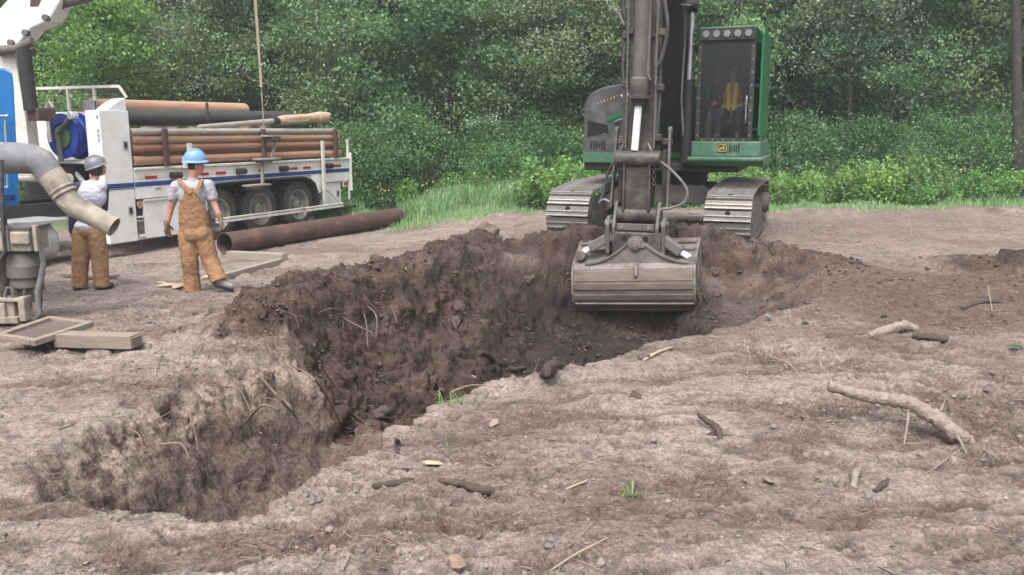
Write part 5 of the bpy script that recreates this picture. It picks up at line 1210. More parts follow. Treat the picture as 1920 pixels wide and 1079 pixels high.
def head(mb, c, f, up):
    """skull, jaw, nose, ears around centre c, facing f"""
    f = Vector(f).normalized(); up = Vector(up).normalized(); r = f.cross(up).normalized(); up = r.cross(f).normalized()
    M = Matrix((r, f, up)).transposed()
    def E(off, rad): 
        a = len(mb.v); mb.ell((0, 0, 0), rad, 16, 12)
        for i in range(a, len(mb.v)): mb.v[i] = tuple(c + M @ (Vector(mb.v[i]) + Vector(off)))
    E((0, -0.01, 0.02), (0.076, 0.098, 0.098)); E((0, 0.03, -0.05), (0.058, 0.062, 0.07)); E((0, 0.055, -0.085), (0.035, 0.035, 0.026))
    E((0, 0.098, -0.022), (0.013, 0.022, 0.022)); E((0, 0.09, 0.0), (0.010, 0.014, 0.025)); E((0, 0.082, 0.025), (0.05, 0.014, 0.012)); E((0, 0.086, -0.058), (0.024, 0.012, 0.010))
    for s in (-1, 1): E((s * 0.080, -0.005, -0.015), (0.010, 0.02, 0.032)); E((s * 0.045, 0.065, -0.03), (0.022, 0.02, 0.022))
    return M
def eyes(c, M, parent):
    for s in (-1, 1): MB().ell(c + M @ Vector((s * 0.03, 0.084, 0.006)), (0.010, 0.008, 0.007), 8, 6).build('eye', 'darkcloth', parent, 0, 60)
def boot(name, heel, toe, up, mat, parent):
    heel, toe, up = Vector(heel), Vector(toe), Vector(up).normalized(); d = (toe - heel).normalized(); s = d.cross(up).normalized(); up = s.cross(d).normalized()
    mb = MB(); L = (toe - heel).length
    mb.limb(heel + up * 0.045, heel + d * L * 0.45 + up * 0.042, 0.043, 0.045); mb.limb(heel + d * L * 0.40 + up * 0.035, toe - d * 0.045 + up * 0.033, 0.046, 0.04); mb.limb(heel + d * 0.05 + up * 0.05, heel + d * 0.08 + up * 0.11, 0.044, 0.044)
    b = skinned(mb, name, mat, parent, 0.010, 2)
    so = MB(); P = []
    for t, wd in ((-0.035, 0.028), (0.0, 0.043), (0.35, 0.040), (0.7, 0.052), (0.92, 0.045), (1.0, 0.022)): P.append((t * L if t > 0 else t, wd))
    top = [heel + d * a + s * b_ for a, b_ in P] + [heel + d * a - s * b_ for a, b_ in reversed(P)]
    n = len(top); so.add([p for p in top] + [p - up * 0.022 for p in top], [tuple(range(n)), tuple(reversed(range(n, 2 * n)))] + [(i, i + n, (i + 1) % n + n, (i + 1) % n) for i in range(n)])
    so.build('sole', 'darkcloth', b)
    return b
def hat_dome(c, f, up, rx, ry, rz, mat, parent, brim, ridge=True):
    f = Vector(f).normalized(); up = Vector(up).normalized(); r = f.cross(up).normalized(); f = up.cross(r).normalized(); M = Matrix((r, f, up)).transposed()
    mb = MB(); n = 28; rings = [(0.0, 1.0), (0.25, 0.985), (0.5, 0.90), (0.72, 0.74), (0.88, 0.52), (0.97, 0.27), (1.0, 0.02)]
    for z, q in rings:
        for k in range(n): a = 2 * math.pi * k / n; mb.v.append(tuple(c + M @ Vector((rx * q * math.cos(a), ry * q * math.sin(a), rz * z))))
    for i in range(len(rings) - 1):
        for k in range(n): a, b = i * n + k, i * n + (k + 1) % n; mb.f.append((a, b, b + n, a + n))
    mb.f.append(tuple(reversed(range(n))))
    h = mb.build('hard_hat', mat, parent, 0, 60)
    if ridge:
        for p_off in (-0.03, 0.0, 0.03):
            MB().tube([c + M @ Vector((p_off, ry * 0.98 * math.sin(R(a)), rz * (0.02 + math.cos(R(a))))) for a in range(-80, 81, 16)], 0.008, 6).build('ridge', mat, h, 0, 60)
    if brim:
        b = MB(); n = 32
        for q, z in ((0.96, 0.012), (1.0 + brim * 0.5, 0.004), (1.0 + brim, -0.010), (1.0 + brim, -0.016), (0.96, -0.002)):
            for k in range(n): a = 2 * math.pi * k / n; b.v.append(tuple(c + M @ Vector((rx * q * math.cos(a), ry * q * math.sin(a), z))))
        for i in range(4):
            for k in range(n): a, e = i * n + k, i * n + (k + 1) % n; b.f.append((a, e, e + n, a + n))
        b.build('brim', mat, h, 0, 60)
    return h

def worker_overalls():
    g = onground(362, 549); o = Vector((g.x, g.y, g.z)); Y0 = g.y
    J = lambda px, py, dy=0.0: at(px, py, Y0 + dy) - o
    p = empty('person', o, 0, 'person in blue hard hat, grey t-shirt and tan bib overalls walking away', 'person')
    neck, hc = J(362, 334, 0.0), J(367, 311, 0.02)
    sL, sR = J(331, 350), J(391, 348); eL, eR = J(320, 392, 0.02), J(402, 384, 0.0); wL, wR = J(313, 421, 0.0), J(413, 409, -0.03)
    hips = J(366, 432); hL, hR = J(351, 440), J(381, 440); kL, kR = J(356, 490, -0.03), J(393, 486, 0.0); aL, aR = J(361, 541, 0.0), J(410, 526, -0.10)
    b = MB()
    b.ell(J(361, 366), (0.185, 0.115, 0.20)); b.ell(J(364, 405), (0.155, 0.105, 0.16)); b.ell(hips, (0.165, 0.115, 0.12))
    chain(b, [J(362, 345), neck, J(364, 320)], [0.065, 0.058, 0.056])
    chain(b, [J(350, 347), sL, eL, wL], [0.07, 0.066, 0.047, 0.034]); chain(b, [J(374, 347), sR, eR, wR], [0.07, 0.066, 0.047, 0.034])
    chain(b, [hL, kL, aL], [0.09, 0.06, 0.045]); chain(b, [hR, kR, aR], [0.09, 0.06, 0.045])
    M = head(b, hc, (0.92, 0.38, -0.05), (0.04, 0.05, 1))
    body = skinned(b, 'body', 'skin', p, 0.012, 3); eyes(hc, M, p)
    hr = MB(); hr.ell(hc + Vector((-0.02, -0.012, 0.0)), (0.082, 0.085, 0.075)); skinned(hr, 'hair', 'hair', p, 0.012, 2)
    hat_dome(J(366, 302, 0.02), (0.92, 0.38, 0.0), (0.03, -0.05, 1), 0.122, 0.142, 0.155, 'hatblue', p, 0.24)
    # t-shirt
    t = MB(); t.ell(J(361, 364), (0.205, 0.135, 0.195)); t.ell(J(362, 392), (0.178, 0.128, 0.16)); t.limb(J(340, 349), J(382, 348), 0.075, 0.075)
    chain(t, [J(342, 349), sL, J(324, 371, 0.005)], [0.085, 0.082, 0.075]); chain(t, [J(380, 349), sR, J(398, 370, 0.0)], [0.085, 0.082, 0.073]); t.limb(J(362, 344), J(362, 338), 0.07, 0.066)
    skinned(t, 't_shirt', 'tee', p, 0.012, 3, 0.018)
    # overalls: trousers, back panel and straps
    ov = MB(); ov.ell(J(364, 404), (0.190, 0.145, 0.16)); ov.ell(J(366, 432), (0.205, 0.150, 0.15)); ov.ell(J(360, 440, -0.05), (0.12, 0.11, 0.12)); ov.ell(J(378, 438, -0.05), (0.11, 0.11, 0.12))
    ov.ell(J(363, 416), (0.198, 0.150, 0.16))
    chain(ov, [hL, kL], [0.128, 0.112]); ov.tube([kL, J(359, 515), J(361, 534), J(360, 547)], [0.114, 0.106, 0.108, 0.114], 18)
    chain(ov, [hR, kR], [0.128, 0.113]); ov.tube([kR, J(400, 503, -0.03), J(407, 518, -0.07), J(411, 528, -0.09)], [0.115, 0.108, 0.106, 0.112], 18)
    bp = ov; rows = []
    for i in range(11):
        v = i / 10; cy = 351 + 80 * v; c = J(362 + 3 * v, cy); a_ = 0.214 - 0.016 * v; b_ = 0.158 - 0.014 * v; th = R(14 + 72 * min(1, v * 1.25) ** 1.2)
        rows.append([c + Vector((a_ * math.sin(th * k / 6), -b_ * math.cos(th * k / 6), 0)) for k in range(-6, 7)])
    off = Vector((0, 0.05, 0)); n = 13; b0 = len(bp.v)
    for r_ in rows: bp.v.extend([tuple(q) for q in r_])
    k0 = len(bp.v)
    for r_ in rows: bp.v.extend([tuple(q + off) for q in r_])
    for i in range(10):
        for j in range(12): a = i * n + j; bp.f.append((b0 + a, b0 + a + 1, b0 + a + n + 1, b0 + a + n)); bp.f.append((k0 + a, k0 + a + n, k0 + a + n + 1, k0 + a + 1))
    for i in range(10):
        for j in (0, 12): a = i * n + j; bp.f.append((b0 + a, b0 + a + n, k0 + a + n, k0 + a))
    for j in range(12):
        for q in (0, 10 * n): bp.f.append((b0 + q + j, k0 + q + j, k0 + q + j + 1, b0 + q + j + 1))
    skinned(ov, 'overalls', 'canvas', p, 0.012, 2, 0.020)
    for s, x0, x1 in ((-1, 358, 334), (1, 368, 378)):
        P = [J(x0, 362, -0.162), J(x0 + (x1 - x0) * 0.45, 351, -0.150), J(x0 + (x1 - x0) * 0.8, 342, -0.115), J(x1, 337.5, -0.05), J(x1, 338.5, 0.05), J(x1 + 3 * -s, 348, 0.12), J(x1 + 5 * -s, 362, 0.145)]
        sm = MB()
        for a, c in zip(P[:-1], P[1:]): sm.bar(a - (c - a) * 0.06, c + (c - a) * 0.06, 0.052, 0.014, (0, -1, 0.4))
        sm.build('strap', 'canvas', p, 0.003)
    # gloves
    gl = MB(); gl.limb(wL + Vector((0, 0, 0.035)), wL - Vector((0, 0, 0.01)), 0.042, 0.038); hand(gl, wL, (-0.05, 0.10, -1), (-0.75, -0.6, 0), (0.55, 0.75, 0), 0.35, 1.12); skinned(gl, 'glove', 'glove', p, 0.006, 2)
    gr = MB(); gr.limb(wR + Vector((-0.005, 0, 0.035)), wR - Vector((0, 0, 0.01)), 0.042, 0.038); hand(gr, wR, (0.15, 0.05, -1), (0.8, -0.55, 0.1), (-0.3, 0.9, 0), 0.50, 1.12); skinned(gr, 'glove', 'glove', p, 0.006, 2)
    boot('boot', J(357, 549, 0.02) + Vector((0, -0.08, 0.03)), J(362, 549, 0.02) + Vector((0.02, 0.16, 0.03)), (0, 0, 1), 'boot', p)
    boot('boot', J(406, 534, -0.12), J(439, 543, -0.10), (-0.25, 0.55, 0.8), 'bootgrey', p)
    return p
worker_overalls()

def worker_white():
    g = onground(168, 545); o = Vector((g.x, g.y, g.z)); Y0 = g.y
    J = lambda px, py, dy=0.0: at(px, py, Y0 + dy) - o
    p = empty('person', o, 0, 'person in grey hard hat and white shirt facing the white tool cabinet', 'person')
    hc = J(182, 315, 0.03); neck = J(177, 336); sL, sR = J(151, 352), J(194, 352, 0.05)
    eL, wL = J(138, 398, 0.03), J(136, 440, 0.10); eR, wR = J(194, 392, 0.20), J(184, 400, 0.42)
    hips = J(166, 428); hL, hR = J(153, 436), J(180, 436); kL, kR = J(151, 487, 0.0), J(187, 484, 0.02); aL, aR = J(150, 533), J(190, 531, 0.02)
    b = MB(); b.ell(J(172, 368), (0.175, 0.11, 0.2)); b.ell(J(168, 405), (0.15, 0.10, 0.16)); b.ell(hips, (0.16, 0.11, 0.12)); chain(b, [J(175, 346), neck, J(180, 325, 0.02)], [0.06, 0.055, 0.055])
    chain(b, [J(160, 350), sL, eL, wL], [0.07, 0.064, 0.046, 0.034]); chain(b, [J(188, 350), sR, eR, wR], [0.07, 0.064, 0.046, 0.034])
    hand(b, wL, (0.1, 0.4, -0.9), (-0.9, -0.3, 0), (0.4, 0.8, 0.3), 0.4); hand(b, wR, (-0.4, 0.8, 0.2), (0.6, 0.2, 0.7), (0.2, 0.4, 0.9), 0.5)
    chain(b, [hL, kL, aL], [0.09, 0.06, 0.045]); chain(b, [hR, kR, aR], [0.09, 0.06, 0.045])
    M = head(b, hc, (0.75, 0.6, 0.28), (-0.2, -0.2, 1)); skinned(b, 'body', 'skin', p, 0.012, 3); eyes(hc, M, p)
    hr = MB(); hr.ell(hc + Vector((-0.012, -0.03, -0.01)), (0.098, 0.095, 0.105)); skinned(hr, 'head_cloth', 'darkcloth', p, 0.012, 2)
    hat_dome(J(180, 311, 0.02), (0.75, 0.6, 0.3), (-0.30, -0.22, 1), 0.120, 0.135, 0.135, 'hatgrey', p, 0.10)
    t = MB(); t.ell(J(172, 366), (0.20, 0.135, 0.20)); t.ell(J(168, 402), (0.185, 0.14, 0.2)); t.ell(J(166, 424), (0.19, 0.145, 0.09)); t.limb(J(158, 351), J(190, 350), 0.08, 0.08); t.limb(J(176, 346), J(177, 340), 0.066, 0.062)
    skinned(t, 'shirt', 'whiteshirt', p, 0.012, 3, 0.02)
    for nm, C, r_ in (('sleeve', [J(158, 351), sL, eL, J(136, 432, 0.09)], [0.08, 0.085, 0.066, 0.052]), ('sleeve', [J(190, 351, 0.02), sR, eR, J(186, 399, 0.38)], [0.066, 0.074, 0.060, 0.052])):
        s = MB(); chain(s, C, r_); skinned(s, nm, 'navycloth', p, 0.012, 3, 0.015)
    tr = MB(); tr.ell(J(166, 432), (0.185, 0.14, 0.13)); chain(tr, [hL, kL], [0.120, 0.110]); tr.tube([kL, J(150, 512), J(150, 530), J(149, 538)], [0.112, 0.106, 0.106, 0.112], 18); chain(tr, [hR, kR], [0.120, 0.108]); tr.tube([kR, J(189, 510, 0.02), J(190, 528, 0.02), J(190, 537, 0.02)], [0.110, 0.103, 0.104, 0.110], 18)
    skinned(tr, 'trousers', 'canvas2', p, 0.013, 3, 0.018)
    boot('boot', J(148, 544) + Vector((0, -0.08, 0)), J(147, 544) + Vector((0.0, 0.18, 0.0)), (0, 0, 1), 'boot', p); boot('boot', J(190, 542, 0.02) + Vector((-0.02, -0.08, 0)), J(193, 542, 0.02) + Vector((0.08, 0.16, 0)), (0, 0, 1), 'boot', p)
worker_white()

def operator():
    M0 = Matrix.Translation(EX0) @ Matrix.Rotation(EXA, 4, 'Z'); o = M0 @ Vector((1.05, -0.02, 2.10))
    p = empty('person', o, EXA, 'person in orange and yellow hi-vis vest seated in the excavator cab', 'person')
    V = lambda x, y, z: Vector((x, y, z))
    b = MB(); b.ell(V(0, 0.03, 0.42), (0.17, 0.11, 0.2)); b.ell(V(0, 0.03, 0.15), (0.16, 0.12, 0.17)); chain(b, [V(0, 0.02, 0.58), V(0, 0.0, 0.68)], [0.06, 0.055])
    for s in (-1, 1):
        sh, el, wr = V(s * 0.19, 0.02, 0.53), V(s * 0.27, -0.10, 0.28), V(s * 0.27, -0.36, 0.26)
        chain(b, [V(s * 0.1, 0.02, 0.53), sh, el, wr], [0.07, 0.065, 0.048, 0.036]); hand(b, wr, (0, -1, -0.15), (0, 0.2, 1), (-s, 0, 0), 0.6)
        chain(b, [V(s * 0.1, 0.0, 0.06), V(s * 0.16, -0.42, 0.10), V(s * 0.16, -0.55, -0.26)], [0.09, 0.066, 0.05]); b.limb(V(s * 0.16, -0.52, -0.3), V(s * 0.17, -0.72, -0.31), 0.05, 0.04)
    Mh = head(b, V(0, -0.03, 0.80), (0, -1, -0.1), (0, 0, 1)); skinned(b, 'body', 'skin', p, 0.013, 3); eyes(V(0, -0.03, 0.80), Mh, p)
    hr = MB(); hr.ell(V(0, 0.0, 0.86), (0.088, 0.105, 0.075)); skinned(hr, 'cap', 'darkcloth', p, 0.012, 2)
    sw = MB()
    for s in (-1, 1): chain(sw, [V(s * 0.1, 0.02, 0.53), V(s * 0.19, 0.02, 0.53), V(s * 0.27, -0.10, 0.28), V(s * 0.27, -0.3, 0.265)], [0.08, 0.08, 0.065, 0.05])
    for s in (-1, 1): chain(sw, [V(s * 0.1, 0.0, 0.06), V(s * 0.16, -0.42, 0.10), V(s * 0.16, -0.55, -0.24)], [0.10, 0.08, 0.066])
    skinned(sw, 'work_clothes', 'darkcloth', p, 0.014, 3)
    v = MB(); v.ell(V(0, 0.03, 0.40), (0.195, 0.138, 0.22)); v.ell(V(0, 0.03, 0.2), (0.19, 0.145, 0.17)); ve = skinned(v, 'vest', 'vestorange', p, 0.013, 2)
    for s in (-1, 1): MB().tube([V(s * 0.06, -0.075, 0.60), V(s * 0.065, -0.135, 0.48), V(s * 0.055, -0.150, 0.3), V(s * 0.055, -0.150, 0.12)], [0.035] * 4, 8, True, (1, 0.35)).build('vest_band', 'vestyellow', ve)
    MB().tube([V(-0.17, -0.07, 0.2), V(-0.08, -0.145, 0.2), V(0.08, -0.145, 0.2), V(0.17, -0.07, 0.2)], [0.03] * 4, 8, True, (0.35, 1)).build('vest_band', 'vestyellow', ve)
operator()
# ------------------------------------------------------------------ vegetation
rng = np.random.default_rng(3)
def leaves(C, L, W, up_bias=0.35, droop=0.25, tint=None, r=None):
    """one folded diamond leaf at every centre"""
    r = r or rng; n = len(C)
    d = r.normal(size=(n, 3)); d[:, 2] -= droop; d /= np.linalg.norm(d, axis=1, keepdims=True)
    q = r.normal(size=(n, 3)); q[:, 2] += up_bias * 3; q -= d * np.sum(q * d, 1, keepdims=True); q /= np.linalg.norm(q, axis=1, keepdims=True)
    s = np.cross(d, q); ln = L * r.uniform(0.65, 1.25, (n, 1)); wd = W * r.uniform(0.7, 1.2, (n, 1)); f = q * ln * r.uniform(-0.05, 0.22, (n, 1))
    V = np.empty((n, 4, 3)); V[:, 0] = C; V[:, 1] = C + d * ln * 0.45 + s * wd * 0.5 + f; V[:, 2] = C + d * ln; V[:, 3] = C + d * ln * 0.45 - s * wd * 0.5 + f
    F = np.arange(n * 4).reshape(n, 4); t = r.uniform(0, 1, n) if tint is None else tint
    return V.reshape(-1, 3), F, np.repeat(t, 4)
def make_tree(seed, H, Rr, low, n_limb, leaf, per, mat, trunk_r=0.14, lean=0.3):
    r = np.random.default_rng(seed); tk = MB(); P = []; x = y = 0.0; lx, ly = r.normal(0, lean, 2)
    for i in range(9):
        t = i / 8; P.append(Vector((lx * t * t * H * 0.12 + r.normal(0, 0.05) * i / 3, ly * t * t * H * 0.12 + r.normal(0, 0.05) * i / 3, H * 0.92 * t)))
    P[0] = Vector((0, 0, -0.1)); tk.tube(P, [trunk_r * (1 - 0.85 * i / 8) * (1.25 if i == 0 else 1) for i in range(9)], 8)
    C, T = [], []
    for k in range(n_limb):
        t = low + (0.97 - low) * ((k + r.uniform(0, 1)) / n_limb); i = min(int(t * 8), 7); p = P[i].lerp(P[i + 1], t * 8 - i); a = r.uniform(0, 2 * math.pi)
        prof = math.sin(math.pi * min(1, max(0.0, (t - low * 0.55) / (1 - low * 0.5))) ** 0.75) * 0.85 + 0.22
        ln = Rr * prof * r.uniform(0.75, 1.2); rise = r.uniform(0.05, 0.6); q = [p]; dr = Vector((math.cos(a), math.sin(a), rise)).normalized()
        for j in range(4):
            dr = (dr + Vector(r.normal(0, 0.16, 3)) + Vector((0, 0, -0.06 * j))).normalized(); q.append(q[-1] + dr * ln / 4)
        tk.tube(q, [trunk_r * 0.30 * (1 - t * 0.6) * (1 - 0.22 * j) + 0.006 for j in range(5)], 5)
        pts = [(q[j].lerp(q[j + 1], u), 0.2 + 0.2 * j) for j in range(1, 4) for u in (0.2, 0.7)] + [(q[4], 1.0)]
        lt = r.uniform(0.0, 0.9)
        for c, wgt in pts:
            for e in range(2):
                cc = np.array(c) + r.normal(0, 0.22 + 0.1 * Rr / 2, 3) * np.array([1, 1, 0.7]); m = int(per * r.uniform(0.5, 1.4))
                sp = r.uniform(0.16, 0.34); C.append(cc + r.normal(0, sp, (m, 3)) * np.array([1, 1, 0.55])); T.append(np.clip(r.normal(lt + r.uniform(-0.15, 0.2), 0.14, m), 0, 1))
    C = np.concatenate(C); T = np.concatenate(T); keep = C[:, 2] > 0.05; C, T = C[keep], T[keep]
    V, F, tt = leaves(C, leaf, leaf * 0.62, tint=T, r=r)
    return tk.mesh('trunk'), fast_mesh('crown', V, F, tt), mat
def put_tree(name, src, x, y, rz, s, label, cat, group, top='crown', stem='trunk', sz=None, z=None, mat=None):
    tm, cm, m = src; g = (gz(x, y) if z is None else z)
    e = empty(name, (x, y, g - 0.03), rz, label, cat, group); e.scale = (s, s, sz or s)
    if not tm.materials: tm.materials.append(MT['trunk'])
    if not cm.materials: cm.materials.append(MT[m])
    for nm, me in ((stem, tm), (top, cm)):
        o = bpy.data.objects.new(nm, me); COL.objects.link(o); o.parent = e
        if nm == stem: me.shade_smooth()
    return e
TREES = [make_tree(40 + i, h, rr, lo, nl, 0.118, 42, 'leaf') for i, (h, rr, lo, nl) in enumerate(((9.5, 2.3, 0.17, 34), (10.5, 2.5, 0.22, 36), (8.5, 2.1, 0.14, 32), (11, 2.6, 0.24, 36), (9, 2.4, 0.16, 36)))]
BRIGHT = make_tree(77, 6.8, 1.7, 0.10, 34, 0.11, 36, 'leafbright', 0.09)
SHRUBS = [make_tree(60 + i, h, rr, 0.05, nl, 0.085, 26, 'leafshrub', 0.04, 0.6) for i, (h, rr, nl) in enumerate(((2.4, 1.15, 22), (1.9, 1.1, 20), (2.9, 1.25, 24)))]
PALE = make_tree(91, 9.0, 1.9, 0.46, 22, 0.10, 24, 'palegreen', 0.08)  # pale-leaved trees added in place of pale hillside gaps
r_ = random.Random(5)
rows = [(27.0, 2.3, 'leafy tree in the front row of the wood, #', 'front row of the wood'),
        (30.2, 2.5, 'tall half-screened tree in the second row of the wood, #', 'second row of the wood'),
        (34.0, 2.7, 'tall tree deep in the wood, seen through gaps, #', 'deep row of the wood'),
        (39.0, 2.9, 'farthest tree of the wood, glimpsed behind other rows, #', 'farthest row of the wood')]
k = 0
for ri, (yy, step, lab, grp) in enumerate(rows):
    half = 0.70 * yy; x = -half
    while x < half:
        tx, ty = x + r_.uniform(-0.6, 0.6), yy + r_.uniform(-0.8, 0.8) 
        zone = 'behind the pipe truck' if tx < -5 * ty / 26 else ('between truck and excavator' if tx < 2.2 * ty / 26 else ('behind the excavator' if tx < 8 * ty / 26 else 'right of the excavator'))
        put_tree('tree', TREES[k % 5], tx, ty, r_.uniform(0, 6.28), r_.uniform(0.85, 1.2), lab.replace('#', zone), 'tree', grp + ', ' + zone); k += 1
        x += step * r_.uniform(0.8, 1.2)
put_tree('tree', BRIGHT, -10.6, 22.6, 0.4, 1.0, 'bright green leafy tree standing behind the white tool cabinet', 'tree', None)
put_tree('tree', PALE, -9.9, 25.4, 0.4, 0.95, 'added pale tree standing in for hillside between the bright green tree and the leaning trunk', 'tree', None)
put_tree('tree', PALE, 9.9, 25.6, 2.0, 0.92, 'added pale tree standing in for hillside right of the excavator cab', 'tree', None)
put_tree('tree', PALE, 2.3, 26.0, 4.0, 0.95, 'added pale tree standing in for hillside just left of the excavator boom', 'tree', None)
def leaning():
    a, b, c = at(335, 197, 26.0), at(440, 122, 26.2), at(570, 48, 26.6); d = c + (c - b) * 1.2 + Vector((0, 0.5, 0.4)); g0 = a + (a - b) * 0.9; g0.z = 0.0
    t = empty('leaning_tree', (g0.x, g0.y, gz(g0.x, g0.y) - 0.05), 0, 'slender dark trunk leaning to the right behind the pipe truck', 'tree'); o = t.location
    MB().tube([v - o for v in (g0, a, b, c, d)], [0.13, 0.11, 0.085, 0.06, 0.03], 10).build('trunk', 'trunk', t, 0, 60)
    b2, c2 = at(520, 165, 24.3), at(585, 190, 24.3)
    MB().tube([v - o for v in (b, at(470, 150, 24.2), b2, c2)], [0.06, 0.05, 0.04, 0.02], 8).build('branch', 'trunk', t, 0, 60)
    MB().tube([v - o for v in (c, at(640, 62, 24.6), at(700, 50, 24.8))], [0.05, 0.035, 0.015], 8).build('branch', 'trunk', t, 0, 60)
    r = np.random.default_rng(9); C = []
    for base in (c, d, b2, c2, b, b.lerp(c, 0.35), b.lerp(c, 0.7), c.lerp(d, 0.5), at(640, 62, 24.6), at(700, 50, 24.8)):
        for e in range(6): C.append(np.array(base - o) + r.normal(0, 0.3, 3) + r.normal(0, 0.22, (34, 3)))
    V, F, tt = leaves(np.concatenate(C), 0.10, 0.06, r=r); finish(fast_mesh('crown', V, F, tt), 'crown', 'leaf', t)
leaning()
# trunks that show between the leaves
def bare_trunk(px0, py0, px1, py1, Y, r0, label):
    a, b = at(px0, py0, Y), at(px1, py1, Y); g = a.copy(); g += (a - b) * ((a.z - gz(a.x, Y)) / max(b.z - a.z, 0.1)); t = empty('tree', (g.x, g.y, gz(g.x, Y) - 0.05), 0, label, 'tree'); o = t.location; top = b + (b - a) * 1.6
    MB().tube([g - o - Vector((0, 0, 0.1)), a - o, b - o, top - o], [r0 * 1.15, r0, r0 * 0.85, r0 * 0.3], 10).build('trunk', 'trunk', t, 0, 60)
    r = np.random.default_rng(int(px0)); C = []
    for e in range(40): C.append(np.array(top - o) + r.normal(0, 1.0, 3) + r.normal(0, 0.3, (30, 3)))
    V, F, tt = leaves(np.concatenate(C), 0.10, 0.06, r=r); finish(fast_mesh('crown', V, F, tt), 'crown', 'leaf', t)
    MB().tube([b - o, b - o + Vector((0.5, -0.1, 0.25)), b - o + Vector((1.3, 0, 0.2))], [r0 * 0.35, r0 * 0.25, 0.01], 6).build('branch', 'trunk', t, 0, 60)
bare_trunk(1908, 300, 1905, 20, 24.0, 0.14, 'straight dark trunk at the right edge of the clearing')
bare_trunk(968, 140, 972, 10, 26.2, 0.07, 'dark trunk with a side branch above the tall grass, left of the excavator')
# shrubs at the wood's edge
shr = [(-6.0, 24.4, 0, 1.0), (-4.4, 23.8, 0, 1.05), (-3.2, 24.2, 2, 0.95), (-2.0, 24.6, 1, 1.1), (-0.6, 24.2, 0, 0.95), (0.6, 24.5, 2, 0.85), (2.0, 24.4, 1, 1.1), (3.4, 24.8, 0, 1.0), (5.6, 24.2, 1, 1.0), (7.2, 24.4, 2, 0.8), (8.8, 24.0, 1, 1.05), (10.4, 24.0, 0, 1.0), (12.0, 23.6, 2, 0.85), (13.6, 23.4, 0, 1.0), (15.2, 23.6, 1, 1.1), (16.8, 23.8, 0, 1.1), (-12.5, 24.0, 0, 1.1), (-14.5, 24.2, 1, 1.2), (-8.2, 24.2, 1, 1.2)]
for i, (x, y, kind, s) in enumerate(shr):
    put_tree('shrub', SHRUBS[kind], x, y + 1.3, i * 1.3, s, 'dark green rounded shrub at the foot of the wood, ' + ('behind the truck' if x < -5 else 'between truck and excavator' if x < 2.6 else 'right of the excavator'), 'shrub', 'shrubs at the wood edge, ' + ('behind the truck' if x < -5 else 'middle' if x < 2.6 else 'right'), 'foliage', 'stem')
put_tree('shrub', SHRUBS[0], -4.1, 24.0, 0.7, 0.98, 'full rounded shrub just right of the truck tail', 'shrub', None, 'foliage', 'stem')
put_tree('shrub', SHRUBS[1], -0.35, 24.2, 2.7, 0.85, 'low pale shrub behind the tall grass left of the excavator', 'shrub', None, 'foliage', 'stem')
# weeds
WEEDS = []
for i in range(4):
    r = np.random.default_rng(200 + i); tk = MB(); C, T = [], []
    for s in range(16):
        a = r.uniform(0, 6.28); rad = r.uniform(0, 0.38); b = Vector((rad * math.cos(a), rad * math.sin(a), 0)); h = r.uniform(0.4, 0.95); tp = b + Vector((r.normal(0, 0.12), r.normal(0, 0.12), h)); tk.tube([b, b.lerp(tp, 0.5) + Vector((0.02, 0, 0)), tp], [0.008, 0.006, 0.003], 4)
        for u in np.linspace(0.15, 1.0, 8): C.append(np.array(b.lerp(tp, float(u))) + r.normal(0, 0.055, (9, 3))); T.append(np.clip(r.normal(0.3 + 0.5 * u, 0.2, 9), 0, 1))
    V, F, tt = leaves(np.concatenate(C), 0.095, 0.05, 0.6, 0.1, np.concatenate(T), r); WEEDS.append((tk.mesh('stems'), fast_mesh('foliage', V, F, tt), 'leafweed'))
wd = []
for i in range(120):
    side = r_.random()
    if side < 0.52: x = r_.uniform(5.2, 15.5); y = 21.7 + 3.2 * r_.random() ** 1.3 + 0.5 * math.sin(x * 1.7)
    elif side < 0.72: x = r_.uniform(0.3, 5.2); y = r_.uniform(21.0, 23.5)
    else: x = r_.uniform(-5, 0.5); y = r_.uniform(24.2, 25.2)
    wd.append((x, y))
for i, (x, y) in enumerate(wd):
    right = x > 5.2
    put_tree('weed_plant', WEEDS[i % 4], x, y, r_.uniform(0, 6.28), r_.uniform(0.55, 1.05) + 0.55 * r_.random() ** 3, 'leafy green weed in the undergrowth right of the excavator' if right else ('leafy green weed behind the excavator tracks' if x > 0.3 else 'leafy green weed in the tall grass between truck and excavator'), 'weed',
             'weeds right of the excavator' if right else ('weeds behind the tracks' if x > 0.3 else 'weeds between truck and excavator'), 'foliage', 'stems')
for (x, y, s, lab) in ((1.25, 20.6, 1.35, 'bright leafy bush against the left side of the excavator tracks'), (0.75, 21.0, 1.1, 'smaller bright bush left of the bright bush by the tracks'), (5.2, 20.6, 1.15, 'bright bush showing under the excavator cab')):
    put_tree('bush', WEEDS[2], x, y, 0.4, s, lab, 'bush', None, 'foliage', 'stems')
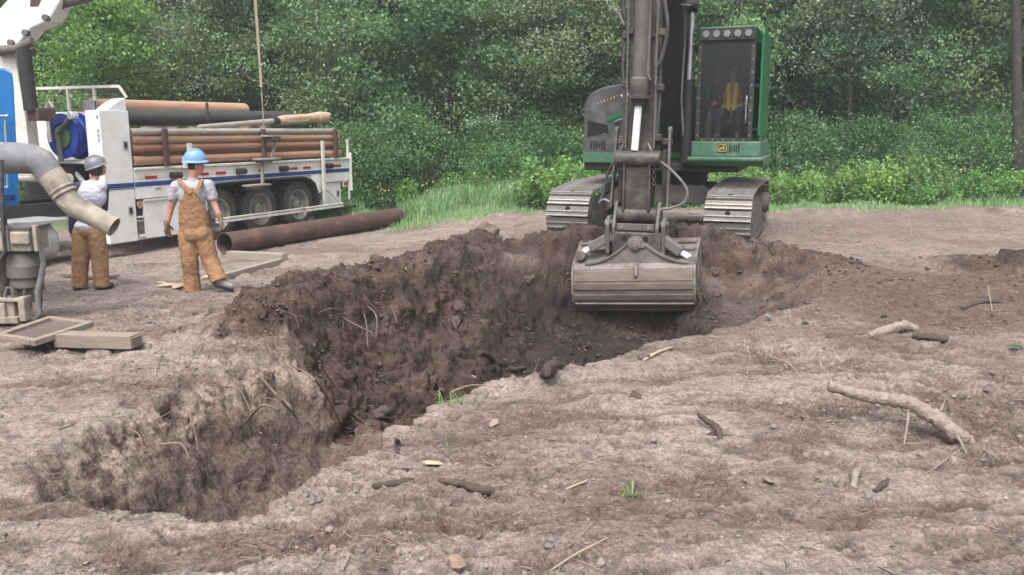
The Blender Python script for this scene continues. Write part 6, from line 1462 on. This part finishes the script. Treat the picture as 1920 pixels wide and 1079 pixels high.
# grass
def grass():
    n = 130000; x = rng.uniform(-9.5, 17, n); y = rng.uniform(18.6, 26, n)
    e = 20.3 + 1.9 * fbm2(x, y, 0.5, 3, 121) + 1.0 * sstep(-1.0, 2.0, x) * sstep(6.0, 3, x) - 1.5 * sstep(0.0, -2.5, x); dens = sstep(-0.5, 0.9, y - e + 0.9 * fbm2(x, y, 1.3, 3, 9)) * (0.35 + 0.65 * sstep(-0.3, 0.2, fbm2(x, y, 0.8, 2, 19)))
    k = rng.uniform(0, 1, n) < dens; x, y = x[k], y[k]; e = e[k]; z = shape(x, y)[0]; n = len(x)
    tall = sstep(0.3, 2.0, y - e) * sstep(-0.25, 0.25, fbm2(x, y, 0.9, 2, 77) + 0.3 * ((x > -2.2) & (x < 1.2))) * np.where(x > 4.6, 0.6, 1.0)
    h = (0.09 + 0.52 * tall) * rng.uniform(0.6, 1.3, n); a = rng.uniform(0, 6.28, n); b = rng.uniform(0, 6.28, n); wv = 0.010 + 0.004 * tall; ln = rng.uniform(0.1, 0.5, n) * h
    bx, by = np.cos(a) * wv, np.sin(a) * wv; lx, ly = np.cos(b) * ln, np.sin(b) * ln
    V = np.empty((n, 5, 3)); V[:, 0] = np.stack([x - bx, y - by, z - 0.01], 1); V[:, 1] = np.stack([x + bx, y + by, z - 0.01], 1); V[:, 2] = np.stack([x + bx * 0.7 + lx * 0.35, y + by * 0.7 + ly * 0.35, z + h * 0.6], 1); V[:, 3] = np.stack([x - bx * 0.7 + lx * 0.35, y - by * 0.7 + ly * 0.35, z + h * 0.6], 1); V[:, 4] = np.stack([x + lx, y + ly, z + h * rng.uniform(0.8, 1.0, n)], 1)
    i = np.arange(n) * 5; F = np.concatenate([np.stack([i, i + 1, i + 2], 1), np.stack([i, i + 2, i + 3], 1), np.stack([i + 3, i + 2, i + 4], 1)])
    t = np.clip(rng.normal(0.45, 0.28, n) + 0.25 * (1 - tall), 0, 1)
    o = finish(fast_mesh('grass', V.reshape(-1, 3), F, np.repeat(t, 5)), 'grass', 'grass'); tag(o, 'grass strip along the edge of the cleared ground', 'grass', None, 'stuff')
    # yellow flower heads
    m = 150; fx = np.concatenate([rng.uniform(-4.5, 1.5, 60), rng.uniform(4.8, 14, 90)]); fy = rng.uniform(21.6, 23.6, m); fz = shape(fx, fy)[0] + rng.uniform(0.45, 0.95, m)
    C = np.repeat(np.stack([fx, fy, fz], 1), 5, 0) + rng.normal(0, 0.012, (m * 5, 3)); V, F, tt = leaves(C, 0.04, 0.03, 0.5, 0)
    o = finish(fast_mesh('flower_heads', V, F, tt), 'flower_heads', 'yellow'); tag(o, 'small yellow flower heads scattered through the weeds', 'flowers', None, 'stuff')
grass()
# ------------------------------------------------------------------ debris on the ground
_ico = []
def ico():
    bm = bmesh.new(); bmesh.ops.create_icosphere(bm, subdivisions=1, radius=1.0)
    V = np.array([v.co[:] for v in bm.verts]); F = np.array([[v.index for v in f.verts] for f in bm.faces]); bm.free(); return V, F
def rot_rand(n, r):
    q = r.normal(size=(n, 4)); q /= np.linalg.norm(q, axis=1, keepdims=True); a, b, c, d = q.T
    return np.stack([1 - 2 * (c * c + d * d), 2 * (b * c - a * d), 2 * (b * d + a * c), 2 * (b * c + a * d), 1 - 2 * (b * b + d * d), 2 * (c * d - a * b), 2 * (b * d - a * c), 2 * (c * d + a * b), 1 - 2 * (b * b + c * c)], 1).reshape(n, 3, 3)
def lumps(name, x, y, size, mat, label, cat, sink=0.25, r=None, flat=0.65, fleck=None):
    r = r or rng; V0, F0 = ico(); n = len(x); z = shape(x, y)[0]
    P = V0[None] * (1 + r.normal(0, 0.20, (n, len(V0), 1))) * (size[:, None, None] * np.stack([r.uniform(0.7, 1.35, n), r.uniform(0.7, 1.35, n), r.uniform(0.6, 1.0, n)], 1)[:, None, :])
    P = np.einsum('nij,nkj->nki', rot_rand(n, r), P); P[:, :, 2] *= flat; P += np.stack([x, y, z + size * (0.6 - sink) * flat], 1)[:, None, :]
    F = (F0[None] + (np.arange(n) * len(V0))[:, None, None]).reshape(-1, 3)
    o = finish(fast_mesh(name, P.reshape(-1, 3), F, np.repeat(r.uniform(0, 1, n), len(V0))), name, mat, None, 0, 180); tag(o, label, cat, None, 'stuff'); return o
def soil_mat(name, c1, c2):
    m, nt, out = new_mat(name); L = nt.links.new
    at_ = N(nt, 'ShaderNodeAttribute', attribute_name='tint'); mx = N(nt, 'ShaderNodeMix', data_type='RGBA'); mx.inputs[6].default_value = rgba(c1); mx.inputs[7].default_value = rgba(c2); L(at_.outputs['Fac'], mx.inputs[0])
    p = N(nt, 'ShaderNodeBsdfPrincipled', _Roughness=0.95); L(mx.outputs[2], p.inputs['Base Color'])
    n = N(nt, 'ShaderNodeTexNoise', _Scale=45.0, _Detail=6.0); tc = N(nt, 'ShaderNodeTexCoord'); L(tc.outputs['Object'], n.inputs['Vector']); b = N(nt, 'ShaderNodeBump', _Strength=0.7, _Distance=0.03); L(n.outputs['Fac'], b.inputs['Height']); L(b.outputs[0], p.inputs['Normal'])
    L(p.outputs[0], out.inputs['Surface']); return m
MT['darkclod'] = soil_mat('dark_soil_clod', (0.055, 0.038, 0.032), (0.13, 0.092, 0.073))
MT['dryclod'] = soil_mat('dry_soil_clod', (0.13, 0.103, 0.092), (0.27, 0.225, 0.205))
MT['stone'] = soil_mat('small_stone', (0.18, 0.15, 0.13), (0.36, 0.31, 0.275))
def wedge(n, y0, y1, p=1.0, spread=0.68, r=None):
    """points spread over the clearing, thinning with distance"""
    r = r or rng; y = y0 + (y1 - y0) * r.uniform(0, 1, n) ** p; return r.uniform(-spread, spread, n) * (y + 1.0), y
def scatter():
    x, y = wedge(90000, 5.4, 15, 1.0); _, dug, wa, sA, sB, md = shape(x, y, False)
    k = rng.uniform(0, 1, len(x)) < np.clip(dug, 0, 1) * (0.25 + 0.75 * sstep(-0.1, 0.25, fbm2(x, y, 1.6, 3, 141))) * 0.5; x, y = x[k], y[k]
    lumps('dark_soil_clods', x, y, 0.009 + 0.030 * rng.uniform(0, 1, len(x)) ** 5.0, 'darkclod', 'crumbled dark earth clods over the banks of the pit', 'soil clods')
    x, y = wedge(20000, 2.6, 21, 1.5); _, dug, wa, sA, sB, md = shape(x, y, False); m = sstep(-0.2, 0.3, fbm2(x, y, 0.7, 3, 71))
    k = (rng.uniform(0, 1, len(x)) < (0.15 + 0.75 * m)) & (dug < 0.5); x, y = x[k], y[k]
    lumps('dry_soil_clods', x, y, 0.005 + 0.024 * rng.uniform(0, 1, len(x)) ** 4, 'dryclod', 'dry crumbs of earth trampled over the cleared ground', 'soil clods', 0.35)
    x, y = wedge(1600, 2.6, 16, 1.6); lumps('small_stones', x, y, 0.003 + 0.012 * rng.uniform(0, 1, len(x)) ** 3, 'stone', 'small pale stones strewn over the ground', 'stones', 0.3)
    # straw, chips and fine twigs
    def sticks(name, n, y0, y1, lmin, lmax, rad, mat, label, cat, pitch=0.12, mask=None, p=1.4):
        x, y = wedge(n, y0, y1, p); sh = shape(x, y); z, dug = sh[0], sh[1]; k = rng.uniform(0, 1, n) < (0.25 + 0.75 * sstep(-0.15, 0.2, fbm2(x, y, 1.1, 3, 171))) if mask is None else mask(x, y, sh); x, y, z = x[k], y[k], z[k]; n = len(x)
        L = lmin + (lmax - lmin) * rng.uniform(0, 1, n) ** 3; a = rng.uniform(0, 6.28, n); t = rng.normal(0, pitch, n); d = np.stack([np.cos(a) * np.cos(t), np.sin(a) * np.cos(t), np.sin(t)], 1)
        s = np.stack([-np.sin(a), np.cos(a), np.zeros(n)], 1); u = np.cross(d, s); c = np.stack([x, y, z + 0.006 + np.abs(np.sin(t)) * L * 0.3], 1); rr = rad * rng.uniform(0.5, 1.5, (n, 1)); bend = s * (L * rng.normal(0, 0.12, n))[:, None]
        V = np.empty((n, 9, 3))
        for i, (q, f) in enumerate(((-0.5, 0.8), (0.0, 1.0), (0.5, 0.4))):
            b = c + d * (L * q)[:, None] + bend * (1 - 4 * q * q)
            for j in range(3): g = 2.094 * j; V[:, i * 3 + j] = b + (s * math.cos(g) + u * math.sin(g)) * rr * f
        fs = []
        for i in (0, 1):
            for j in range(3): a_, b_ = i * 3 + j, i * 3 + (j + 1) % 3; fs += [(a_, b_, b_ + 3), (a_, b_ + 3, a_ + 3)]
        F = (np.array(fs)[None] + (np.arange(n) * 9)[:, None, None]).reshape(-1, 3)
        o = finish(fast_mesh(name, V.reshape(-1, 3), F, np.repeat(rng.uniform(0, 1, n), 9)), name, mat); tag(o, label, cat, None, 'stuff')
    sticks('straw_litter', 9000, 2.6, 20, 0.03, 0.20, 0.0022, 'straw', 'bits of straw and pale splinters littering the ground', 'straw')
    sticks('twig_litter', 2200, 2.6, 18, 0.03, 0.26, 0.003, 'darkbark', 'thin dark twigs littering the churned ground', 'twigs', 0.15)
    sticks('root_hairs', 7000, 4.4, 13.5, 0.08, 0.5, 0.0032, 'fineroot', 'fine roots sticking out of the dug banks', 'roots', 0.6, lambda x, y, sh: (rng.uniform(0, 1, len(x)) < 0.8 * np.maximum(np.exp(-((sh[3] - 0.12) / 0.22) ** 2), 0.9 * np.exp(-((sh[4] - 0.2) / 0.35) ** 2)) * (x < 0.6)), 1.0)
scatter()

def stick(name, pts, rads, mat, label, cat, twigs=(), n=10, knots=True, group=None):
    """bent branch through world points, radii with knots; twigs are (start index, end point, radius)"""
    P = [Vector(p) for p in pts]; Q, RR = [], []; rr_ = random.Random(len(label) * 13 + int(P[0].x * 100))
    for i in range(len(P) - 1):
        a, b, c, d = P[max(i - 1, 0)], P[i], P[i + 1], P[min(i + 2, len(P) - 1)]
        for k in range(7):
            t = k / 7; Q.append(0.5 * ((2 * b) + (c - a) * t + (2 * a - 5 * b + 4 * c - d) * t * t + (3 * b - a - 3 * c + d) * t ** 3)); RR.append((rads[i] + (rads[i + 1] - rads[i]) * t) * (rr_.uniform(0.88, 1.15) if knots else 1))
    Q.append(P[-1]); RR.append(rads[-1] * 0.8); o = P[len(P) // 2].copy(); o.z = gz(o.x, o.y)
    mbk = MB().tube([q - o for q in Q], RR, n)
    for vi in range(len(mbk.v)):
        c_ = Q[min(vi // n, len(Q) - 1)] - o; mbk.v[vi] = tuple(c_ + (Vector(mbk.v[vi]) - c_) * rr_.uniform(0.86, 1.14))
    if not twigs:
        ob = mbk.build(name, mat, None, 0, 50); ob.location = o; return tag(ob, label, cat, group)
    e = empty(name, o, 0, label, cat, group); mbk.build('limb', mat, e, 0, 50)
    for s, b, r0 in twigs:
        a = P[s] - o; b = Vector(b) - o; MB().tube([a, a.lerp(b, 0.5) + Vector((0.01, 0.01, 0)), b], [r0, r0 * 0.8, r0 * 0.5], 6).build('twig', mat, e, 0, 60)
    return e
def gp(px, py, up=0.0): p = onground(px, py); return p + Vector((0, 0, up))
Yb = 5.45
stick('branch', [at(1553, 722, 5.75), at(1605, 738, 5.7), at(1660, 748, 5.6), at(1705, 756, 5.5), at(1755, 785, 5.4), at(1790, 812, 5.3), gp(1818, 836, 0.02)], [0.036, 0.042, 0.044, 0.046, 0.050, 0.050, 0.042], 'bark',
      'thick bent bare branch lying on the ground at the right', 'branch', [(3, gp(1695, 834), 0.010), (6, gp(1740, 889, 0.01), 0.008), (5, gp(1812, 850), 0.012), (6, gp(1872, 868, 0.02), 0.009), (4, at(1775, 745, 5.5), 0.006)], 12)
stick('root', [gp(898, 672, 0.06), gp(915, 678, 0.08), gp(935, 695, 0.07), gp(958, 700, 0.05), gp(985, 693, 0.03)], [0.030, 0.038, 0.036, 0.032, 0.02], 'darkbark', 'dark s-shaped root at the near rim of the pit', 'root')
stick('root', [gp(1020, 705, 0.0), gp(1035, 700, 0.06), gp(1052, 692, 0.05)], [0.04, 0.05, 0.03], 'darkbark', 'stubby dark root knot right of the s-shaped root', 'root', [(1, gp(1010, 690, 0.14), 0.008), (2, gp(1060, 684, 0.12), 0.007)])
stick('log', [gp(1628, 632, 0.01), gp(1665, 626, 0.04), gp(1700, 622, 0.06), gp(1720, 628, 0.04)], [0.03, 0.05, 0.05, 0.035], 'bark', 'split pale log half buried beyond the bent branch', 'log', [(2, gp(1655, 606, 0.05), 0.008), (1, gp(1590, 640, 0.01), 0.008)])
stick('log', [gp(1712, 634, 0.02), gp(1740, 638, 0.03), gp(1778, 640, 0.02)], [0.04, 0.042, 0.03], 'darkbark', 'short dark log end right of the split pale log', 'log')
stick('stick', [gp(822, 903, 0.005), gp(860, 910, 0.01), gp(900, 922, 0.012), gp(960, 930, 0.008)], [0.014, 0.020, 0.024, 0.020], 'darkbark', 'dark half-buried stick in front of the trench', 'stick')
stick('stick', [gp(700, 914, 0.005), gp(735, 912, 0.012), gp(775, 905, 0.012)], [0.016, 0.024, 0.018], 'darkbark', 'short dark stick left of the half-buried stick', 'stick')
stick('stick', [gp(745, 852, -0.02), gp(746, 838, 0.03), at(742, 825, onground(745, 850).y)], [0.020, 0.018, 0.010], 'darkbark', 'dark stub of wood standing upright at the trench rim', 'stick')
stick('stick', [gp(848, 738, 0.02), gp(880, 732, 0.05), gp(940, 728, 0.02)], [0.012, 0.014, 0.008], 'freshwood', 'pale stick along the pit rim below the s-shaped root', 'stick')
stick('stick', [gp(1206, 678, 0.01), gp(1235, 664, 0.02), gp(1262, 655, 0.02)], [0.012, 0.014, 0.008], 'freshwood', 'pale stick on the near rim in front of the bucket', 'stick')
stick('root', [gp(1308, 792, 0.06), gp(1325, 803, 0.05), gp(1345, 812, 0.03), gp(1352, 832, 0.01)], [0.012, 0.022, 0.022, 0.014], 'darkbark', 'small gnarled root in the middle of the foreground', 'root', [(2, gp(1310, 828, 0.01), 0.010)])
stick('stick', [gp(1600, 922, 0.01), gp(1603, 900, 0.03), gp(1612, 880, 0.02)], [0.020, 0.022, 0.016], 'bark', 'short thick stick stub below the bent branch', 'stick')
stick('stick', [gp(1640, 925, 0.01), gp(1655, 915, 0.02), gp(1665, 905, 0.02)], [0.014, 0.018, 0.010], 'darkbark', 'small dark stick right of the thick stub', 'stick')
stick('stick', [gp(1100, 905, 0.01), gp(1075, 915, 0.01), gp(1040, 930, 0.01)], [0.006, 0.007, 0.004], 'straw', 'thin pale stick lying slantwise in the middle foreground', 'stick')
stick('stick', [gp(1030, 1075, 0.01), gp(1080, 1050, 0.03), gp(1140, 1015, 0.02)], [0.004, 0.005, 0.003], 'straw', 'long thin pale stem near the lower edge', 'stick')
stick('stick', [gp(640, 1075, 0.01), gp(655, 1050, 0.02)], [0.012, 0.008], 'bark', 'short stick at the lower edge left of the middle', 'stick')
stick('stick', [gp(1415, 700, 0.0), gp(1400, 725, 0.10), gp(1408, 672, 0.06)], [0.003, 0.004, 0.002], 'straw', 'thin pale stalk standing in the soil right of the pit', 'stick')
stick('stick', [gp(1440, 672, 0.03), gp(1480, 690, 0.03), gp(1505, 715, 0.01)], [0.005, 0.005, 0.003], 'straw', 'thin pale stem bent over the soil right of the pit', 'stick')
stick('stick', [gp(1860, 585, 0.01), gp(1850, 560, 0.15)], [0.006, 0.004], 'straw', 'pale twig poking up before the dark earth heap', 'stick')
stick('stick', [gp(1800, 582, 0.02), gp(1850, 572, 0.04), gp(1905, 578, 0.02)], [0.02, 0.022, 0.015], 'darkbark', 'dark root lying on the earth heap at the right edge', 'root')
stick('stick', [gp(1705, 455, 0.02), gp(1708, 440, 0.12), gp(1700, 425, 0.25)], [0.010, 0.008, 0.005], 'bark', 'thin grey twig standing on the bare ground right of the excavator', 'stick')
stick('stick', [gp(1480, 495, 0.02), gp(1510, 505, 0.03), gp(1560, 512, 0.02)], [0.012, 0.014, 0.008], 'darkbark', 'dark twig lying beside the right-hand track', 'stick')
stick('root', [gp(1085, 452, 0.05), gp(1105, 442, 0.16), gp(1125, 437, 0.20)], [0.02, 0.022, 0.015], 'bark', 'torn root sticking out of the earth before the left-hand track', 'root', [(1, gp(1140, 455, 0.12), 0.012), (1, gp(1100, 462, 0.05), 0.008)])
for i, (a, b, c) in enumerate((((640, 560), (680, 600), (690, 655)), ((655, 565), (700, 600), (705, 640)), ((620, 585), (655, 620), (700, 630)), ((700, 560), (730, 585), (745, 610)), ((590, 600), (620, 600), (650, 590)))):
    stick('root', [gp(*a, 0.03), gp(*b, 0.10), gp(*c, 0.02)], [0.009, 0.008, 0.004], 'fineroot', ('longest', 'second longest', 'lowest', 'rightmost', 'leftmost')[i] + ' of the thin roots hanging from the spoil bank', 'root', group='thin roots in the spoil bank')
for i, (a, b, c) in enumerate((((480, 700), (520, 760), (560, 790)), ((545, 690), (600, 740), (640, 800)), ((300, 840), (340, 850), (355, 862)), ((460, 800), (490, 780), (520, 770)))):
    stick('root', [gp(*a, 0.02), gp(*b, 0.06), gp(*c, 0.01)], [0.008, 0.008, 0.004], 'fineroot', ('thin root running down the left slot bank', 'thin root along the pale corner of the slot bank', 'short straight root low on the left slot bank', 'curled root in the middle of the slot bank')[i], 'root')
for i, (a, b, c, lab) in enumerate((((345, 770), (360, 800), (372, 845), 'thin root hanging straight down the left part of the slot bank'), ((420, 730), (450, 745), (470, 775), 'thin root drooping from the lip of the slot bank'), ((600, 690), (625, 730), (655, 760), 'thin root crossing the upper end of the slot bank'), ((240, 810), (262, 830), (270, 862), 'thin root low at the left end of the slot bank'))):
    stick('root', [gp(*a, 0.02), gp(*b, 0.05), gp(*c, 0.01)], [0.006, 0.006, 0.003], 'fineroot', lab, 'root')
# wood chips, leaves, clods
def leafy(name, px, py, s, mat, label, cat, curl=0.3):
    p = onground(px, py); mb = MB(); n = 9; r = random.Random(px)
    ring = [(s * (0.8 + 0.35 * r.random()) * math.cos(6.283 * k / n), s * 0.7 * (0.75 + 0.4 * r.random()) * math.sin(6.283 * k / n)) for k in range(n)]
    mb.add([(0, 0, 0.0)] + [(a, b, curl * s * r.uniform(0.0, 1.0)) for a, b in ring] + [(0, 0, -0.006)] + [(a * 0.99, b * 0.99, curl * s * 0.5 - 0.008) for a, b in ring],
           [(0, 1 + k, 1 + (k + 1) % n) for k in range(n)] + [(n + 1, n + 2 + (k + 1) % n, n + 2 + k) for k in range(n)])
    o = mb.build(name, mat, None, 0, 80); o.location = p + Vector((0, 0, 0.012)); o.rotation_euler = (R(12), R(-8), r.uniform(0, 6)); return tag(o, label, cat)
leafy('dead_leaf', 1440, 906, 0.045, 'deadleaf', 'pale dead leaf in the foreground left of the stick stubs', 'leaf')
leafy('dead_leaf', 855, 1062, 0.06, 'deadleaf', 'large curled dead leaf at the lower edge', 'leaf')
leafy('dead_leaf', 925, 800, 0.045, 'deadleaf', 'brown dead leaf near the pit rim', 'leaf', 0.6)
def chip(px, py, ln, wd, az, mat, label, tilt=0.1, up=0.01):
    p = gp(px, py, up); mb = MB(); mb.tube([(-ln / 2, 0, 0), (-ln / 5, wd * 0.2, ln * 0.06), (ln / 4, 0, ln * 0.08), (ln / 2, wd * 0.3, 0.0)], [wd * 0.3, wd, wd * 0.85, wd * 0.2], 8, True, (1, 0.35)); o = mb.build('wood_chip', mat, None, 0, 40); o.location = p; o.rotation_euler = (0.1, tilt, az); return tag(o, label, 'wood chip')
chip(810, 874, 0.16, 0.025, 0.1, 'freshwood', 'pale split wood chip near the trench rim')
chip(318, 538, 0.30, 0.06, 0.4, 'freshwood', 'pale curl of bark left of the overalls worker')
chip(338, 540, 0.34, 0.07, 1.4, 'freshwood', 'broad pale bark strip at the overalls worker\'s foot')
chip(305, 533, 0.20, 0.03, -0.3, 'freshwood', 'thin pale splinter furthest left of the bark strips')
chip(392, 522, 0.30, 0.05, 1.0, 'freshwood', 'pale bark strip between the overalls worker\'s legs')
chip(396, 512, 0.16, 0.05, 0.8, 'orangetape', 'small orange scrap behind the overalls worker\'s leg', 0.3, 0.05)
chip(888, 712, 0.09, 0.035, 0.5, 'freshwood', 'small pale block of wood beside the s-shaped root', 0.5, 0.03)
chip(1440, 603, 0.10, 0.04, 0.9, 'litter', 'white scrap on the soil right of the bucket', 0.8, 0.04)
chip(1905, 655, 0.16, 0.03, 0.2, 'leafbright', 'crushed green leaves at the right edge', 0.2, 0.02)
MT['clodbig'] = surf('earth_clod', (0.095, 0.067, 0.055), (0.06, 0.043, 0.036), 9, 0.95, 0, 0.7, 30, c3=(0.14, 0.11, 0.095), s3=5)
MT['clodpale'] = surf('crusted_clod', (0.17, 0.135, 0.115), (0.07, 0.05, 0.043), 6, 0.95, 0, 0.7, 30)
def clod(px, py, size, mat, label, up=0.0, sc=(1, 1, 0.75), seed=0):
    bm = bmesh.new(); bmesh.ops.create_icosphere(bm, subdivisions=3, radius=1.0); V = np.array([v.co[:] for v in bm.verts]); k = 0.85 + 1.1 * vn3(V[:, 0] * 1.4 + seed, V[:, 1] * 1.4, V[:, 2] * 1.4, 3) + 0.5 * vn3(V[:, 0] * 3.5 + seed, V[:, 1] * 3.5, V[:, 2] * 3.5, 4)
    for v, q, kk in zip(bm.verts, V, k): v.co = Vector(q * kk * size) if False else Vector((q[0] * kk * size * 0.85 * sc[0], q[1] * kk * size * sc[1], q[2] * kk * size * sc[2]))
    me = bpy.data.meshes.new('earth_clod'); bm.to_mesh(me); bm.free(); o = finish(me, 'earth_clod', mat, None, 0, 60); o.location = gp(px, py, size * 0.02 + up); o.rotation_euler = (0.2 * seed, 0.3, seed); return tag(o, label, 'clod')
clod(447, 615, 0.085, 'clodbig', 'round dark clod at the near foot of the spoil bank', seed=1)
clod(400, 588, 0.07, 'clodbig', 'dark clod lying apart left of the spoil bank', seed=2, sc=(1.5, 1, 0.6))
clod(365, 592, 0.045, 'clodbig', 'small dark clod furthest left of the spoil bank', seed=3)
clod(430, 578, 0.055, 'clodbig', 'dark clod behind the round clod', seed=4)
clod(912, 445, 0.30, 'clodpale', 'big crusted slab of earth on top of the spoil bank', 0.04, (1.5, 0.9, 0.6), 5)
clod(930, 462, 0.15, 'clodbig', 'dark lump of earth under the crusted slab', 0.0, (1, 1, 1), 6)
clod(862, 580, 0.085, 'clodbig', 'larger of the two rounded lumps on the spoil bank slope', 0.0, (1.2, 1, 0.8), 7)
clod(855, 605, 0.065, 'clodbig', 'smaller lump below the larger lump on the bank', 0.0, (1.2, 1, 0.7), 8)
clod(995, 525, 0.07, 'clodbig', 'dark lump on the back slope left of the bucket', 0.0, (1.3, 1, 0.8), 9)
clod(1340, 510, 0.065, 'clodbig', 'upper lump of earth on the slope right of the bucket', 0.0, (1.3, 1, 0.7), 10)
clod(1345, 550, 0.06, 'clodbig', 'lower lump of earth on the slope right of the bucket', 0.0, (1.3, 1, 0.7), 11)
clod(1190, 744, 0.05, 'clodbig', 'dark torn clod standing up in the foreground soil', 0.0, (1.2, 0.8, 1.0), 12)
clod(720, 775, 0.10, 'clodbig', 'dark lump at the foot of the pale slot corner', 0.0, (1.2, 1, 0.8), 13)
clod(1205, 672, 0.06, 'clodpale', 'brown clod on the near rim beside the pale stick', 0.0, (1.3, 1, 0.8), 14)
# torn grass at the pit rim
def tuft(px, py, n, h, label, spread=0.10, mat='leafweed'):
    p = gp(px, py); r = np.random.default_rng(px); mb = MB()
    for k in range(n):
        a = r.uniform(0, 6.28); b = Vector((r.normal(0, spread), r.normal(0, spread), 0)); L = h * r.uniform(0.5, 1.2); t = b + Vector((math.cos(a) * L * 0.8, math.sin(a) * L * 0.8, L * 0.45)); m = b.lerp(t, 0.5) + Vector((0, 0, L * 0.28)); s = Vector((-math.sin(a), math.cos(a), 0)) * 0.004
        mb.add([b - s, b + s, m + s, m - s, t], [(0, 1, 2, 3), (3, 2, 4)])
    me = mb.mesh('grass_tuft'); at_ = me.attributes.new('tint', 'FLOAT', 'POINT'); at_.data.foreach_set('value', [0.6] * len(me.vertices)); o = finish(me, 'grass_tuft', mat); o.location = p; return tag(o, label, 'grass tuft', None, 'stuff')
tuft(858, 760, 22, 0.16, 'torn green grass blades hanging at the pit rim'); tuft(838, 825, 8, 0.08, 'small green sprout by the upright stub')
tuft(1185, 935, 9, 0.12, 'small green grass sprout in the foreground', 0.03); tuft(1455, 665, 40, 0.18, 'flattened dry grass tuft right of the pit', 0.16, 'straw'); tuft(690, 470, 16, 0.10, 'small green sprout behind the spoil bank', 0.12)
# rusty post and white litter in the grass
def small_things():
    p = at(1004, 362, 21.2); g = gz(p.x, p.y); o = MB().pipe((0, 0, -0.05), (0, 0, 0.40), 0.10, 0.012, 20).build('pipe_stub', 'ruststeel', None, 0, 40); o.location = (p.x, p.y, g + 0.05); tag(o, 'rusty pipe stub standing in the grass left of the excavator', 'pipe')
    p = at(808, 345, 22.0); e = empty('litter', (p.x, p.y, gz(p.x, p.y)), 0, 'bent white frame lying in the grass between truck and excavator', 'litter')
    for a, b in (((-0.15, 0, 0.2), (0.0, 0, 0.50)), ((0.0, 0, 0.50), (0.12, 0.05, 0.32)), ((-0.12, 0, 0.25), (0.16, 0, 0.20)), ((0.1, 0, 0.22), (0.32, 0, 0.14))): MB().bar(a, b, 0.02, 0.025).build('frame_bar', 'litter', e)
small_things()

# ------------------------------------------------------------------ thin haze volume added for a milky lens veil
def haze():
    o = MB().box((0, 120, 14.5), (540, 420, 37)).build('haze', None, None); m, nt, out = new_mat('veil_haze')
    v = N(nt, 'ShaderNodeVolumePrincipled', _Density=0.0022); v.inputs['Color'].default_value = (0.86, 0.92, 0.95, 1); v.inputs['Anisotropy'].default_value = 0.2
    nt.links.new(v.outputs[0], out.inputs['Volume']); o.data.materials.append(m); tag(o, 'added thin pale haze giving a milky veil over the clearing and the wood', 'haze', None, 'stuff')
haze()
